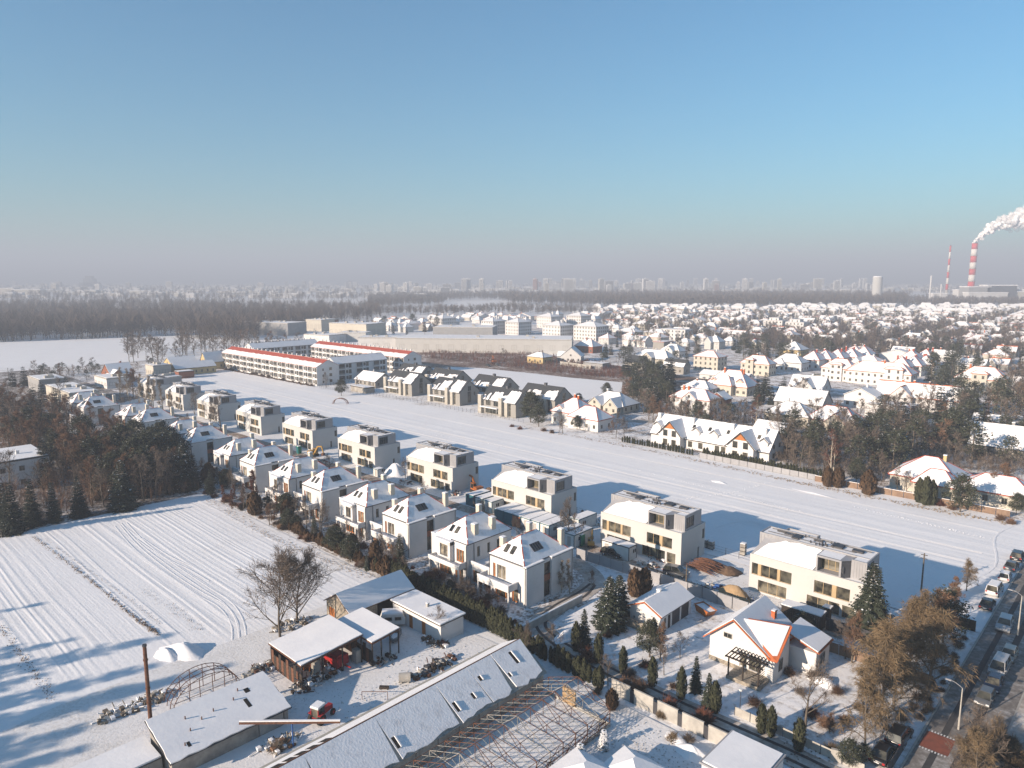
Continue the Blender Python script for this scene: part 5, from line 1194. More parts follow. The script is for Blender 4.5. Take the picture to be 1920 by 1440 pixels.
def barn():
    t = thing('barn', 'old barn with a bluish snow roof and stone gable', 'barn', -92.0, 55.4)
    X, Y, H, Z = 6.2, 11.8, 3.0, 4.9
    w = MB(); facade(w, Tr(X), 0, Y, -.3, H, [(5.0, 9.6, -.2, 2.8)], .3); facade(w, Tl(0), 0, Y, -.3, H); facade(w, Tf(0), 0, X, -.3, H, [(.6, 2.2, -.1, 2.2)]); facade(w, Tb(Y), 0, X, -.3, H); gable_ends(w, 0, X, 0, Y, H, Z - .05); build('wall', w, 'stone_wall', t)
    d = MB(); d.boxT(Tr(X), 5.0, 9.6, -.2, 2.8, -.35, -.28); build('door', d, 'dark_inside', t); d = MB(); d.boxT(Tf(0), .6, 2.2, -.1, 2.2, -.2, -.1); build('door', d, 'orange_wood', t)  # wide one: a dark sheet painting the shade inside an open doorway
    k = (Z - H) / (X / 2); r = MB()
    for s in (0, 1):
        x = -.35 if s == 0 else X + .35; r.slab([(x, -.3, H - .35 * k), (X / 2, -.3, Z), (X / 2, Y + .3, Z), (x, Y + .3, H - .35 * k)], .09)
    build('roof', r, 'rust', t)
    for s in (0, 1):
        o = MB(); x = -.33 if s == 0 else X + .33; o.slab([(x, -.25, H - .33 * k + .1), (X / 2, -.25, Z + .1), (X / 2, Y + .25, Z + .1), (x, Y + .25, H - .33 * k + .1)], .10); build('snow_cover', o, 'roof_snow', t)
barn()
def store():
    t = thing('store_building', 'white flat-roofed store with orange doors in the yard', 'store', -84.4, 62.3)
    X, Y, H = 11.2, 4.4, 2.9
    w = MB(); facade(w, Tf(0), 0, X, -.3, H, [(3.9, 4.8, -.1, 2.1), (6.9, 7.8, -.1, 2.1), (2.0, 2.7, 1.2, 2.1)], .12); facade(w, Tr(X), 0, Y, -.3, H); facade(w, Tl(0), 0, Y, -.3, H); facade(w, Tb(Y), 0, X, -.3, H); build('wall', w, 'white_wall', t)
    for a in (3.9, 6.9): d = MB(); d.boxT(Tf(0), a + .02, a + .88, -.1, 2.08, -.12, -.05); build('door', d, 'orange_wood', t)
    window(t, Tf(0), 2.0, 2.7, 1.2, 2.1, 1, .12)
    r = MB(); r.box(-.3, X + .3, -.35, Y + .3, H, H + .14); build('roof', r, 'dark_wood', t); r = MB(); r.box(-.25, X + .25, -.3, Y + .25, H + .14, H + .34); build('snow_cover', r, 'roof_snow', t)
    c = MB(); c.box(5.6, 6.0, 1.9, 2.3, H + .34, H + .85); c.box(5.58, 6.02, 1.88, 2.32, H + .85, H + .95, 1); build('chimney', c, ['concrete', 'roof_snow'], t)
store()
heap('snow_heap', 'snow heap with a brown patch in the field corner', 'snow heap', *at(345, 1222), 3.6, 2.4, 1.25, seed=3, rot=.3)
heap('snow_heap', 'smaller snow bank beside the field heap', 'snow heap', *at(312, 1228), 2.2, 1.6, .9, seed=4)
heap('snow_heap', 'long snow heap between two beige houses', 'snow heap', *at(742, 886), 4.5, 3.0, 2.6, seed=5)
heap('snow_heap', 'snow heap behind the white site cabins', 'snow heap', *at(1130, 978), 2.4, 2.0, 1.2, seed=6)
heap('snow_heap', 'low white lump lying alone in the snow strip', 'snow heap', *at(1347, 904), 2.2, 1.0, .32, seed=7)
heap('snow_heap', 'snowy bank beside the yard wall', 'snow heap', *at(1300, 1415), 2.2, 1.6, 1.0, seed=8)
heap('snow_heap', 'snow bank piled along the yard wall', 'snow heap', *at(1268, 1385), 1.6, 1.2, .7, seed=9)
heap('snow_heap', 'ploughed-up snow by the lane bend', 'snow heap', *at(1062, 1192), 1.4, 3.2, .8, seed=10)
heap('snow_heap', 'rounded snow bank in front of the white store garden', 'snow heap', *at(1545, 1280), 1.8, 1.4, .8, seed=13)
heap('soil_heap', 'brown soil heap beside the orange excavator', 'soil heap', *at(918, 925), 2.6, 1.8, 1.5, 'soil', 11)
heap('sand_heap', 'heap of yellow sand by the site fence', 'sand heap', *at(1378, 1118), 3.4, 2.4, 1.9, 'sand', 12)
heap('soil_heap', 'brown soil thrown up behind the steel bars', 'soil heap', *at(1365, 1072), 2.4, 2.2, 1.0, 'soil', 14)
# hedge of columnar thujas, one by one
gid = 'thujas in the long hedge by the farm'
def hedge_row(pts, step, h0, h1, lab, group, key='thuja', jit=.12):
    P = [Vector((*p, 0)) for p in pts]
    for i in range(len(P) - 1):
        L = (P[i + 1] - P[i]).length; n = max(1, int(L / step))
        for k in range(n):
            q = P[i].lerp(P[i + 1], k / n); h = rnd.uniform(h0, h1)
            tree(key, q.x + rnd.uniform(-jit, jit), q.y + rnd.uniform(-jit, jit), h, lab, group)
hedge_row([(-97, 71.2), (-84, 70.4), (-66, 69.9)], .78, 3.0, 3.9, 'thuja in the tall hedge between the farm and the white twin house', gid)
hedge_row([(-65.2, 69.8), (-57, 69.2), (-49, 68.9)], .82, 2.2, 3.1, 'thuja in the lower row of the hedge beside the glasshouse frame', 'thujas by the glasshouse frame')
hedge_row([(-131.5, 71.4), (-114, 71.2), (-98, 71.2)], 1.1, 1.3, 2.4, 'clipped dark bush in the hedge between the gardens and the ploughed field', 'garden hedge bushes by the field', 'thuja_brown')
# yard wall of concrete panels
t = thing('yard_wall', 'pale concrete panel wall with dark piers along the lane', 'wall', -48.3, 69.3)
for k in range(6):
    x = k * 3.35; m = MB(); m.box(x, x + 2.75, -.08, .08, -.2, 1.9 - .04 * k); m.box(x - .02, x + 2.77, -.11, .11, 1.9 - .04 * k, 1.97 - .04 * k); build('panel', m, 'concrete', t)
    m = MB(); m.box(x + 2.76, x + 3.34, -.05, .05, -.2, 1.5); build('pier', m, 'dark_metal', t)
m = MB(); m.box(0, 7.5, -.08, .08, -.2, 1.3)
t = thing('garden_wall', 'low dark garden wall with snow along the bend of the lane', 'wall', -66.8, 72.5)
for k in range(8):
    m = MB(); m.box(-.1, .1, k * 1.8, k * 1.8 + 1.78, -.2, 1.2); m.box(-.13, .13, k * 1.8, k * 1.8 + 1.78, 1.2, 1.34, 1); build('panel', m, ['concrete', 'roof_snow'], t)
# ------------------------------------------------------------------ white garage and the orange-edged house
def garage_house():
    t = thing('garage', 'white double garage with an orange roof edge and snow', 'garage', -57.3, 86.6)
    X, Y, H, Z = 5.3, 8.9, 2.8, 4.1
    w = MB(); facade(w, Tf(0), 0, X, -.3, H, [(.5, .9, .9, 1.3)]); facade(w, Tr(X), 0, Y, -.3, H, [(1.0, 1.7, 1.0, 2.0), (2.1, 2.9, -.1, 2.1), (3.3, 5.6, -.1, 2.3), (6.0, 8.3, -.1, 2.3)], .12); facade(w, Tl(0), 0, Y, -.3, H); facade(w, Tb(Y), 0, X, -.3, H); gable_ends(w, 0, X, 0, Y, H, Z - .05); build('wall', w, 'white_wall', t)
    for a, b in ((3.3, 5.6), (6.0, 8.3)):
        for k in range(5):
            d = MB(); z0 = -.1 + k * .478; d.boxT(Tr(X), a + .02, b - .02, z0, z0 + .46, -.12, -.06); build('door_panel', d, 'dark_metal', t)
    d = MB(); d.boxT(Tr(X), 2.12, 2.88, -.1, 2.08, -.12, -.05); build('door', d, 'dark_wood', t); window(t, Tr(X), 1.0, 1.7, 1.0, 2.0, 1, .12)
    k = (Z - H) / (X / 2); r = MB(); s2 = MB(); e = MB()
    for s in (0, 1):
        x = -.4 if s == 0 else X + .4
        r.slab([(x, -.4, H - .4 * k), (X / 2, -.4, Z), (X / 2, Y + .3, Z), (x, Y + .3, H - .4 * k)], .09); s2.slab([(x, -.3, H - .4 * k + .1), (X / 2, -.3, Z + .1), (X / 2, Y + .3, Z + .1), (x, Y + .3, H - .4 * k + .1)], .14)
        e.bar((x, -.38, H - .4 * k + .08), (X / 2, -.38, Z + .08), .2, .16)
    build('roof', r, 'dark_metal', t); build('snow_cover', s2, 'roof_snow', t); build('roof_edge', e, 'orange_tile', t)
    c = MB(); c.box(2.0, 2.6, 4.1, 4.6, Z - .2, Z + .4); c.box(1.95, 2.65, 4.05, 4.65, Z + .4, Z + .52, 1); build('chimney', c, ['white_wall', 'roof_snow'], t)
    m = MB(); r_ = random.Random(5)
    for k in range(14): 
        x = -.4 + k * .42; s_ = MB(); s_.box(x, x + .4, -1.3, -1.1, -.2, 1.2 + r_.uniform(-.15, .15)); build('stone', s_, 'stone_wall', t)
garage_house()
def orange_house():
    t = thing('family_house', 'white house with orange roof edges and a wooden pergola', 'house', -43.4, 85.4)
    X, Y, H, Z = 8.2, 9.0, 3.7, 6.9
    xm = 3.5
    w = MB(); facade(w, Tf(0), 0, X, -.5, H, [(4.4, 5.4, .6, 2.7), (5.7, 7.4, .6, 2.7)], .2); facade(w, Tr(X), 0, Y, -.5, H, [(2.0, 3.2, 1.2, 2.6), (4.8, 6.0, 1.2, 2.6)]); facade(w, Tl(0), 0, Y, -.5, H, [(2, 3.4, 1, 2.4)]); facade(w, Tb(Y), 0, X, -.5, H)
    for y in (0, Y): w.poly([(0, y, H), (X, y, H), (xm, y, Z - .05)])
    w.box(X, X + 4.2, 5.4, 10.2, -.5, 3.2); w.boxT(Tf(0), 1.9, 3.3, 3.9, 4.7, 0, .03)
    w.poly([(9.1, 4.6, 6.0), (9.1, 0, 3.4), (9.1, 0, -.5), (9.1, 4.6, -.5)]); w.poly([(8.2, -.01, 3.4), (9.1, -.01, 3.4), (9.1, -.01, -.5), (8.2, -.01, -.5)])
    build('wall', w, 'white_wall', t)
    window(t, Tr(9.12), 1.4, 2.6, 1.0, 2.6, 2, 0)
    window(t, Tf(0), 4.4, 5.4, .6, 2.7, 1, .2, 'white_frame'); window(t, Tf(0), 5.7, 7.4, .6, 2.7, 2, .2); window(t, Tf(-.035), 2.0, 3.2, 3.95, 4.65, 2, .0); window(t, Tr(X), 2.0, 3.2, 1.2, 2.6); window(t, Tr(X), 4.8, 6.0, 1.2, 2.6); window(t, Tl(0), 2, 3.4, 1, 2.4)
    window(t, Tr(X + 4.2), 6.5, 8.5, 1.0, 2.4, 2, -.01)
    r = MB(); sn = MB(); e = MB(); k0, k1 = (Z - H) / xm, (Z - H) / (X - xm)
    for x, k, xr in ((-.7, k0, 0), (X + .5, k1, X)):
        ze = H - (abs(x - xr)) * k
        r.slab([(x, -.6, ze), (xm, -.6, Z), (xm, Y + .3, Z), (x, Y + .3, ze)], .12)
        sn.slab([(x + (.1 if x < 0 else -.15), -.45, ze + .14), (xm, -.45, Z + .13), (xm, Y + .3, Z + .13), (x + (.1 if x < 0 else -.15), Y + .3, ze + .14)], .14)
        e.bar((x, -.58, ze + .1), (xm, -.58, Z + .1), .2, .15)
    # front cross gable roof on the right with bare tiles at its edge
    r.slab([(4.0, 1.2, 6.62), (9.3, 4.6, 6.05), (9.6, -.45, 3.2), (8.5, -.6, 3.25)], .12); sn.slab([(4.15, 1.25, 6.74), (9.05, 4.4, 6.18), (9.3, -.25, 3.4), (8.6, -.4, 3.42)], .14)
    r.slab([(X - .1, 5.2, 4.9), (X + 4.6, 5.2, 3.3), (X + 4.6, 10.5, 3.3), (X - .1, 10.5, 4.9)], .1); sn.slab([(X, 5.3, 5.0), (X + 4.4, 5.3, 3.48), (X + 4.4, 10.3, 3.48), (X, 10.3, 5.0)], .14)
    build('roof', r, 'orange_tile', t); build('snow_cover', sn, 'roof_snow', t); build('roof_edge', e, 'orange_tile', t)
    for k in range(9):
        m = MB(); y = -.4 + k * .55; p_ = Vector((9.58, -.4, 3.38)).lerp(Vector((9.28, 4.55, 6.2)), k / 9); m.bar(p_, p_ + (Vector((9.28, 4.55, 6.2)) - Vector((9.58, -.4, 3.38))) / 9.6, .24, .12); build('tile', m, 'orange_tile', t)
    for k in range(8):
        m = MB(); p_ = Vector((4.6, 1.7, 6.75)).lerp(Vector((9.28, 4.6, 6.25)), k / 8); m.bar(p_, p_ + Vector((.55, .34, -.06)), .18, .12); build('tile', m, 'orange_tile', t)
    c = MB(); c.box(5.6, 6.1, 6.6, 7.3, 4.6, 6.4); c.box(5.54, 6.16, 6.54, 7.36, 6.4, 6.5); c.box(5.6, 6.1, 6.6, 7.3, 6.5, 6.62, 1); build('chimney', c, ['orange_tile', 'roof_snow'], t)
    b = MB(); b.box(-.05, X + .02, -.05, -.003, -.5, .55); build('plinth', b, 'stone_wall', t)
    te = MB(); te.box(4.0, 8.6, -3.0, -.06, -.5, .45); build('terrace', te, 'stone_wall', t)
    # pergola
    for x in (4.2, 6.2, 8.3):
        for y in (-2.8,): m = MB(); m.bar((x, y, .4), (x, y, 2.9), .16, .16); build('pergola_post', m, 'dark_wood', t)
    for y in (-2.8, -1.2): m = MB(); m.bar((3.7, y, 2.95), (8.8, y, 2.95), .12, .2); build('pergola_beam', m, 'dark_wood', t)
    for k in range(11): m = MB(); x = 3.9 + k * .47; m.bar((x, -3.3, 3.12), (x, -.1, 3.12), .08, .14); build('pergola_slat', m, 'dark_wood', t)
    for k in range(14): m = MB(); z = .5 + (k % 7) * .33; x = 7.4 if k < 7 else 8.3; m.bar((x, -2.9 + .0, z), (x + .8 if k < 7 else x, -2.9 if k < 7 else -1.0, z), .05, .05); build('trellis_slat', m, 'dark_wood', t)
orange_house()
def flat_garage(label, u, v, X, Y, H, rot=0):
    t = thing('flat_roofed_garage', label, 'garage', u, v, rot)
    w = MB(); facade(w, Tf(0), 0, X, -.3, H, [(.5, 3.1, -.2, 2.2)]); facade(w, Tr(X), 0, Y, -.3, H); facade(w, Tl(0), 0, Y, -.3, H); facade(w, Tb(Y), 0, X, -.3, H); build('wall', w, 'white_wall', t)
    d = MB(); d.boxT(Tf(0), .5, 3.1, -.2, 2.2, -.2, -.1); build('door', d, 'dark_inside', t)
    r = MB(); r.box(-.2, X + .2, -.2, Y + .2, H, H + .2); build('roof', r, 'zinc', t); r = MB(); r.box(.05, X - .05, .05, Y - .05, H + .2, H + .32); build('snow_cover', r, 'roof_snow', t)
flat_garage('white flat-roofed garage with a zinc edge at the lower edge of the view', -31.4, 61.2, 5.6, 6.8, 3.1)
flat_garage('snow-covered flat roof beside the street at the lower right corner', -7.2, 96, 9, 12, 1.9)
MARKS.append((-4, 90, 'at the pavement'))
t = thing('street_wall', 'low wall with snow along the far pavement of the street', 'wall', -7.5, 84)
for k in range(12): m = MB(); m.box(-.12, .12, k * 2.5, k * 2.5 + 2.47, -.1, 1.3); m.box(-.16, .16, k * 2.5, k * 2.5 + 2.47, 1.3, 1.42, 1); build('panel', m, ['concrete', 'roof_snow'], t)
def small_hip(label, u, v, X, Y, H, Z):
    t = thing('small_house', label, 'house', u, v)
    w = MB(); w.box(0, X, 0, Y, -.3, H); build('wall', w, 'white_wall', t)
    r = MB(); hip_roof(r, -.4, X + .4, -.4, Y + .4, H, Z, Y * .45, Y * .55, 0, mf=1); build('roof', r, ['roof_snow', 'dark_metal'], t)
small_hip('snowy pyramid roof cut off by the lower edge, left one', *at(1025, 1478), 6.0, 5.0, 1.7, 3.2)
small_hip('snowy pyramid roof cut off by the lower edge, right one', *at(1120, 1475), 5.5, 5.0, 1.7, 3.4)
# street lamps
def lamp(label, u, v, h, rot, arm=1.2, base=.09):
    t = thing('street_lamp', label, 'street lamp', u, v, rot, 'street lamps')
    m = MB(); m.tube((0, 0, 0), (0, 0, h * .3), base * 1.3, base * 1.2, 8); m.tube((0, 0, h * .3), (0, 0, h), base, base * .6, 8); build('pole', m, 'concrete', t)
    m = MB()
    for k in range(5): a, b = k / 5, (k + 1) / 5; m.tube((-arm * a, 0, h + .5 * math.sin(a * 1.57)), (-arm * b, 0, h + .5 * math.sin(b * 1.57)), .035, .035, 5)
    build('arm', m, 'zinc', t)
    m = MB(); m.box(-arm - .55, -arm + .05, -.12, .12, h + .44, h + .56); build('lamp_head', m, 'zinc', t)
lamp('street lamp with a curved arm beside the red crossing', *at(1797, 1368), 5.2, 0)
lamp('street lamp by the silver car farther up the street', *at(1908, 1192), 6.2, 0)
t = thing('garden_lamp', 'thin garden lamp post with a pale head behind the lane', 'street lamp', *at(1387, 1338))
m = MB(); m.tube((0, 0, 0), (0, 0, 3.0), .05, .04, 6); build('pole', m, 'dark_metal', t); m = MB(); m.tube((0, 0, 3.0), (0, 0, 3.25), .22, .25, 8); build('lamp_head', m, 'white_paint', t)
def utility_pole(label, u, v, h):
    t = thing('utility_pole', label, 'utility pole', u, v, 0, 'wooden utility poles')
    m = MB(); m.tube((0, 0, 0), (0, 0, h), .15, .10, 8); build('pole', m, 'bark', t)
    for z in (h - .3, h - .9): m = MB(); m.bar((-.5, 0, z), (.5, 0, z), .09, .09); build('cross_arm', m, 'dark_wood', t)
utility_pole('brown wooden pole at the garden fence before the strip', *at(1727, 1110), 6.8)
utility_pole('thin wooden pole on the building site by the fence', *at(1286, 1108), 4.6)
utility_pole('leaning wooden pole at the far left behind the spruces', *at(17, 715), 7)
# fences
def panel_fence(label, pts, h, m_, step=2.5, cat='fence', post='dark_metal', snow=False, th=.03):
    t = thing('panel_fence', label, cat, *pts[0])
    P = [Vector((p[0] - pts[0][0], p[1] - pts[0][1], 0)) for p in pts]
    for i in range(len(P) - 1):
        L = (P[i + 1] - P[i]).length; n = max(1, round(L / step)); d = (P[i + 1] - P[i]) / n
        for k in range(n):
            a = P[i] + d * k; b = a + d * .96
            m = MB(); m.bar((a.x, a.y, h / 2), (b.x, b.y, h / 2), th, h)
            if snow: m.bar((a.x, a.y, h + .05), (b.x, b.y, h + .05), .12, .1, 1)
            build('panel', m, [m_, 'roof_snow'], t)
            m = MB(); m.bar((a.x, a.y, 0), (a.x, a.y, h + .1), .07, .07); build('post', m, post, t)
def wire_fence(label, pts, h, step=2.4):
    t = thing('wire_fence', label, 'fence', *pts[0])
    P = [Vector((p[0] - pts[0][0], p[1] - pts[0][1], 0)) for p in pts]
    for i in range(len(P) - 1):
        L = (P[i + 1] - P[i]).length; n = max(1, round(L / step)); d = (P[i + 1] - P[i]) / n
        for k in range(n + 1): a = P[i] + d * k; m = MB(); m.bar((a.x, a.y, 0), (a.x, a.y, h), .07, .07); build('post', m, 'dark_metal', t)
        for z in (.25, h * .6, h - .05): m = MB(); m.bar((P[i].x, P[i].y, z), (P[i + 1].x, P[i + 1].y, z), .025, .025); build('wire', m, 'dark_metal', t)
panel_fence('pale site fence of sheet panels below the beige houses', [(-79, 100.9), (-56, 101.6), (-40, 101.4)], 1.9, 'zinc')
panel_fence('white site fence of sheet panels before the last beige house', [(-62, 101.9), (-47, 101.9)], 1.8, 'container_white')
panel_fence('brown board fence behind the orange-edged house', [(-33, 98.6), (-19, 98.8)], 1.5, 'brown_panel', 2.2, post='brown_panel')
panel_fence('brown wooden fence at the end of the strip by the pole', [(-27.4, 119.3), (-18.2, 119.4)], 1.7, 'dark_wood', 2.2)
panel_fence('garden wall of pale brown panels along the cream villa', [(-66, 183.6), (-40, 184.0), (-24, 184.4)], 1.5, 'brown_panel', 2.5, snow=True)
panel_fence('grey panel fence along the thuja hedge of the terrace', [(-100, 185.2), (-80, 184.8), (-66, 184.6)], 1.5, 'zinc', 2.4)
panel_fence('dark garden fence beside the corner garden and the street', [(-18.2, 76.5), (-18.2, 84)], 1.3, 'dark_metal', 2.0, th=.05)
panel_fence('pale fence along the garden lane', [(-34.8, 75.6), (-27, 75.6), (-20, 75.4)], 1.1, 'concrete', 2.2)
wire_fence('thin wire fence along the strip behind the beige houses', [(-118, 121.0), (-90, 121.4), (-62, 121.6), (-38, 121.4)], 1.3, 2.6)
wire_fence('wire fence with thin posts in front of the grey gabled houses', [(-268, 186.5), (-230, 187.0), (-200, 187.2), (-172, 187.2)], 1.4, 2.4)
wire_fence('fence of thin dark posts by the small bungalow', [(-298, 180.5), (-270, 183.0)], 1.3, 1.4)
wire_fence('fence along the apartments at the edge of the strip', [(-302, 180), (-302, 192), (-300, 200)], 1.5, 1.5)
m = MB(); m.box(0, 1.0, 0, .35, -.2, 1.3)
farm_thing('gate_pillar', 'pale gate pillar with dry grass beside it by the lane', 'pillar', m, 'concrete', *at(1557, 1425), .3)
# ------------------------------------------------------------------ building site
def container(label, u, v, rot, m_, L=6.0, W=2.44, H=2.55, trim='plastic_teal', group='site containers'):
    t = thing('site_container', label, 'container', u, v, rot, group)
    b = MB(); facade(b, Tf(0), 0, W, 0, H, [(.7, 1.6, .1, 2.1)], .06); facade(b, Tr(W), 0, L, 0, H); facade(b, Tl(0), 0, L, 0, H); facade(b, Tb(L), 0, W, 0, H)
    build('body', b, m_, t)
    for x in (0, W):
        for y in (0, L): f = MB(); f.box(x - .06, x + .06, y - .06, y + .06, 0, H + .02); build('corner_post', f, trim, t)
    f = MB(); f.box(-.05, W + .05, -.05, .05, H - .1, H + .06); f.box(-.05, W + .05, L - .05, L + .05, H - .1, H + .06); f.box(-.05, .05, .05, L - .05, H - .1, H + .06); f.box(W - .05, W + .05, .05, L - .05, H - .1, H + .06); build('roof_frame', f, trim, t)
    d = MB(); d.boxT(Tf(0), .72, 1.58, .1, 2.08, -.06, -.02); build('door', d, m_ if m_ != 'container_white' else 'concrete', t)
    window(t, Tr(W), 1.2, 2.4, 1.1, 2.0, 2, -.01, 'white_frame')
    s = MB(); s.box(.02, W - .02, .06, L - .06, H + .0, H + .12); build('snow_cover', s, 'roof_snow', t)
u0, v0 = at(946, 972); u1, v1 = at(1016, 998)
cl = [('plastic_teal', 'teal site container with a small white sign, end of the row'), ('plastic_teal', 'second teal site container of the row, its door half white'), ('brick', 'site container with an orange-brown front in the middle of the row'),
      ('container_white', 'white site container next to the orange-brown one'), ('container_white', 'white site container, second from the near end of the row'), ('container_white', 'white site container at the near end of the row')]
for k, (c, lab) in enumerate(cl): container(lab, u0 + (k - .3) * 2.62, 105.2, 0, c)
for k, (c, lab) in enumerate([('plastic_teal', 'teal container alone at the soil heap'), ('container_white', 'white container beside the soil heap, left of two'), ('container_white', 'white container beside the soil heap, right of two')]): container(lab, *at(874 + k * 17, 946 + k * 6), 0, c, L=5.5)
for k, lab in enumerate(('white container with ribbed snow under the bare tree', 'white container next to the bare tree, nearer the street', 'white container behind the bare tree')):
    uu, vv = at(1044 + k * 14, 1017 + k * 5) if k < 2 else at(1068, 992); container(lab, uu, vv - (.0 if k < 2 else 0), 0, 'container_white')
container('white site cabin with dark bars on its roof against the beige wall', *at(1128, 1036), 0, 'container_white', L=2.5, W=6.2, trim='dark_metal')
container('small white cabin by the pole of the building site', *at(700, 892), 0, 'container_white', L=2, W=2, H=2)
def toilet(label, u, v):
    t = thing('portable_toilet', label, 'portable toilet', u, v)
    b = MB(); b.box(0, 1.1, 0, 1.1, 0, 2.1); build('body', b, 'plastic_green', t)
    b = MB(); b.box(-.05, 1.15, -.05, 1.15, 2.1, 2.2); b.box(.1, 1.0, .1, 1.0, 2.2, 2.32, 1); build('roof', b, ['plastic_green', 'roof_snow'], t)
    b = MB(); b.boxT(Tf(0), .15, .95, .1, 1.95, .0, .03); build('door', b, 'plastic_teal', t)
toilet('green portable toilet by the mini digger', *at(1082, 1022)); toilet('green and white portable toilet beside the yellow excavator', *at(556, 850))
def pallet(label, u, v, rot, n, g_):
    t = thing('brick_stack', label, 'brick stack', u, v, rot, g_)
    for k in range(n):
        p = MB(); p.box(-.5, .5, -.5, .5, k * .75, k * .75 + .12); build('pallet', p, 'dark_wood', t)
        p = MB(); p.box(-.48, .48, -.48, .48, k * .75 + .121, k * .75 + .74); build('brick_pack', p, 'old_plaster', t)
    p = MB(); p.box(-.46, .46, -.46, .46, n * .75, n * .75 + .1); build('snow_cap', p, 'roof_snow', t)
for k in range(8): pallet('stack of pale wrapped bricks on pallets behind the beige house', -71.6 + k * 1.25, 123.2 - .1 * k, rnd.uniform(-.08, .08), 2, 'row of brick stacks by the strip')
pallet('brick stack standing alone before the shadow on the strip', *at(1393, 1040), .1, 3, 'row of brick stacks by the strip')
def steel_heap(u, v, rot):
    t = thing('steel_bar_heap', 'heap of bent rusty steel bars beside the beige house', 'steel bars', u, v, rot)
    r = random.Random(2)
    for k in range(90):
        y = r.uniform(-2.6, 2.6); z = .25 + 1.35 * (1 - (y / 2.7) ** 2) * r.random(); m = MB(); x = r.uniform(-4.0, -2.5); L = r.uniform(4.5, 7.5); pz = None
        for i in range(4):
            a = Vector((x + L * i / 4, y + r.uniform(-.1, .1) + .15 * i, z * math.cos((i - 2) * .45))); 
            if pz is not None: m.bar(tuple(pz), tuple(a), .07, .07)
            pz = a
        build('steel_bar', m, 'rust', t)
steel_heap(*at(1330, 1068), -.25)
def skip(u, v, rot):
    t = thing('skip', 'orange rubbish skip with snow in it behind the garage', 'skip', u, v, rot)
    p = [(-1.7, 1.1), (-1.1, .1), (1.1, .1), (1.7, 1.1)]
    b = MB(); b.add([(x, -.85, z) for x, z in p] + [(x, .85, z) for x, z in p], [(0, 1, 2, 3), (7, 6, 5, 4), (0, 4, 5, 1), (1, 5, 6, 2), (2, 6, 7, 3)]); build('body', b, 'paint_orange', t)
    b = MB(); b.box(-1.5, 1.5, -.8, .8, .85, .95); build('snow_cover', b, 'roof_snow', t)
    b = MB(); b.bar((-1.75, -.88, 1.1), (1.75, -.88, 1.1), .08, .08); b.bar((-1.75, .88, 1.1), (1.75, .88, 1.1), .08, .08); build('rim', b, 'paint_orange', t)
skip(*at(1322, 1150), -.4)
for k, (x, y, lab) in enumerate([(1215, 1062, 'scatter of snowed-in building sacks before the beige house'), (1240, 1048, 'white wrapped pallets against the beige house wall'), (850, 925, 'rubble and sacks beside the orange excavator'), (1400, 1130, 'building rubbish beside the sand heap'), (1340, 1105, 'planks and blue sheets by the sand heap'), (600, 865, 'building rubble by the yellow excavator'), (760, 905, 'snowed-in materials behind the third twin house'), (1135, 985, 'tarpaulins and timber under snow behind the cabins')]):
    scrap(lab, *at(x, y), 60, 2.4, 1.6, .7, 30 + k, ('roof_snow', 'container_white', 'concrete', 'dark_wood', 'paint_blue' if k in (3, 4) else 'brick'))
def bin_store():
    t = thing('bin_store', 'dark slatted bin store with a snowy roof before the beige house', 'shed', *at(1464, 1160))
    for k in range(20):
        m = MB(); m.box(k * .3, k * .3 + .26, -.04, .04, 0, 2.2); build('slat', m, 'dark_wood', t)
    m = MB(); m.box(-.1, 6.1, -.2, 2.2, 2.25, 2.4); build('roof', m, 'dark_metal', t); m = MB(); m.box(-.05, 6.0, -.15, 2.1, 2.4, 2.55); build('snow_cover', m, 'roof_snow', t)
    m = MB(); m.box(-.02, .06, .05, 2.0, 0, 2.2); m.box(5.9, 6.0, .05, 2.0, 0, 2.2); build('side_wall', m, 'dark_wood', t)
    t = thing('panel_fence', 'dark board fence beside the bin store', 'fence', *at(1548, 1180))
    for k in range(12): m = MB(); m.box(k * .55, k * .55 + .52, -.04, .04, 0, 1.9); build('board', m, 'dark_metal', t)
    t = thing('letter_pillar', 'small dark hut with a snow cap by the bin store', 'hut', *at(1543, 1162)); m = MB(); m.box(0, .9, 0, .9, 0, 2.0); build('wall', m, 'dark_wood', t); m = MB(); m.box(-.2, 1.1, -.2, 1.1, 2.0, 2.12); m.box(-.15, 1.05, -.15, 1.05, 2.12, 2.26, 1); build('roof', m, ['dark_metal', 'roof_snow'], t)
bin_store()
t = thing('play_arch', 'climbing arch of bent bars standing alone in the snow strip', 'climbing frame', *at(637, 758), .6)
for k in range(4):
    m = MB(); 
    for i in range(10): a, b = math.pi * i / 10, math.pi * (i + 1) / 10; m.tube((math.cos(a) * 3.2, k * 1.1 * (1 - .15 * k), math.sin(a) * 2.4), (math.cos(b) * 3.2, k * 1.1 * (1 - .15 * k), math.sin(b) * 2.4), .09, .09, 5)
    build('hoop', m, 'rust', t)
for sx, lab in ((at(1530, 926), 'low ridge of snow with a dark end in the strip'),): heap('snow_heap', lab, 'snow heap', *sx, 5.5, .7, .16, seed=21, rot=-.1)

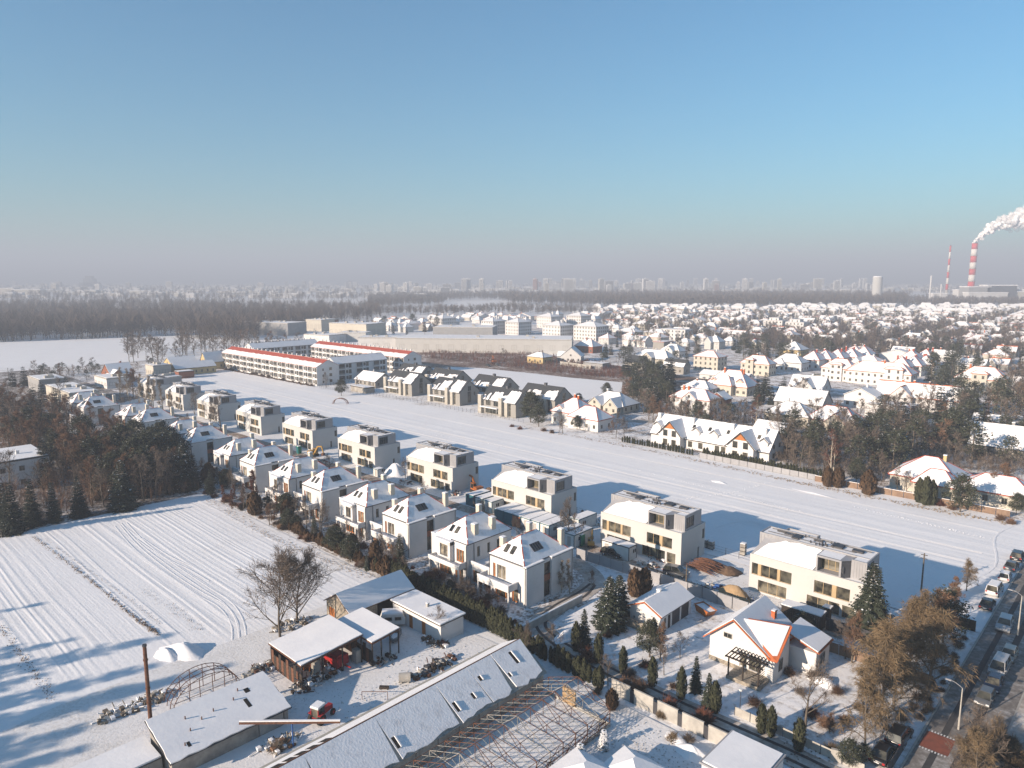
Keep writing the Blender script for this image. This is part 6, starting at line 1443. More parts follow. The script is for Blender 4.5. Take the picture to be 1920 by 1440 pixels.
for k, (line, n, sp, m_, lab) in enumerate([([(-80, 40), (-72, 44), (-68, 50), (-70, 58)], 420, 2.2, 'concrete', 'trampled prints in the snow of the farm yard'), ([(-74, 58), (-68, 62), (-60, 66)], 260, 1.8, 'concrete', 'trampled prints between the store and the hedge'), ([(-46, 60), (-40, 64), (-34, 62)], 360, 2.4, 'concrete', 'trampled prints in the snow by the yard wall'), ([(-62, 105), (-50, 108), (-34, 106)], 420, 2.0, 'soil', 'earth crumbs on the building site before the last beige house'), ([(-120, 106), (-95, 108), (-80, 106)], 360, 2.0, 'soil', 'earth crumbs on the building site around the cabins'), ([(-200, 107), (-170, 108), (-140, 107)], 420, 2.4, 'soil', 'earth crumbs on the building site along the beige row')]):
    tag(clods('prints', line, n, sp, .04, .11, m_, 0.0), lab, 'prints')
# ------------------------------------------------------------------ a kit for the villas beyond the strip
WINM = {}
def win_mesh(w, h, fr='white_frame', mull=2):
    key = (round(w, 1), round(h, 1), fr, mull)
    if key not in WINM:
        f, g_ = MB(), MB()
        f.box(-w / 2, w / 2, -.06, .02, 0, .09); f.box(-w / 2, w / 2, -.06, .02, h - .09, h); f.box(-w / 2, -w / 2 + .09, -.06, .02, .09, h - .09); f.box(w / 2 - .09, w / 2, -.06, .02, .09, h - .09)
        for k in range(1, mull): x = -w / 2 + w * k / mull; f.box(x - .035, x + .035, -.055, .02, .09, h - .09)
        g_.poly([(-w / 2 + .05, -.03, .05), (w / 2 - .05, -.03, .05), (w / 2 - .05, -.03, h - .05), (-w / 2 + .05, -.03, h - .05)])
        WINM[key] = (f.mesh('window', fr), g_.mesh('pane', 'glass'))
    return WINM[key]
def win(parent, x, y, z, w, h, face='f', fr='white_frame', mull=2, pane=True):
    f, g_ = win_mesh(w, h, fr, mull)
    o = link('window', f, parent); o.location = (x, y, z); o.rotation_euler.z = {'f': 0, 'r': math.pi / 2, 'b': math.pi, 'l': -math.pi / 2}[face]
    if pane: link('pane', g_, o)
    return o
def win_rows(parent, X, Y, H, faces='fr', w=1.1, h=1.4, gap=2.6, fr='white_frame', rows=None, x0=0, y0=0, z0=0):
    n = rows or max(1, int(H / 2.7))
    for k in range(n):
        z = z0 + .9 + k * (H / n)
        for f in faces:
            L = X if f in 'fb' else Y; m = max(1, int((L - .8) / gap))
            for i in range(m):
                a = (i + .5) * L / m
                if f == 'f': win(parent, x0 + a, y0, z, w, h, 'f', fr)
                elif f == 'r': win(parent, x0 + X, y0 + a, z, w, h, 'r', fr)
                elif f == 'b': win(parent, x0 + a, y0 + Y, z, w, h, 'b', fr)
                else: win(parent, x0, y0 + a, z, w, h, 'l', fr)
def gable_roof(mb, x0, x1, y0, y1, H, Z, e=.4, ax='x', th=.14, m=0):
    if ax == 'x':
        ym = (y0 + y1) / 2; k = (Z - H) / (ym - y0)
        for ya in (y0 - e, y1 + e): mb.slab([(x0 - e * .6, ya, H - e * k), (x1 + e * .6, ya, H - e * k), (x1 + e * .6, ym, Z), (x0 - e * .6, ym, Z)], th, m)
    else:
        xm = (x0 + x1) / 2; k = (Z - H) / (xm - x0)
        for xa in (x0 - e, x1 + e): mb.slab([(xa, y0 - e * .6, H - e * k), (xa, y1 + e * .6, H - e * k), (xm, y1 + e * .6, Z), (xm, y0 - e * .6, Z)], th, m)
def roof_on(t, kind_, X, Y, H, Z, x0=0, y0=0, ax='x', tile='red_tile', snow='roof_snow', bare=0, e=.45, seed=0):
    """tiled roof with its snow lying on it; bare: share of the ridge strip that has slid free"""
    r, s = MB(), MB(); rr = random.Random(seed)
    x1, y1 = x0 + X, y0 + Y
    if kind_ == 'gable':
        gable_roof(r, x0, x1, y0, y1, H, Z, e, ax, .12)
        f = .90 - bare
        if ax == 'x':
            ym = (y0 + y1) / 2; k = (Z - H) / (ym - y0)
            for sg, ya in ((1, y0 - e), (-1, y1 + e)):
                o = ragged([(x0 - e * .5, ya + sg * .06), (x1 + e * .5, ya + sg * .06), (x1 + e * .5, ya + sg * (ym - y0 + e) * (f + .08)), (x0 + e * -.5, ya + sg * (ym - y0 + e) * (f + .08))], .13 if bare else .04, 1.1, rr, keep=(1, 3))
                s.slab([(px, py, Z + .13 - abs(py - ym) * k) for px, py in o], .16, 0, Vector((0, -sg * k, 1)).normalized())
        else:
            xm = (x0 + x1) / 2; k = (Z - H) / (xm - x0)
            for sg, xa in ((1, x0 - e), (-1, x1 + e)):
                o = ragged([(xa + sg * .06, y0 - e * .5), (xa + sg * (xm - x0 + e) * (f + .08), y0 - e * .5), (xa + sg * (xm - x0 + e) * (f + .08), y1 + e * .5), (xa + sg * .06, y1 + e * .5)], .13 if bare else .04, 1.1, rr, keep=(0, 2))
                s.slab([(px, py, Z + .13 - abs(px - xm) * k) for px, py in o], .16, 0, Vector((-sg * k, 0, 1)).normalized())
    elif kind_ == 'hip':
        if X >= Y:
            a = Y / 2; p, q = Vector((x0 + a, y0 + Y / 2, Z)), Vector((x1 - a, y0 + Y / 2, Z))
        else:
            a = X / 2; p, q = Vector((x0 + X / 2, y0 + a, Z)), Vector((x0 + X / 2, y1 - a, Z))
        def hip(mb, z, g, dz):
            c = [Vector((x0 - g, y0 - g, z)), Vector((x1 + g, y0 - g, z)), Vector((x1 + g, y1 + g, z)), Vector((x0 - g, y1 + g, z))]; d = Vector((0, 0, dz))
            P, Q = p + d, q + d
            if X >= Y: fs = [[c[0], c[1], Q, P], [c[1], c[2], Q], [c[2], c[3], P, Q], [c[3], c[0], P]]
            else: fs = [[c[0], c[1], P], [c[1], c[2], Q, P], [c[2], c[3], Q], [c[3], c[0], P, Q]]
            for f in fs: mb.poly(f)
            return c
        c = hip(r, H - .05, e, 0); lo = [v - Vector((0, 0, .18)) for v in c]
        for k in range(4): r.poly([c[k], c[(k + 1) % 4], lo[(k + 1) % 4], lo[k]])
        r.poly(lo)
        c2 = hip(s, H + .09, e - .08, .10)
        for k in range(4): s.poly([c2[k], c2[(k + 1) % 4], c2[(k + 1) % 4] - Vector((0, 0, .16)), c2[k] - Vector((0, 0, .16))])
        rd = MB()
        for A_, B_ in ((p, q), (c[0], p), (c[1], q if X >= Y else p), (c[2], q), (c[3], p if X >= Y else q)): rd.bar(A_ + Vector((0, 0, .10)), B_ + Vector((0, 0, .12)), .24 if bare else .15, .16)
        build('ridge_cap', rd, tile, t)
    else:
        r.box(x0 - .1, x1 + .1, y0 - .1, y1 + .1, H, H + .35); s.box(x0 + .15, x1 - .15, y0 + .15, y1 - .15, H + .3, H + .45)
    build('roof', r, tile, t); build('snow_cover', s, snow, t)
def chim(t, x, y, z0, z1, m='orange_tile', s=.7):
    mb = MB(); mb.box(x - s / 2, x + s / 2, y - s / 2, y + s / 2, z0, z1); mb.box(x - s / 2 - .06, x + s / 2 + .06, y - s / 2 - .06, y + s / 2 + .06, z1, z1 + .18, 1)
    build('chimney', mb, [m, 'roof_snow'], t)
def dormer(t, x, y, z, w, h, d, wall='white_wall', tile='red_tile', face='f'):
    """small gabled dormer looking out over the eaves (built facing -y, then turned)"""
    a = MB(); a.box(-w / 2, w / 2, 0, d, 0, h); a.poly([(-w / 2, 0, h), (w / 2, 0, h), (0, 0, h + w * .42)])
    o = build('dormer', a, wall, t); o.location = (x, y, z); o.rotation_euler.z = {'f': 0, 'r': math.pi / 2}[face]
    r = MB()
    for s in (-1, 1): r.slab([(s * (w / 2 + .3), -.35, h - .25), (0, -.35, h + w * .42), (0, d, h + w * .42), (s * (w / 2 + .3), d, h - .25)], .22)
    build('snow_cover', r, 'roof_snow', o); e = MB()
    for s in (-1, 1): e.bar((s * (w / 2 + .3), -.37, h - .2), (0, -.37, h + w * .42 + .05), .08, .2)
    build('roof_edge', e, tile, o); f, g_ = win_mesh(w * .5, h * .62); q = link('window', f, o); q.location = (0, -.01, h * .2)
def villa(label, px, py, X, Y, H, Z, roof='hip', wall='white_wall', tile='red_tile', rot=0.0, ax='x', chims=1, wings=(), dorm=(), fr='window_frame', name='villa', group='villas beyond the snow strip', cm=None, rows=None, gap=2.7, faces='frl', uv=None, bare=0, snow='roof_snow', seed=None):
    u, v = uv or at(px, py)
    t = thing(name, label, 'house', u, v, rot, group)
    sd = seed if seed is not None else int(px * 7 + py)
    rr = random.Random(sd)
    w = MB()
    for (x0, y0, XX, YY, HH, ZZ, k_, ax_) in [(-X / 2, -Y / 2, X, Y, H, Z, roof, ax)] + [(*q, 'x') if len(q) == 7 else q for q in wings]:
        w.box(x0, x0 + XX, y0, y0 + YY, -.3, HH + (.02 if k_ != 'flat' else 0))
        if k_ == 'gable': gable_ends(w, x0, x0 + XX, y0, y0 + YY, HH, ZZ - .03, 'x' if ax_ == 'x' else 'y')
        roof_on(t, k_, XX, YY, HH, ZZ, x0, y0, ax_, tile, snow, bare, seed=sd)
        win_rows(t, XX, YY, HH, faces, rr.choice((1.0, 1.2)), rr.choice((1.3, 1.5)), gap, fr, rows, x0, y0)
        if k_ == 'gable': win(t, x0 + XX, y0 + YY / 2, HH + .2, 1.0, 1.1, 'r', fr) if ax_ == 'x' else win(t, x0 + XX / 2, y0, HH + .2, 1.0, 1.1, 'f', fr)
    build('wall', w, wall, t)
    for k in range(chims): chim(t, rr.uniform(-X * .32, X * .32), rr.uniform(-Y * .12, Y * .2), H + .4, Z + rr.uniform(.5, 1.1), cm or rr.choice(('white_wall', 'orange_tile', 'brick')))
    for d in dorm: dormer(t, *d, wall=wall, tile=tile)
    return t
# ------------------------------------------------------------------ the villas, one by one
villa('white villa with red eaves and four chimneys at the edge of the strip', 1078, 793, 13, 11, 4.6, 9.2, tile='red_tile', chims=2, cm='orange_tile', wings=[(2.5, -7.0, 13, 8.5, 4.0, 7.6, 'hip')], dorm=[(-3, -5.2, 4.8, 2.0, 1.4, 2.5)], bare=.05)
villa('low cream bungalow with jutting gables behind the red-trimmed villa', 1150, 768, 17, 11, 3.0, 7.2, 'hip', 'cream_wall', 'slate', chims=1, cm='white_wall', wings=[(-6.5, -8, 6, 6, 3.0, 5.6, 'gable', 'y'), (1.5, -9, 6.5, 7, 3.0, 6.0, 'gable', 'y')])
villa('two-storey white villa with red-edged gable above the dark shrubs', 1303, 773, 17, 9, 6.0, 9.4, 'hip', 'white_wall', 'red_tile', chims=2, cm='orange_tile', wings=[(-2.5, -5.6, 5.5, 3, 6.3, 8.6, 'gable', 'y')])
villa('big villa with orange chimneys and a half-round end', 1372, 736, 20, 12, 4.0, 10.4, 'hip', 'cream_wall', 'orange_tile', chims=3, cm='orange_tile', wings=[(-5, -9, 9, 6, 4.5, 8.6, 'hip')], dorm=[(-6.5, -5, 4.4, 2.4, 1.4, 2), (6, -5, 4.4, 3.2, 1.6, 2)])
villa('small open pavilion with brick legs and snowy gable below the big villa', 1350, 762, 7, 6, 3.6, 6.0, 'gable', 'brick', 'slate', ax='y', chims=0, faces='', group='garden pavilions')
villa('pale modern house with a black gable roof, left of the pair', 1194, 691, 12, 7, 4.2, 7.6, 'gable', 'pale_pier', 'slate', chims=0, snow='slate', faces='fr', gap=3.6)
villa('pale modern house with a black gable roof, right of the pair', 1268, 699, 13, 7, 4.2, 7.8, 'gable', 'tan_wall', 'slate', chims=0, faces='fr', gap=3.6, bare=.45)
villa('large villa with wide snow roof behind the black-roofed pair', 1228, 683, 26, 12, 4.2, 9.0, 'hip', 'cream_wall', 'slate', chims=2, cm='concrete', wings=[(-4, -9, 7, 6, 5.0, 7.8, 'gable', 'y')])
villa('villa with a pale gable front just behind the black-roofed pair', 1262, 668, 15, 10, 4, 8.4, 'hip', 'white_wall', 'slate', wings=[(-2, -8, 6, 5, 4.4, 7.6, 'gable', 'y')])
villa('small yellow house with a hipped snow roof on the brown scrub', 1012, 680, 13, 9, 4.0, 6.6, 'hip', 'yellow_wall', 'dark_wood', chims=1, cm='brick', gap=4)
villa('white house with a steep bluish gable beside the yellow one', 1073, 677, 13, 12, 3.6, 9.0, 'gable', 'white_wall', 'slate', ax='y', rot=.5, chims=0, wings=[(-9, -4, 6, 7, 3.5, 6, 'gable')])
villa('brick house with bare skylights in its snow roof behind the yellow house', 1103, 660, 16, 11, 4.6, 9.4, 'hip', 'brick', 'red_tile', chims=1)
villa('tall tan house behind a screen of white-stemmed poplars', 1331, 694, 15, 11, 8.2, 11.2, 'hip', 'cream_wall', 'orange_tile', bare=.1, chims=1)
villa('tan two-storey house with an orange ridge beside the poplar screen', 1421, 702, 16, 9, 6.4, 10.4, 'hip', 'cream_wall', 'orange_tile', chims=1, bare=.1, wings=[(-5, -5.4, 4.5, 2, 8.4, 9.4, 'hip')], fr='dark_metal')
villa('pale blue-shadowed villa beside the tan house', 1481, 694, 17, 11, 5.0, 9.4, 'hip', 'white_wall', 'slate', wings=[(-9, -8, 9, 7, 4, 7, 'hip')])
villa('yellow villa with a big pyramid roof among the spruces', 1488, 673, 14, 13, 6.6, 11.4, 'hip', 'yellow_wall', 'slate', chims=1)
villa('white house with a rounded snow gable above the dark hedge', 1517, 740, 15, 10, 3.4, 8.6, 'gable', 'white_wall', 'slate', chims=1, cm='white_wall', wings=[(-3, -8, 7, 7, 4.4, 8.0, 'gable', 'y')])
villa('house with a huge plain snow slope and a dark end wall', 1505, 766, 19, 11, 3.0, 8.0, 'gable', 'grey_wall', 'dark_wood', chims=0)
villa('pale house with hipped roof in the shadow of two spruces', 1484, 792, 16, 11, 3.6, 7.6, 'hip', 'cream_wall', 'slate', chims=1)
villa('dark timber cabin with a snowy roof behind the birch', 1448, 822, 10, 8, 3.2, 5.6, 'gable', 'dark_wood', 'dark_wood', chims=0)
villa('low villa with a red-edged gable sunk among pines', 1566, 802, 17, 10, 3.2, 7.6, 'hip', 'cream_wall', 'red_tile', chims=1, cm='orange_tile', wings=[(-1, -8, 6.5, 6, 3.4, 6.4, 'gable', 'y')], bare=.05)
villa('small white house with a pale gable at the thicket edge', 1618, 762, 12, 10, 5.0, 8.0, 'gable', 'white_wall', 'slate', ax='y', chims=1, cm='white_wall')
villa('white cubic modern house half hidden behind a spruce', 1672, 784, 15, 11, 5.2, 5.2, 'flat', 'white_wall', 'zinc', chims=1, cm='white_wall', wings=[(-9, -2, 8, 8, 4.2, 7.0, 'gable', 'y')])
villa('house row with orange-edged snow roofs behind the modern cube', 1722, 766, 30, 10, 5.4, 10.4, 'gable', 'white_wall', 'orange_tile', chims=3, cm='orange_tile', wings=[(-9, -8.2, 8, 7, 5.4, 9.4, 'gable', 'y')], bare=.06)
villa('cream terrace with an orange ridge, first of the white terraces', 1575, 712, 16, 10, 6.4, 10.8, 'hip', 'white_wall', 'orange_tile', chims=1, cm='orange_tile', bare=.2, wings=[(-3.5, -5.9, 6, 2.2, 8.6, 9.4, 'hip')], group='white terraces by the thicket', gap=2.4)
villa('long white terrace with two roof heights behind the hedge', 1652, 720, 29, 11, 6.4, 11.0, 'hip', 'white_wall', 'orange_tile', chims=2, cm='orange_tile', bare=.2, wings=[(3, -6.4, 8, 2.2, 8.6, 9.6, 'hip'), (-15.5, -5, 9, 10, 6.0, 10.4, 'hip')], group='white terraces by the thicket', gap=2.6)
villa('cream villa with an orange chimney flank at the right thicket', 1841, 738, 20, 12, 7.2, 12.2, 'hip', 'cream_wall', 'orange_tile', chims=2, cm='orange_tile', bare=.1, wings=[(-3.5, -6.8, 6, 2.4, 9.8, 10.8, 'hip')], group='white terraces by the thicket', gap=2.4)
villa('low white wing with a plain snow roof beside the cream villa', 1898, 742, 26, 10, 5.0, 8.6, 'gable', 'white_wall', 'slate', chims=1, cm='white_wall')
villa('cream villa with three snowy hips and yellow chimneys at the strip', 1742, 915, 15, 12, 3.6, 8.0, 'hip', 'cream_wall', 'red_tile', chims=1, cm='yellow_wall', wings=[(-1.5, -9.5, 9, 6, 3.5, 6.6, 'hip'), (7.2, -6, 15, 9, 3.2, 6.4, 'hip')], gap=3.2)
villa('house with a snow-dusted brown gable in the far corner thicket', 1885, 850, 17, 13, 3.0, 8.6, 'gable', 'old_plaster', 'dark_wood', chims=1, cm='grey_wall', snow='roof_snow_thin')
villa('small garden house with a snow roof among the dark pines', 1850, 800, 8, 6, 2.6, 4.4, 'gable', 'grey_wall', 'slate', chims=0, faces='')
villa('small bungalow with a broad snow roof next to the apartments', 702, 722, 17, 11, 2.9, 6.4, 'gable', 'tan_wall', 'dark_wood', chims=1, cm='grey_wall')
villa('low garden shed with a snow roof in front of the small bungalow', 680, 734, 12, 5, 2.2, 2.4, 'flat', 'old_plaster', 'dark_wood', chims=0, faces='')
villa('low dark garage with a flat snow roof by the white wall', 1118, 690, 14, 7, 3.0, 3.1, 'flat', 'grey_wall', 'dark_metal', chims=0, faces='')
villa('pale house with snowy hips behind the pines of the park', 1312, 738, 14, 9, 3.0, 6.2, 'hip', 'white_wall', 'slate', chims=1)
villa('long white glasshouse roof by the poplar screen', 1362, 712, 26, 9, 2.4, 4.2, 'gable', 'white_wall', 'zinc', chims=0, faces='', cm='white_wall')
panel_fence('long pale garden wall beside the yellow house', [at(1050, 684), at(1108, 692)], 2.2, 'concrete', 4)
# the gabled terrace by the strip
def terrace():
    t = thing('terrace_house', 'terrace of snowy gables with brown bargeboards along the thuja hedge', 'house', -121.5, 193.0)
    X, Y, H, Z = 39.0, 10.5, 3.2, 8.6
    w = MB(); w.box(0, X, 0, Y, -.3, H); gable_ends(w, 0, X, 0, Y, H, Z - .05, 'x'); build('wall', w, 'white_wall', t)
    roof_on(t, 'gable', X, Y, H, Z, 0, 0, 'x', 'dark_wood', seed=2)
    for x, wd in ((4.5, 7.5), (27.5, 8.0)):
        g_ = MB(); g_.box(x, x + wd, -2.6, 4, -.3, 4.2); g_.poly([(x, -2.6, 4.2), (x + wd, -2.6, 4.2), (x + wd / 2, -2.6, 8.0)]); o = build('gable_wing', g_, 'white_wall', t)
        r = MB(); gable_roof(r, x, x + wd, -2.6, 5.2, 4.2, 8.1, .6, 'y', .2); build('snow_cover', r, 'roof_snow', o)
        e = MB()
        for s in (x - .6, x + wd + .6): e.bar((s, -3.0, 3.6), (x + wd / 2, -3.0, 8.15), .12, .3)
        build('bargeboard', e, 'dark_wood', o); p = MB(); p.poly([(x + wd * .22, -2.63, 5.9), (x + wd * .78, -2.63, 5.9), (x + wd / 2, -2.63, 7.8)]); build('gable_panel', p, 'orange_wood', o)
        for dx in (.3, .7): win(t, x + wd * dx, -2.6, 3.5, 1.5, 1.9, 'f', 'dark_wood'); win(t, x + wd * dx, -2.6, .6, 1.5, 1.9, 'f', 'dark_wood')
    for x in (1.8, 15.5, 21.5, 37): dormer(t, x, .6, 4.3, 2.4, 1.5, 3, tile='dark_wood')
    for x in (14, 17.5, 23, 25): win(t, x, 0, .6, 1.4, 1.8, 'f', 'dark_wood')
    for y in (3, 7): win(t, X, y, .8, 1.2, 1.4, 'r', 'dark_wood'); win(t, X, y, 3.6, 1.2, 1.2, 'r', 'dark_wood')
    for x in (.8, 12.8, 26, 36): chim(t, x, Y / 2 - 1.5, 6, 8.9, 'white_wall', .9)
    k = (Z - H) / (Y / 2)
    for x in (13.2, 18.6, 24.6, 34.2): skylight(t, [(x, 2.4, H + 2.4 * k + .32), (x + .9, 2.4, H + 2.4 * k + .32), (x + .9, 3.3, H + 3.3 * k + .32), (x, 3.3, H + 3.3 * k + .32)])
terrace()
hedge_row([(-128, 186.6), (-118, 186.8), (-102, 186.4)], .9, 1.5, 2.2, 'small thuja in the low hedge in front of the terrace', 'thujas before the gabled terrace')
hedge_row([(-99, 186.3), (-84, 186.0), (-62, 185.6)], .85, 2.2, 3.0, 'dark thuja in the tall hedge at the near end of the terrace', 'thujas at the near end of the terrace')
# ------------------------------------------------------------------ red-roofed apartments
def apartment(label, u, v, rot, L, D, balc=True, red=True, rows=3, seed=0, front='f', chn=22):
    t = thing('apartment_building', label, 'apartment building', u, v, rot, 'white three-storey apartments round a court')
    H, Z = 9.0, 12.2
    w = MB(); w.box(0, L, 0, D, -.3, H); gable_ends(w, 0, L, 0, D, H, Z - .05, 'x'); build('wall', w, 'white_wall', t)
    rr = random.Random(seed)
    r = MB(); gable_roof(r, 0, L, 0, D, H, Z, .25, 'x', .12); build('roof', r, 'red_tile' if red else 'slate', t)
    k = (Z - H) / (D / 2); f = .52 if red else .95
    for sg, y0, ff in ((1, -.2, f), (-1, D + .2, .95)):
        o = ragged([(-.15, y0), (L + .15, y0), (L + .15, y0 + sg * D / 2 * ff), (-.15, y0 + sg * D / 2 * ff)], .22, 1.6, rr, keep=(0, 1, 3)); s = MB()
        s.slab([(x, y, Z + .13 - abs(y - D / 2) * k) for x, y in o], .2, 0, Vector((0, -sg * k, 1)).normalized()); build('snow_cover', s, 'roof_snow', t)
    n = int(L / 8.2)
    for j in range(rows):
        z = .4 + j * 3.0
        for i in range(n):
            x0 = (i + .5) * L / n
            b = MB(); b.poly([(x0 - 3.5, -.012, z), (x0 + .1, -.012, z), (x0 + .1, -.012, z + 2.3), (x0 - 3.5, -.012, z + 2.3)], 3); b.poly([(x0 - 2.6, -.03, z), (x0 - .9, -.03, z), (x0 - .9, -.03, z + 2.1), (x0 - 2.6, -.03, z + 2.1)]); b.box(x0 - 3.5, x0 + .1, -.35, -.3, z, z + .7, 1); b.box(x0 - 3.65, x0 + .25, -.38, -.013, z - .16, z - .02, 2); b.box(x0 - 3.62, x0 - 3.5, -.34, -.013, z, z + 2.2, 2); b.box(x0 + .1, x0 + .22, -.34, -.013, z, z + 2.2, 2)  # the flat dark sheet paints the shade of the balcony opening
            build('balcony', b, ['glass', 'window_frame', 'white_wall', 'dark_metal'], t)
            win(t, x0 + 1.5, 0, z + .5, 1.3, 1.6, 'f', 'dark_metal', 1); win(t, x0 + 3.3, 0, z + .2, 1.6, 2.1, 'f', 'dark_metal', 2)
        for y, w_, h_ in ((D * .28, .9, 1.2), (D * .62, 1.6, 1.5)): win(t, L, y, z + .6, w_, h_, 'r', 'window_frame', 1)
    for i in range(chn):
        x = (i + .5) * L / chn; c = MB(); c.box(x - .3, x + .3, D / 2 + .6, D / 2 + 1.1, Z - .6, Z + .75); c.box(x - .34, x + .34, D / 2 + .56, D / 2 + 1.14, Z + .75, Z + .95, 1); build('chimney', c, ['white_wall', 'roof_snow'], t)
    return t
apartment('front wing of the white apartments with the long red roof along the strip', -409, 184.0, 0, 103, 12.5, seed=1)
apartment('low side wing of the apartments turned to the bungalow, blue snow roof', -310.5, 197.5, math.pi / 2, 32, 11, red=False, seed=2, chn=3)
apartment('rear wing of the white apartments with the other red roof', -404, 239.5, 0, 95, 12.5, seed=3)
apartment('far wing of the white apartments closing the court, plain snow ridge', -415, 206, math.pi / 2, 46, 11, red=False, seed=4, chn=10)
tag(clods('hedge_strip', [(-405, 181.5), (-380, 181.8), (-340, 181.8), (-305, 181.8)], 900, .5, .2, .6, 'leaf_litter'), 'low brown hedge strip in front of the apartments', 'hedge')
for i in range(22): shrub('grey', rnd.uniform(-404, -308), rnd.uniform(182.6, 183.6), rnd.uniform(.9, 1.7), 'small bare bush in the gardens before the red-roofed apartments', 'before the red-roofed apartments')
# ------------------------------------------------------------------ halls and blocks behind
def hall(label, px, py, X, Y, H, rot, wall, n=6, name='hall', cat='building', uv=None):
    u, v = uv or at(px, py)
    t = thing(name, label, cat, u, v, rot, 'halls and blocks behind the scrub')
    w = MB(); w.box(0, X, 0, Y, -.3, H); build('wall', w, wall, t)
    r = MB(); r.box(-.2, X + .2, -.2, Y + .2, H, H + .5); build('roof_edge', r, 'concrete', t); r = MB(); r.box(.4, X - .4, .4, Y - .4, H + .4, H + .62); build('snow_cover', r, 'roof_snow', t)
    for k in range(n):
        x = (k + .5) * X / n; win(t, x, 0, H * .25, min(3.5, X / n * .5), H * .35, 'f', 'window_frame', 2, False)
    for k in range(max(1, int(n * Y / X))): win(t, X, (k + .5) * Y / max(1, int(n * Y / X)), H * .3, 3, H * .35, 'r', 'window_frame', 2, False)
    rr = random.Random(int(px)); 
    for k in range(3): c = MB(); x, y = rr.uniform(.2, .8) * X, rr.uniform(.2, .8) * Y; c.box(x, x + 2, y, y + 2, H + .5, H + 1.7); build('roof_unit', c, 'concrete', t)
    return t
hA, hB = at(742, 660), at(1072, 664)
ang = math.atan2(hB[1] - hA[1], hB[0] - hA[0])
hall('very long beige hall behind the brown scrub', 742, 660, math.dist(hA, hB), 34, 9.5, ang, 'beige_wall', 14)
hall('white hall end with red sign boxes next to the long hall', 672, 657, 34, 20, 9, ang + .1, 'white_wall', 4)
hall('round-fronted pale hall in front of the grey office block', 634, 640, 24, 16, 7, ang, 'beige_wall', 3)
hall('grey office block with a glazed front beyond the apartments', 618, 634, 42, 26, 13, .25, 'cream_wall', 8)
hall('low white hall with blue front and orange sign far behind', 812, 636, 52, 30, 10, ang, 'grey_wall', 4)
hall('long dark hall in front of the left forest', 446, 626, 60, 26, 11, .35, 'grey_wall', 5)
hall('low cream office beside the dark hall', 574, 620, 22, 18, 11, .2, 'cream_wall', 4)
hall('small brick office at the forest edge', 590, 617, 20, 14, 10, .2, 'brick', 3)
hall('flat white workshop beside the office block', 570, 641, 28, 20, 6, .25, 'white_wall', 3)
for (x, y, X, Y, H, wl, lab) in [(54, 728, 20, 11, 5.5, 'grey_wall', 'grey flat-roofed house at the far left behind the spruces'), (88, 748, 34, 11, 5.8, 'cream_wall', 'long house with dark flat roof behind the far twin house'), (178, 722, 18, 10, 4.5, 'white_wall', 'bluish white flat house by the dark hedge'), (274, 705, 11, 9, 6.0, 'cream_wall', 'pale windowless cube house near the yellow cottages'), (285, 722, 14, 9, 4.5, 'grey_wall', 'grey low house in front of the pale cube')]:
    hall(lab, x, y, X, Y, H, 0.0, wl, 4)
villa('house with a steep broken snow roof and pink walls by the brown poplars', 222, 715, 14, 11, 4.4, 9.2, 'gable', 'brick', 'dark_wood', ax='y', chims=1, wings=[(2, -7, 8, 8, 3.4, 6.8, 'gable')], group='houses at the far end of the rows')
villa('yellow cottage with a rounded snow roof at the end of the strip', 340, 693, 12, 15, 4.0, 7.4, 'gable', 'yellow_wall', 'slate', ax='y', chims=0, group='houses at the far end of the rows')
villa('yellow-ended long barn beside the rounded cottage', 362, 700, 9, 22, 3.8, 6.6, 'gable', 'yellow_wall', 'slate', ax='y', chims=0, group='houses at the far end of the rows')
villa('narrow yellow house with a steep gable next to the red-roofed apartments', 404, 690, 8, 14, 4.4, 9.6, 'gable', 'yellow_wall', 'slate', ax='y', chims=0, group='houses at the far end of the rows')
villa('small brick outbuilding at the end of the snow strip', 346, 708, 6, 8, 3.4, 3.5, 'flat', 'brick', 'slate', chims=0, faces='', group='houses at the far end of the rows')
villa('bluish villa with a flat snow roof at the left edge of the wood', 10, 905, 17, 12, 7.0, 7.2, 'flat', 'white_wall', 'slate', uv=(-216.5, 41.0), chims=1, group='houses at the far end of the rows', gap=3.4)
for i, (x, y, X, lab) in enumerate([(926, 625, 16, 'pale apartment block, first from the blue hall'), (972, 627, 17, 'pale apartment block, second from the blue hall'), (1046, 635, 20, 'white apartment block with rounded corner balconies, third in the row'), (1108, 637, 24, 'white apartment block with a long shaded side, last in the row'), (1030, 614, 20, 'pale apartment block standing behind the first row'), (1085, 612, 20, 'pale apartment block behind the last one in the row'), (832, 618, 18, 'shaded apartment block at the left end behind the halls')]):
    villa(lab, x, y, X, 18, 12.0, 15.5, 'hip', 'white_wall', 'slate', chims=4, cm='white_wall', fr='window_frame', gap=2.8, group='pale apartment blocks behind the long hall', rows=4, faces='fr')
for x, y, X, lab in ((1180, 634, 20, 'low cream house with a shallow hip behind the long hall end'), (1232, 636, 20, 'second cream house with a shallow hip, right of the first'), (1205, 618, 18, 'small cream villa with two storeys behind the hipped pair')):
    villa(lab, x, y, X, 12, 6.0, 9.0, 'hip', 'cream_wall', 'slate', chims=2, group='cream houses behind the long hall')
villa('white modern block with big dark windows right of the cream houses', 1268, 637, 24, 13, 9.0, 9.1, 'flat', 'white_wall', 'zinc', chims=1, gap=3.2, fr='dark_metal')
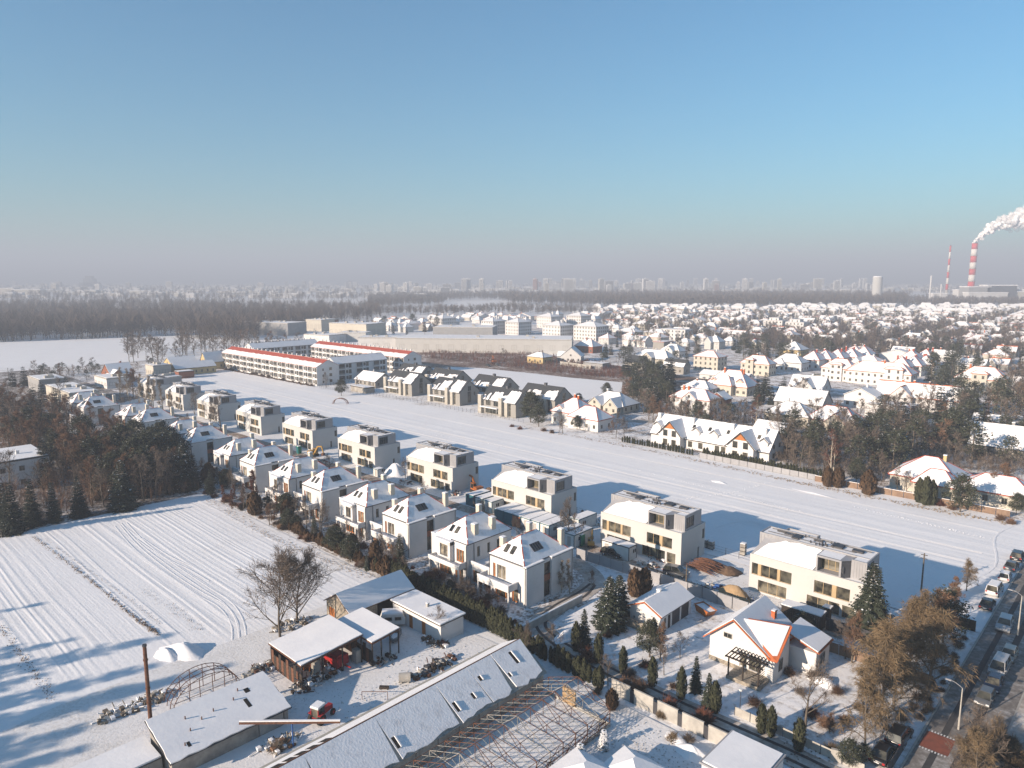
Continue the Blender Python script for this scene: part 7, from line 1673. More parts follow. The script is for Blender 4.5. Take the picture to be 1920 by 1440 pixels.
for x, y, lab in ((1455, 618, 'white cube block with stepped terraces, left of two'), (1494, 622, 'white cube block with stepped terraces, right of two')): villa(lab, x, y, 18, 14, 9.5, 9.6, 'flat', 'white_wall', 'zinc', chims=1, gap=3.2, fr='dark_metal', wings=[(-6, -4, 10, 9, 12, 12.2, 'flat')])
# rows of terraced roofs in shade behind the white terraces
k0 = 0
for i, (x, y) in enumerate([(1525, 690), (1547, 688), (1570, 686), (1596, 684), (1620, 680), (1690, 704), (1712, 702), (1735, 700), (1708, 688), (1735, 686)]):
    villa(['snow-roofed terrace house with a red chimney', 'terrace house with bluish shaded roof', 'terrace house with a small red dormer', 'terrace house with two orange chimneys', 'end terrace house by the spruces'][i % 5] + (', left cluster behind the white terraces' if i < 5 else ', right cluster behind the white terraces'), x, y, 10.5, 12, 5.4, 10.2, 'hip', 'white_wall', 'red_tile', chims=2 if i % 2 else 1, cm='red_tile', group='terrace houses behind the white terraces', faces='f', bare=.05)
# ------------------------------------------------------------------ the village: every house its own, from a few kinds
def village_kind(i):
    r = random.Random(500 + i)
    roof = ('hip', 'gable', 'hip', 'gable', 'flat', 'hip')[i % 6]
    wall = ('white_wall', 'cream_wall', 'white_wall', 'tan_wall', 'white_wall', 'beige_wall', 'white_wall')[i % 7]
    tile = ('red_tile', 'slate', 'dark_wood', 'orange_tile', 'slate')[i % 5]
    X, Y = r.uniform(12, 19), r.uniform(9.5, 13); H = r.choice((3.4, 4.2, 6.0, 6.4)); Z = H + r.uniform(3.6, 5.2)
    if roof == 'flat': H = r.choice((6.4, 7.5)); Z = H + .2
    if i % 9 == 4: X = 26; H = 5.6; Z = 9.8; roof = 'gable'
    t = thing('village_house', '', 'house', 0, 0, 0, 'houses of the snowy village')
    w = MB(); w.box(-X / 2, X / 2, -Y / 2, Y / 2, -.3, H + (.02 if roof != 'flat' else 0))
    ax = 'x' if i % 4 else 'y'
    if roof == 'gable': gable_ends(w, -X / 2, X / 2, -Y / 2, Y / 2, H, Z - .03, ax)
    if i % 3 == 0 and roof != 'flat': w.box(-X / 2 + 1, -X / 2 + 6.5, -Y / 2 - 3.5, 0, -.3, H); w.poly([(-X / 2 + 1, -Y / 2 - 3.5, H), (-X / 2 + 6.5, -Y / 2 - 3.5, H), (-X / 2 + 3.75, -Y / 2 - 3.5, Z - 1.2)])
    build('wall', w, wall, t)
    roof_on(t, roof, X, Y, H, Z, -X / 2, -Y / 2, ax, tile, seed=i, bare=(.0, .06, .0, .16)[i % 4])
    if i % 3 == 0 and roof != 'flat': s = MB(); gable_roof(s, -X / 2 + 1, -X / 2 + 6.5, -Y / 2 - 3.5, 1, H, Z - 1.1, .4, 'y', .2); build('snow_cover', s, 'roof_snow', t)
    fr = ('window_frame', 'dark_metal')[i % 2]
    m = 3 if X < 20 else 6
    for k in range(max(1, int(H / 2.8))):
        for q in range(m): win(t, -X / 2 + (q + .5) * X / m, -Y / 2 - .02, .9 + 2.8 * k, 1.5, 1.4, 'f', fr, 2, False)
        win(t, X / 2, 0, .9 + 2.8 * k, 1.5, 1.4, 'r', fr, 2, False)
    for k in range(1 + i % 2): chim(t, r.uniform(-X * .3, X * .3), r.uniform(-1, 1.5), H, Z + .8, ('white_wall', 'orange_tile', 'brick')[(i + k) % 3], .8)
    ph = f"{ {'white_wall': 'white', 'cream_wall': 'cream', 'tan_wall': 'tan', 'yellow_wall': 'yellow', 'beige_wall': 'beige'}[wall]} {'long terrace' if X > 20 else 'house'} with {'a flat' if roof == 'flat' else 'a hipped' if roof == 'hip' else 'a gabled'} snow roof{ {'red_tile': ' and red ridge', 'orange_tile': ' and orange ridge', 'slate': '', 'dark_wood': ' and brown eaves'}[tile]}"
    return t, ph
VK = []; used = set()
OCC = [(o.location.x, o.location.y, 15) for o in sc.objects if o.parent is None and o.get('category') in ('house', 'building', 'apartment building')]
def free(p, rad):
    return all((p.x - a) ** 2 + (p.y - b) ** 2 > (rad + c) ** 2 for a, b, c in OCC)
def proj(p):
    d = p - Vector((0, 0, CAM_H)); c, s = math.cos(PITCH), math.sin(PITCH)
    z = d.y * c - d.z * s; y = d.y * s + d.z * c
    return 960 + FPX * d.x / z, 720 - FPX * y / z
def in_village(px, py):
    if px > 2010 or py < 577: return False
    if px > 1380: return py < 700 and not (py > 655 and 1380 < px < 1530)
    if px > 1120: return py < 655
    if px > 820: return 596 < py < 612
    if px > 700: return 600 < py < 625
    return False
cand = []
for i in range(-40, 40):
    for j in range(0, 60):
        u = -260 + i * 25 + (j % 2) * 6 + rnd.uniform(-3.5, 3.5); v = 290 + j * 29 + rnd.uniform(-3.5, 3.5)
        if i % 7 == 3 or j % 5 == 4: continue
        p = U(u, v); 
        if p.y < 200: continue
        x, y = proj(p)
        if in_village(x, y) and free(p, 4): cand.append((p.length, u, v))
cand.sort()
ZONES = [(480, 'near the white terraces'), (620, 'in the middle of the village'), (800, 'in the upper village'), (1000, 'in the back of the village'), (9999, 'at the foot of the grey forest')]
protos = [village_kind(i) for i in range(16)]
lots = cand[:290]
for k, (d, u, v) in enumerate(lots):
    i = k if k < 16 else rnd.randrange(16)
    t, ph = protos[i]
    zone = next(z for q, z in ZONES if d < q)
    x_, _y = proj(U(u, v)); side = 'towards the power station' if x_ > 1620 else 'towards the long hall' if x_ < 1330 else ''
    o = t if i not in used else copy_tree(t); used.add(i)
    o['label'] = ' '.join(f'{ph} {zone} {side}'.split()[:16]); put(o, u, v, rnd.choice((0, 0, 0, math.pi / 2, math.pi)) + rnd.uniform(-.12, .12)); s_ = rnd.uniform(.78, .95); o.scale = (s_, s_, s_)
    OCC.append((o.location.x, o.location.y, 9))
mass = MB()
for (d, u, v) in cand[290:]:
    X, Y, H = rnd.uniform(11, 20), rnd.uniform(9, 12), rnd.choice((4, 6, 6.5)); x, y = u - X / 2, v - Y / 2; Z = H + rnd.uniform(2.5, 4.6)
    mass.box(x, x + X, y, y + Y, 0, H, rnd.choice((0, 0, 1)))
    a = min(X, Y) / 2 * rnd.choice((1, 1, .02)); c = [(x - .4, y - .4, H), (x + X + .4, y - .4, H), (x + X + .4, y + Y + .4, H), (x - .4, y + Y + .4, H)]; p, q = (x + a, y + Y / 2, Z), (x + X - a, y + Y / 2, Z)
    for f in ([c[0], c[1], q, p], [c[1], c[2], q], [c[2], c[3], p, q], [c[3], c[0], p]): mass.poly(f, 2)
    for k in range(3): xx = x + (k + .5) * X / 3; mass.box(xx - .7, xx + .7, y - .05, y, 1, 2.5, 3); mass.box(xx - .7, xx + .7, y - .05, y, min(3.6, H - 1.6), min(5, H - .3), 3)
o = build('village_mass', mass, ['white_wall', 'cream_wall', 'roof_snow', 'dark_metal']); o['kind'] = 'stuff'; tag(put(o, 0, 0), 'dense far rows of snow-roofed houses below the grey forest', 'houses')
# ------------------------------------------------------------------ trees, placed one by one
def treepx(key, px, py, top, label=None, **k):
    u, v = at(px, py); p = U(u, v)
    e = PITCH + math.atan((top - 720) / FPX)
    h = max(1.0, CAM_H - p.y * math.tan(e))
    if px and abs(px - 960) > 0: pass
    return tree(key, u, v, h, label, **k)
for q in [('spruce_dark', 25, 1000, 905), ('spruce_dark', 62, 985, 898), ('spruce', 102, 978, 903), ('spruce_dark', 150, 968, 893), ('spruce_wide', 232, 955, 862), ('spruce_wide', 345, 918, 830), ('spruce_wide', 322, 908, 838), ('spruce', 190, 935, 852), ('spruce_dark', 8, 985, 905), ('spruce', 365, 915, 850),
          ('brown', 165, 900, 795), ('brown', 142, 912, 812), ('brown', 187, 885, 805), ('brown', 112, 862, 778), ('brown', 78, 842, 765), ('brown', 46, 850, 770), ('brown', 100, 802, 738), ('brown', 30, 802, 735), ('brown', 213, 862, 785), ('brown', 150, 822, 765), ('brown', 62, 872, 788), ('brown', 20, 862, 780), ('brown', 172, 800, 752), ('brown', 126, 795, 740), ('brown', 8, 790, 728), ('brown', 200, 815, 768), ('brown', 125, 885, 800), ('brown', 205, 905, 820),
          ('pine', 232, 882, 800), ('pine', 272, 900, 815), ('pine', 288, 882, 802), ('pine', 255, 862, 790), ('pine', 215, 930, 850), ('spruce', 270, 870, 782), ('spruce_dark', 85, 905, 820), ('pine', 310, 890, 810), ('pine', 250, 905, 828), ('spruce', 178, 918, 838), ('pine', 60, 830, 765), ('spruce', 120, 830, 762), ('pine', 300, 870, 800), ('pine', 330, 885, 815), ('spruce_dark', 205, 870, 795), ('pine', 160, 850, 780),
          ('bare', 270, 940, 855), ('bare', 292, 934, 850), ('brown', 250, 935, 860), ('bare', 72, 872, 812), ('bare_open', 82, 930, 870), ('bare', 312, 925, 850), ('brown', 330, 905, 840), ('bare', 195, 950, 880), ('brown', 285, 915, 840)]: treepx(*q)
scatter_later = [(['brown', 'brown', 'pine', 'bare', 'spruce_dark'], [(0, 780), (215, 800), (370, 880), (380, 912), (240, 945), (100, 968), (50, 900), (0, 975)], 46, 7, 11.5, 2.2)]
treepx('larch_narrow', 478, 955, 878, 'tall pointed reddish tree in front of the fourth white twin house', group='reddish pointed tree')
for q in [('pine', 627, 1036, 988), ('pine', 657, 1053, 1006), ('spruce', 688, 1068, 1040), ('spruce', 750, 1066, 1000), ('thuja', 705, 1072, 1046), ('pine', 537, 972, 925), ('thuja_brown', 725, 1085, 1045), ('spruce', 590, 1005, 965), ('spruce', 395, 925, 880), ('bare_open', 555, 985, 935), ('bare_open', 575, 992, 940), ('bare_open', 600, 1000, 945), ('bare', 520, 958, 905), ('bare_open', 440, 930, 885), ('brown', 505, 985, 945), ('larch_narrow', 420, 945, 908), ('larch_narrow', 435, 955, 918), ('pine', 425, 915, 880),
          ('bare_open', 715, 1052, 1005), ('bare_open', 675, 1045, 1000), ('poplar', 1052, 1112, 1048), ('poplar', 1068, 1112, 1046), ('bare_open', 985, 1225, 1170), ('bare_open', 1040, 1228, 1175), ('brown', 1110, 1100, 1070), ('brown', 760, 1082, 1058), ('bare_open', 925, 1110, 1075),
          ('bare', 1068, 1018, 938), ('bare_open', 1080, 1022, 968), ('bare_open', 790, 945, 905), ('bare', 760, 900, 862), ('poplar', 225, 748, 688), ('poplar', 242, 752, 690), ('poplar', 262, 757, 700), ('poplar', 288, 772, 712), ('poplar', 306, 774, 716), ('poplar', 325, 778, 728), ('brown', 250, 745, 692), ('poplar', 275, 765, 705), ('bare', 415, 812, 748), ('bare', 365, 785, 738), ('bare_open', 395, 800, 760),
          ('pine', 995, 792, 735), ('pine', 1010, 800, 760), ('pine', 1085, 765, 738), ('spruce', 1043, 772, 742), ('bare', 1155, 820, 775), ('bare', 1170, 822, 785), ('brown', 1148, 815, 788), ('pine', 1082, 805, 780), ('bare', 1048, 815, 790), ('bare_open', 1055, 812, 775), ('pine', 1138, 745, 718), ('bare', 612, 727, 700), ('pine', 640, 742, 712), ('bare', 668, 728, 708),
          ('spruce_wide', 1142, 1178, 1082), ('spruce_wide', 1160, 1160, 1078), ('spruce', 1095, 1212, 1142), ('thuja_brown', 1190, 1118, 1070), ('thuja_brown', 1207, 1113, 1070), ('pine', 1218, 1232, 1165), ('brown', 1238, 1238, 1170), ('thuja', 1122, 1242, 1190), ('thuja', 1168, 1262, 1214), ('thuja', 1223, 1286, 1233), ('thuja', 1277, 1310, 1253), ('spruce', 1304, 1296, 1230), ('spruce', 1328, 1325, 1262), ('thuja', 1340, 1336, 1280), ('thuja', 1427, 1374, 1321), ('thuja', 1445, 1381, 1326), ('thuja', 1497, 1407, 1349), ('thuja', 1080, 1220, 1168), ('thuja_brown', 1380, 1440, 1400), ('thuja', 1225, 1195, 1160),
          ('bare_open', 1510, 1362, 1255), ('bare_open', 1245, 1265, 1215), ('bare_open', 1275, 1232, 1192), ('bare_open', 1140, 1285, 1235), ('spruce_wide', 1630, 1190, 1056), ('brown', 1597, 1242, 1150), ('bare', 1585, 1235, 1165), ('gold', 1650, 1352, 1182), ('gold', 1622, 1398, 1275), ('gold', 1675, 1330, 1200), ('gold', 1740, 1292, 1145), ('gold', 1705, 1262, 1135), ('brown', 1757, 1232, 1108), ('gold', 1722, 1235, 1120), ('pine', 1768, 1205, 1110), ('gold', 1812, 1108, 1055), ('brown', 1785, 1165, 1092), ('pine', 1500, 1198, 1150), ('pine', 1518, 1192, 1158), ('pine', 1592, 1438, 1388), ('pine', 1618, 1432, 1395), ('brown', 1555, 1375, 1335), ('gold', 1640, 1300, 1195), ('gold', 1690, 1300, 1190),
          ('bare_open', 1845, 1470, 1345), ('gold', 1825, 1480, 1370), ('bare_open', 1800, 1475, 1395), ('brown', 1790, 1135, 1080),
          ('walnut', 525, 1194, 1058), ('walnut', 556, 1168, 1048), ('bare_open', 818, 1198, 1145), ('spruce_snowy', 1132, 1404, 1368), ('spruce_snowy', 1088, 1432, 1394), ('thuja_brown', 1147, 1330, 1295),
          ('birch', 1556, 902, 806), ('birch', 1562, 900, 815), ('birch', 1705, 800, 730), ('birch', 1416, 810, 740), ('bare', 1462, 832, 765), ('thuja_brown', 1551, 912, 878), ('thuja_brown', 1571, 914, 880), ('thuja_brown', 1627, 927, 886), ('thuja', 1722, 942, 898), ('thuja', 1735, 947, 896), ('thuja', 1746, 947, 902), ('pine', 1800, 960, 894), ('bare', 1682, 922, 878), ('bare', 1700, 925, 885), ('brown', 1880, 935, 868), ('pine', 1905, 965, 925), ('brown', 1860, 940, 885), ('bare', 1650, 900, 850), ('pine', 1605, 905, 862), ('brown', 1640, 880, 830)]: treepx(*q)
def scatter(keys, poly, n, h0, h1, mind=3.0, where=None, tries=40):
    xs = [p[0] for p in poly]; ys = [p[1] for p in poly]
    def inside(x, y):
        c = False; m = len(poly)
        for i in range(m):
            (xa, ya), (xb, yb) = poly[i], poly[(i + 1) % m]
            if (ya > y) != (yb > y) and x < (xb - xa) * (y - ya) / (yb - ya) + xa: c = not c
        return c
    k = 0
    for _ in range(n * tries):
        x, y = rnd.uniform(min(xs), max(xs)), rnd.uniform(min(ys), max(ys))
        if not inside(x, y): continue
        u, v = at(x, y); p = U(u, v)
        if not all((p.x - a) ** 2 + (p.y - b) ** 2 > (mind + c * .62) ** 2 for a, b, c in OCC): continue
        tree(rnd.choice(keys), u, v, rnd.uniform(h0, h1), where=where); OCC.append((p.x, p.y, mind * .3)); k += 1
        if k >= n: break
for q in scatter_later: scatter(*q)
scatter(['spruce_far', 'pine_far', 'spruce_far'], [(1165, 700), (1275, 690), (1275, 775), (1185, 770)], 34, 8, 14, 3)
scatter(['bare_far', 'brown_far', 'bare_far', 'pine_far'], [(1165, 745), (1260, 775), (1470, 800), (1470, 838), (1210, 790)], 46, 6, 10, 3.5)
scatter(['pine_far', 'spruce_far', 'bare_far', 'pine_far', 'bare_far'], [(1440, 800), (1560, 790), (1720, 795), (1740, 850), (1660, 890), (1480, 885)], 62, 7, 12, 4)
scatter(['pine_far', 'bare_far', 'brown_far', 'spruce_far', 'pine_far'], [(1700, 780), (1920, 760), (1925, 880), (1760, 870)], 46, 8, 14, 4.5)
scatter(['spruce_far', 'pine_far'], [(1740, 690), (1830, 685), (1835, 745), (1745, 755)], 26, 9, 15, 3.5)
scatter(['spruce_far', 'pine_far', 'bare_far'], [(1380, 655), (1440, 650), (1480, 680), (1400, 692)], 14, 9, 14, 4)
scatter(['spruce_far', 'bare_far'], [(1400, 725), (1520, 735), (1500, 765), (1405, 760)], 14, 6, 11, 4)
scatter(['spruce_far', 'bare_far', 'pine_far'], [(1880, 730), (1925, 725), (1925, 780), (1870, 780)], 10, 9, 14, 4)
scatter(['spruce_far', 'pine_far', 'bare_far'], [(1120, 650), (1330, 650), (1330, 690), (1130, 690)], 24, 6, 11, 4)
scatter(['bare_far', 'brown_far'], [(780, 655), (1000, 665), (1130, 690), (1170, 720), (960, 690), (800, 680)], 16, 2.5, 5, 3, 'on the brown scrub before the long hall')
scatter(['spruce_far', 'pine_far', 'bare_far'], [(660, 615), (830, 605), (830, 625), (700, 640)], 26, 8, 14, 5, 'behind the office block and halls')
scatter(['bare_far', 'brown_far'], [(420, 640), (570, 640), (560, 660), (420, 665)], 22, 8, 13, 5, 'in the dark copse behind the apartments')
scatter(['bare_far'], [(230, 655), (430, 650), (430, 672), (300, 690), (240, 680)], 34, 10, 17, 5, 'along the end of the far snow field')
scatter(['bare_far', 'brown_far', 'pine_far'], [(60, 700), (200, 690), (290, 680), (300, 692), (150, 715), (40, 725)], 34, 3.5, 7, 4, 'in the hedgerow by the far snow field')
scatter(['spruce_far', 'brown_far', 'bare_far'], [(0, 735), (130, 735), (110, 790), (0, 830)], 24, 7, 11, 4, 'behind the brown wood at the left')
treepx('spruce_far', 25, 725, 690); treepx('spruce_far', 46, 722, 686)
scatter(['spruce_far', 'bare_far', 'pine_far', 'bare_far', 'spruce_far'], [(1130, 596), (1920, 592), (1920, 700), (1560, 690), (1330, 655), (1130, 650)], 280, 7, 13, 4)
for i in range(70):
    u, v = rnd.choice([(rnd.uniform(-160, -75), rnd.uniform(71.5, 78)), (rnd.uniform(-95, -70), rnd.uniform(70.6, 77)), (rnd.uniform(-92, -74), rnd.uniform(71, 77))]); shrub(rnd.choice(('grey', 'brown', 'red')), u, v, rnd.uniform(.7, 2.0))
for x, y, h, c in [(1100, 1238, 2.4, 'red'), (1255, 1332, 2.2, 'red'), (1195, 1298, 2.4, 'brown'), (1318, 1352, 2.2, 'red'), (1415, 1322, 1.6, 'brown'), (1520, 1342, 1.6, 'red'), (1550, 1362, 1.8, 'brown'), (1560, 1412, 1.8, 'gold'), (1180, 1268, 1.6, 'grey'), (1170, 1290, 1.8, 'brown'), (1290, 1390, 1.3, 'grey'), (1240, 1345, 1.2, 'gold'), (1262, 1388, 1.4, 'gold'), (830, 1210, 1.3, 'red'), (520, 1405, 1.5, 'grey'), (1030, 1070, 1.2, 'red'), (1140, 1195, 1.2, 'red'), (1225, 1060, 1.0, 'brown'), (960, 800, 1.5, 'red'), (975, 805, 1.5, 'red'), (1020, 808, 1.8, 'brown'), (1035, 812, 1.8, 'brown'), (1762, 948, 1.8, 'red'), (1785, 955, 1.6, 'brown'), (1875, 975, 1.8, 'brown'), (1895, 982, 1.6, 'brown'), (1525, 1270, 1.4, 'grey'), (1500, 1300, 1.2, 'grey'), (1480, 1265, 1.4, 'brown'), (1570, 1300, 1.4, 'brown'), (1610, 1330, 1.3, 'gold'), (1585, 1355, 1.4, 'brown'), (1740, 1330, 1.2, 'grey'), (1690, 1350, 1.4, 'grey'), (1720, 1310, 1.2, 'brown'), (1660, 1400, 1.1, 'grey'), (1120, 1300, 1.2, 'gold'), (1150, 1320, 1.3, 'grey'), (1262, 1290, 1.2, 'brown'), (1208, 1250, 1.4, 'red')]: shrub(c, *at(x, y), h)
for i in range(90):
    a, b = at(rnd.uniform(560, 1960), rnd.uniform(800, 1100)); 
    if 120.2 < b < 123 or 186 < b < 190: shrub(rnd.choice(('grey', 'brown')), a, b, rnd.uniform(.6, 1.3))
for i in range(60): shrub(rnd.choice(('grey', 'brown', 'grey')), rnd.uniform(-118, -90), 121.5 + rnd.uniform(0, 1.5), rnd.uniform(.5, .9)) if i < 14 else shrub('grey', rnd.uniform(-21, -17.9), rnd.uniform(84, 116), rnd.uniform(.6, 1.3)) if i < 44 else shrub('gold', rnd.uniform(-10, -8.2), rnd.uniform(78, 92), rnd.uniform(1.0, 2.0))
for i in range(46):
    u, v = rnd.uniform(-186, -76), rnd.uniform(70.8, 76.2)
    tree(rnd.choice(('bare_open', 'bare_open', 'bare_open', 'larch_narrow', 'pine', 'thuja_brown')), u, v, rnd.uniform(2.2, 5.2))
for i in range(20):
    tree('bare_open', rnd.uniform(-330, -84), rnd.choice((97.2, 101.6, 118)) + rnd.uniform(-.5, .5), rnd.uniform(2.5, 5))
for i in range(60): shrub(rnd.choice(('grey', 'brown', 'red')), rnd.uniform(-170, -76), rnd.uniform(70.2, 72.6), rnd.uniform(.8, 1.8))
# the tall spruces out of view whose shadows reach across the ploughed field
for tx, ty, h in ((98, 1128, 17), (150, 1196, 18), (332, 1187, 22), (440, 1245, 21), (60, 1205, 18), (20, 1290, 18), (260, 1290, 19), (230, 1345, 19), (120, 1390, 20), (30, 1228, 18), (62, 1240, 18), (95, 1262, 18), (52, 1312, 19), (72, 1345, 19), (64, 1372, 19), (170, 1400, 19), (10, 1250, 18), (40, 1335, 20), (20, 1365, 20), (110, 1420, 20), (300, 1245, 20), (330, 1275, 19), (5, 1160, 16)):
    u, v = at(tx, ty); p = U(u, v) - Vector((math.cos(SUN_TO), math.sin(SUN_TO), 0)) * (h / math.tan(SUN_EL))
    du, dv = p.x * CU + p.y * SU, -p.x * SU + p.y * CU
    tree(rnd.choice(('spruce', 'spruce_dark')), du, dv, h, 'tall spruce whose long shadow crosses the ploughed field', 'spruces casting the long field shadows')
# ------------------------------------------------------------------ woods and far tree belts: nobody could count them
def wood(name, label, pts, h0, h1, m, nper=34, seed=0, w=.22):
    """many leafless trees as one mass: each a trunk and a brush of twigs"""
    r = np.random.default_rng(seed); n = len(pts)
    pts = np.array(pts); H = r.uniform(h0, h1, n)
    base = []
    for k in range(nper):
        a = r.uniform(0, 6.283); e = r.uniform(.15, 1.0); zc = r.uniform(.22, .72)
        d = np.array([math.cos(a) * (1 - e * .62), math.sin(a) * (1 - e * .62), e]); d /= np.linalg.norm(d); L = r.uniform(.22, .42)
        p = np.array([d[0] * .06, d[1] * .06, zc]); s = np.cross(d, [0.3, 0.5, 1]); s /= np.linalg.norm(s); s *= w / 14
        base.append([p - s, p + s, p + d * L])
    base += [[np.array([-.012, 0, 0]), np.array([.012, 0, 0]), np.array([0, 0, .9])], [np.array([0, -.012, 0]), np.array([0, .012, 0]), np.array([0, 0, .9])]]
    B = np.array(base)                                  # tri, 3, xyz
    ang = r.uniform(0, 6.283, n); c, s = np.cos(ang), np.sin(ang)
    X = B[None, :, :, 0] * c[:, None, None] - B[None, :, :, 1] * s[:, None, None]; Y = B[None, :, :, 0] * s[:, None, None] + B[None, :, :, 1] * c[:, None, None]
    wd = (H * r.uniform(.8, 1.25, n))[:, None, None]
    co = np.stack([X * wd + pts[:, 0, None, None], Y * wd + pts[:, 1, None, None], B[None, :, :, 2] * H[:, None, None]], -1).reshape(-1, 3)
    me = bpy.data.meshes.new(name); nv = len(co); nf = nv // 3
    me.vertices.add(nv); me.vertices.foreach_set('co', co.astype(np.float32).ravel()); me.loops.add(nv); me.loops.foreach_set('vertex_index', np.arange(nv)); me.polygons.add(nf); me.polygons.foreach_set('loop_start', np.arange(0, nv, 3)); me.polygons.foreach_set('loop_total', np.full(nf, 3))
    me.materials.append(MATS[m]); me.update(calc_edges=True)
    o = build(name, me, None, None, False, 'stuff'); return tag(o, label, 'wood')
def pixpts(n, poly, seed):
    r = random.Random(seed); xs = [p[0] for p in poly]; ys = [p[1] for p in poly]; out = []
    while len(out) < n:
        x, y = r.uniform(min(xs), max(xs)), r.uniform(min(ys), max(ys)); c = False
        for i in range(len(poly)):
            (xa, ya), (xb, yb) = poly[i], poly[(i + 1) % len(poly)]
            if (ya > y) != (yb > y) and x < (xb - xa) * (y - ya) / (yb - ya) + xa: c = not c
        if c: p = U(*at(x, y)); out.append((p.x, p.y))
    return out
wood('wood', 'broad dark leafless wood behind the far snow field', pixpts(3600, [(-120, 578), (200, 572), (420, 575), (700, 580), (720, 598), (560, 616), (440, 640), (300, 630), (0, 642), (-120, 645)], 1), 14, 21, 'forest_twig', 34, 1)
wood('wood', 'long grey wood in front of the city on the far side of the village', pixpts(3200, [(930, 560), (1200, 553), (1700, 558), (1700, 576), (1400, 579), (1180, 578), (960, 572)], 2), 17, 25, 'forest_twig', 34, 2)
wood('wood', 'grey tree belt beyond the village towards the power station', pixpts(1300, [(1690, 562), (2050, 556), (2050, 578), (1700, 576)], 3), 12, 18, 'forest_twig', 34, 3)
wood('wood', 'thin tree line along the distant snow field', pixpts(500, [(700, 584), (860, 580), (960, 576), (1120, 582), (1120, 590), (900, 590), (720, 592)], 4), 10, 15, 'forest_twig', 34, 4)
wood('wood', 'hazy far woods between the snow field and the city', pixpts(2600, [(-150, 548), (300, 545), (900, 548), (1150, 545), (1750, 545), (2100, 548), (2100, 556), (1200, 556), (900, 560), (600, 566), (300, 570), (-150, 566)], 5), 12, 22, 'forest_twig', 26, 5)
wood('wood', 'hazy copses in front of the distant snow field', pixpts(1300, [(690, 556), (980, 552), (950, 562), (840, 564), (826, 572), (690, 578)], 14), 12, 19, 'forest_twig', 30, 14)
wood('wood', 'very far tree belts along the horizon', pixpts(1600, [(-150, 535), (2100, 535), (2100, 545), (-150, 546)], 6), 14, 24, 'forest_twig', 20, 6, .5)
wood('wood', 'leafless garden trees standing thick among the village roofs', [q for q in pixpts(5200, [(1130, 580), (2000, 580), (2000, 670), (1560, 665), (1330, 645), (1130, 615)], 7)], 6, 11, 'forest_twig', 30, 7)
wood('wood', 'low brown brush covering the waste ground before the long hall', pixpts(2600, [(780, 652), (1000, 662), (1130, 682), (1190, 700), (1165, 712), (1060, 703), (985, 694), (900, 684), (870, 680), (800, 672)], 8), 1.2, 3.0, 'twig_red', 22, 8, .3)
wood('wood', 'low undergrowth of the thicket beyond the strip', pixpts(2600, [(1165, 745), (1290, 760), (1480, 800), (1700, 810), (1925, 800), (1925, 900), (1780, 880), (1660, 905), (1480, 880), (1250, 790)], 9), 1.6, 4.5, 'twig_grey', 30, 9, .16)
wood('wood', 'low undergrowth and saplings of the wood by the ploughed field', pixpts(1300, [(0, 790), (210, 800), (380, 880), (385, 922), (240, 950), (100, 975), (0, 990)], 10), 1.4, 4.5, 'twig_brown', 30, 10, .12)
wood('wood', 'waist-high dry brush along the street verge', pixpts(500, [(1600, 1330), (1780, 1190), (1815, 1190), (1700, 1380), (1640, 1400)], 11), .5, 1.5, 'twig_pale', 24, 11, .10)
wood('wood', 'dry bushes on the pavement side of the street', pixpts(240, [(1800, 1440), (1870, 1350), (1885, 1380), (1860, 1460)], 12), .9, 2.2, 'twig_gold', 26, 12, .10)
wood('wood', 'bare bushes filling the garden before the nearest twin house', pixpts(200, [(800, 1085), (850, 1065), (935, 1105), (940, 1140), (880, 1125)], 13), .8, 2.4, 'twig_brown', 30, 13, .10)
# ------------------------------------------------------------------ the far city and the power station
def far(px, D): return ((px - 960) / FPX * (D * math.cos(PITCH)), D)
cg = 'far tower blocks of the city'
blk = {}
def tower(w_, d_, h_, m_):
    key = (w_, d_, h_, m_)
    if key not in blk:
        b = MB(); b.box(-w_ / 2, w_ / 2, -d_ / 2, d_ / 2, 0, h_); b.box(-w_ / 2 - .3, w_ / 2 + .3, -d_ / 2 - .3, d_ / 2 + .3, h_, h_ + 1, 1); b.box(-2, 2, -2, 2, h_ + 1, h_ + 4)
        n = int(h_ / 3)
        for k in range(n): b.box(-w_ / 2 + 1.5, w_ / 2 - 1.5, -d_ / 2 - .25, -d_ / 2, 1 + 3 * k, 2.4 + 3 * k, 2)
        blk[key] = b.mesh('tower_block', [m_, 'roof_snow', 'dark_metal'])
    return blk[key]
r_ = random.Random(77)
for i in range(150):
    px = r_.choice((r_.uniform(700, 880), r_.uniform(880, 1330), r_.uniform(1330, 1640), r_.uniform(1000, 1300), r_.uniform(20, 700)))
    D = r_.uniform(2300, 4200) if px > 700 else r_.uniform(2600, 4800)
    o = link('tower_block', tower(r_.choice((14, 20, 30)), 12, r_.choice((30, 36, 42, 50)) if px > 850 else r_.choice((22, 30, 36)), r_.choice(('white_wall', 'cream_wall', 'beige_wall', 'white_wall', 'tan_wall', 'brick' if i % 5 == 0 else 'white_wall'))))
    x, y = far(px, D); o.location = (x, y, 0); o.rotation_euler.z = r_.uniform(-.5, .3)
    tag(o, f"hazy far city block { 'beyond the left woods' if px < 700 else 'above the distant snow field' if px < 950 else 'above the long grey wood' if px < 1330 else 'towards the round silo'}", 'tower block', cg)
low = MB()
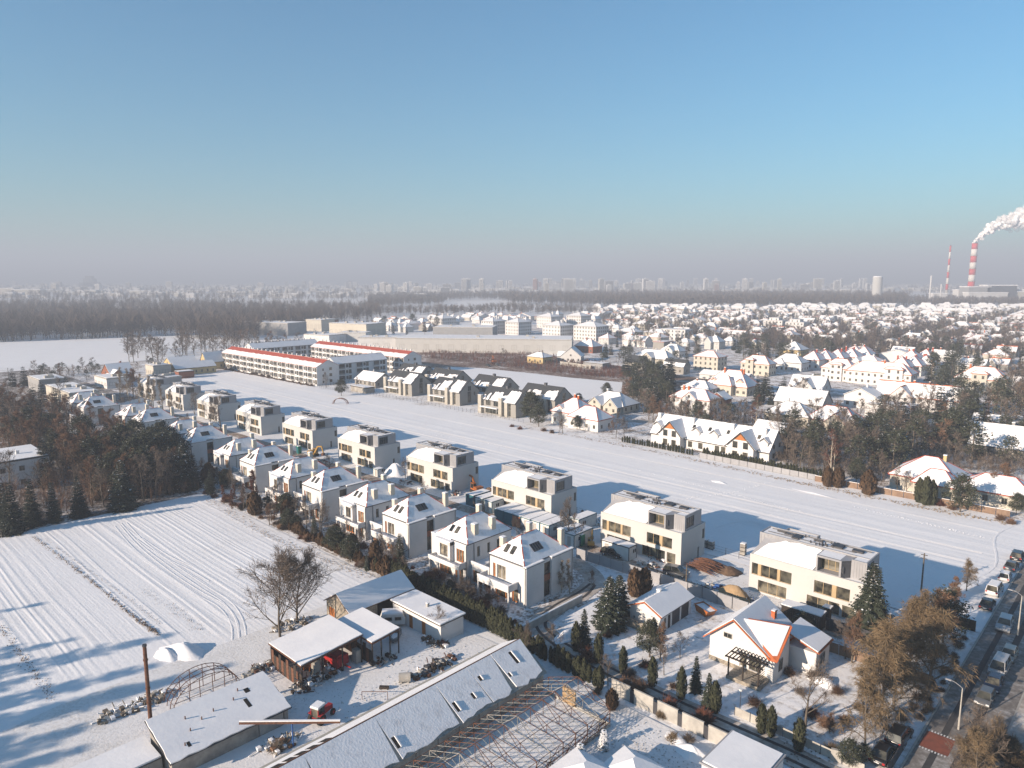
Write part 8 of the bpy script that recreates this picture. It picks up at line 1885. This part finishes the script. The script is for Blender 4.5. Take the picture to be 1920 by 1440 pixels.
for i in range(1500):
    px = r_.uniform(-80, 2000); t_ = r_.random()
    D = 1900 + 3600 * t_ if px < 820 else 2400 + 3200 * t_
    x, y = far(px, D); w_, d_, h_ = r_.uniform(8, 34) * (1 if i % 9 else 2.4), r_.uniform(8, 22), r_.uniform(5, 13)
    if 1640 < px < 1800 and D < 2600: continue
    low.box(x - w_ / 2, x + w_ / 2, y - d_ / 2, y + d_ / 2, 0, h_, r_.choice((0, 0, 1, 2))); low.box(x - w_ / 2 - .4, x + w_ / 2 + .4, y - d_ / 2 - .4, y + d_ / 2 + .4, h_, h_ + 1.2, 3)
o = build('far_suburb', low, ['white_wall', 'cream_wall', 'grey_wall', 'roof_snow']); o['kind'] = 'stuff'; tag(o, 'hazy low roofs of the city spread to the horizon', 'buildings')
PD = 1650.0
KS = PD / 3000.0
def stack(label, px, w0, w1, h, bands, dy=0):
    t = tag(link('power_station_chimney', None), label, 'chimney', 'banded chimneys of the power station')
    x, y = far(px, PD + dy); t.location = (x, y, 0)
    zs = [0] + bands + [h]
    for k in range(len(zs) - 1):
        b = MB(); f = lambda z: w0 + (w1 - w0) * z / h
        b.tube((0, 0, zs[k]), (0, 0, zs[k + 1]), f(zs[k]), f(zs[k + 1]), 20); build('band', b, 'concrete' if k == 0 else 'chimney_red' if (len(zs) - 2 - k) % 2 == 0 else 'chimney_white', t, True)
    b = MB(); b.tube((0, 0, h), (0, 0, h + 2), w1 * .8, w1 * .8, 16); build('flue', b, 'dark_metal', t)
    for k in (2, 4, 6):
        if k < len(zs): b = MB(); z = zs[k]; b.tube((0, 0, z), (0, 0, z + 1.2), f(z) + 1.2, f(z) + 1.2, 20); build('gallery', b, 'concrete', t)
stack('thick red and white banded chimney with the smoke plume', 1822, 7.2, 6.2, 131, [30, 45, 60, 74, 88, 103, 118])
stack('thin red and white banded chimney without smoke', 1777, 3.4, 1.8, 131, [24, 38, 53, 68, 84, 100, 116], 120)
def far_thing(name, label, cat, px, D, mb, mats): o = build(name, mb, mats); x, y = far(px, D); o.location = (x, y, 0); return tag(o, label, cat)
b = MB(); b.tube((0, 0, 0), (0, 0, 55), 10.5, 10.5, 28); b.tube((0, 0, 55), (0, 0, 57), 10.7, 9, 28, 1); far_thing('silo', 'big pale round silo rising from the grey wood', 'silo', 1646, PD, b, ['beige_wall', 'roof_snow'])
for px, h, w_, lab in ((1746, 58, 2.6, 'thin white flue left of the chimneys'), (1766, 40, 2, 'small white flue by the thin chimney')): b = MB(); b.tube((0, 0, 0), (0, 0, h), w_ * KS, w_ * .6, 10); far_thing('flue', lab, 'flue', px, PD - 100, b, ['white_wall'])
for px, X, Y, H, m_, lab in ((1830, 90, 60, 44, 'grey_wall', 'grey boiler house at the foot of the smoking chimney'), (1872, 120, 60, 50, 'dark_zinc', 'dark boiler hall right of the smoking chimney'), (1805, 50, 40, 30, 'white_wall', 'pale hall left of the smoking chimney'), (1900, 130, 50, 24, 'cream_wall', 'long pale hall of the power station'), (1850, 160, 40, 20, 'white_wall', 'low white hall in front of the boiler house'), (1762, 60, 30, 16, 'white_wall', 'low pale hall by the thin chimney'), (1922, 80, 50, 32, 'white_wall', 'pale block at the end of the power station')):
    X, Y, H = X * KS, Y * KS, H * KS + 8
    b = MB(); b.box(-X / 2, X / 2, -Y / 2, Y / 2, 0, H); b.box(-X / 2 - 1, X / 2 + 1, -Y / 2 - 1, Y / 2 + 1, H, H + 2, 1)
    for k in range(6): b.box(-X / 2 + X * k / 6 + 2, -X / 2 + X * (k + .6) / 6, -Y / 2 - .3, -Y / 2, H * .3, H * .5, 2)
    far_thing('power_station_hall', lab, 'building', px, PD - 40 + px % 7 * 10, b, [m_, 'roof_snow', 'dark_metal'])
b = MB(); b.box(-26, 26, -20, 20, 0, 52); b.prism([(-18, -14), (18, -14), (18, 14), (-18, 14)], 52, 66); b.box(-48, 48, -20, 20, 0, 30); far_thing('block', 'dark stepped block standing above the hazy left horizon', 'building', 168, 3900, b, ['dark_zinc'])
for px, X, H, lab in ((52, 90, 16, 'pale long hall beyond the left wood'), (12, 60, 20, 'grey hall at the far left horizon'), (172, 36, 14, 'white house group in the hazy left distance'), (265, 70, 12, 'long low pale hall in the left distance')):
    b = MB(); b.box(-X / 2, X / 2, -15, 15, 0, H); b.box(-X / 2 - .5, X / 2 + .5, -15.5, 15.5, H, H + 2, 1); far_thing('far_hall', lab, 'building', px, 2300, b, ['cream_wall', 'roof_snow'])
# smoke: a rolling plume leaning with the wind
import bmesh
rs = random.Random(12)
cx, cy = far(1822, PD)
def plume(n, spread, k0, k1, m_, lab):
    bmx = bmesh.new()
    for i in range(n):
        t_ = (i / n) ** .85; x = 180 * t_; z = 133 + 20 * min(1, t_ * 7) + 58 * t_ ** .8
        rad = 6 + 20 * t_ ** .8; sp = rad * spread
        p = Vector((cx - 6 * (1 - min(1, t_ * 8)) + 4 + x + rs.gauss(0, sp * .35), cy + rs.gauss(0, sp * .6), z + rs.gauss(0, sp * .5))); R_ = rad * rs.uniform(k0, k1)
        ph = [rs.uniform(0, 6.28) for _ in range(6)]
        for v_ in bmesh.ops.create_icosphere(bmx, subdivisions=2 if n > 300 else 3, radius=1)['verts']:
            q = v_.co.normalized(); v_.co = p + q * (R_ * (1 + .12 * math.sin(5 * q.x + ph[0]) * math.sin(4 * q.y + ph[1]) + .08 * math.sin(9 * q.z + ph[2]) * math.sin(8 * q.x + ph[3])))
    me = bpy.data.meshes.new('smoke'); bmx.to_mesh(me); bmx.free(); me.materials.append(MATS[m_]); me.polygons.foreach_set('use_smooth', [True] * len(me.polygons))
    o = link('smoke', me); o['kind'] = 'stuff'; tag(o, lab, 'smoke')
plume(420, .62, .30, .48, 'haze_smoke', 'white smoke plume drifting from the banded chimney')
plume(520, 1.0, .22, .42, 'smoke_wisp', 'thin wisps round the smoke plume of the banded chimney')
# ------------------------------------------------------------------ say of each tree and shrub what it stands beside
STOP = set('and or with in on at by of the a an to its from behind beside before next between below above under along across white-stemmed'.split())
LM = []
for o in list(sc.objects):
    if o.parent is None and o.get('category') in ('house', 'building', 'apartment building', 'garage', 'barn', 'shed', 'store', 'greenhouse frame', 'container', 'fence', 'wall', 'street lamp', 'car', 'hut', 'skip') and o.get('label'):
        w = o['label'].replace(',', '').split()[:8]
        while w and w[-1] in STOP: w.pop()
        bw = 3 if o['category'] in ('house', 'building', 'apartment building', 'barn') else 6
        c = [Vector(b) for ch in (o.children if not o.data else [o]) if ch.type == 'MESH' for b in ch.bound_box][:400]
        m = sum(c, Vector()) / len(c) if c else Vector()
        p = o.matrix_basis @ m
        LM.append((p.x, p.y, ' '.join(w), bw))
if LM:
    for o in sc.objects:
        if o.parent is None and o.get('category') in ('tree', 'shrub') and o.get('autolabel'):
            x, y = o.location.x, o.location.y
            q = min(LM, key=lambda m: math.hypot(m[0] - x, m[1] - y) + m[3])
            dx, dy = x - q[0], y - q[1]
            px = FPX * (x / max(y, 1) - q[0] / max(q[1], 1))
            rel = ('to the right of' if px > 0 else 'to the left of') if abs(px) > 26 else ('behind' if dy > 0 else 'in front of')
            o['label'] = ' '.join(f"{o['autolabel']} {rel} the {q[2]}".split()[:16])
            o['group'] = o['autogroup'].replace('tree trees', 'trees').replace('tree with fine twigs trees', 'trees with fine twigs').replace('tree with dark branches trees', 'trees with dark branches').replace('birch with a pale trunk trees', 'birches with pale trunks')
for o in sc.objects:
    for k in ('autolabel', 'autogroup'):
        if k in o: del o[k]
HAZE = 0.00052
# ------------------------------------------------------------------ air: pale winter haze over everything
hz = MB(); hz.box(-10100, 10100, -5100, 15100, -1.2, 246)
m, t, p = newmat('haze_air')
t.nodes.remove(p)
pv = t.nodes.new('ShaderNodeVolumePrincipled')
pv.inputs['Color'].default_value = (0.60, 0.665, 0.78, 1)
pv.inputs['Density'].default_value = HAZE
pv.inputs['Anisotropy'].default_value = 0.0
t.links.new(pv.outputs[0], t.nodes['Material Output'].inputs['Volume'])
build('haze', hz, 'haze_air', None, False, 'stuff')
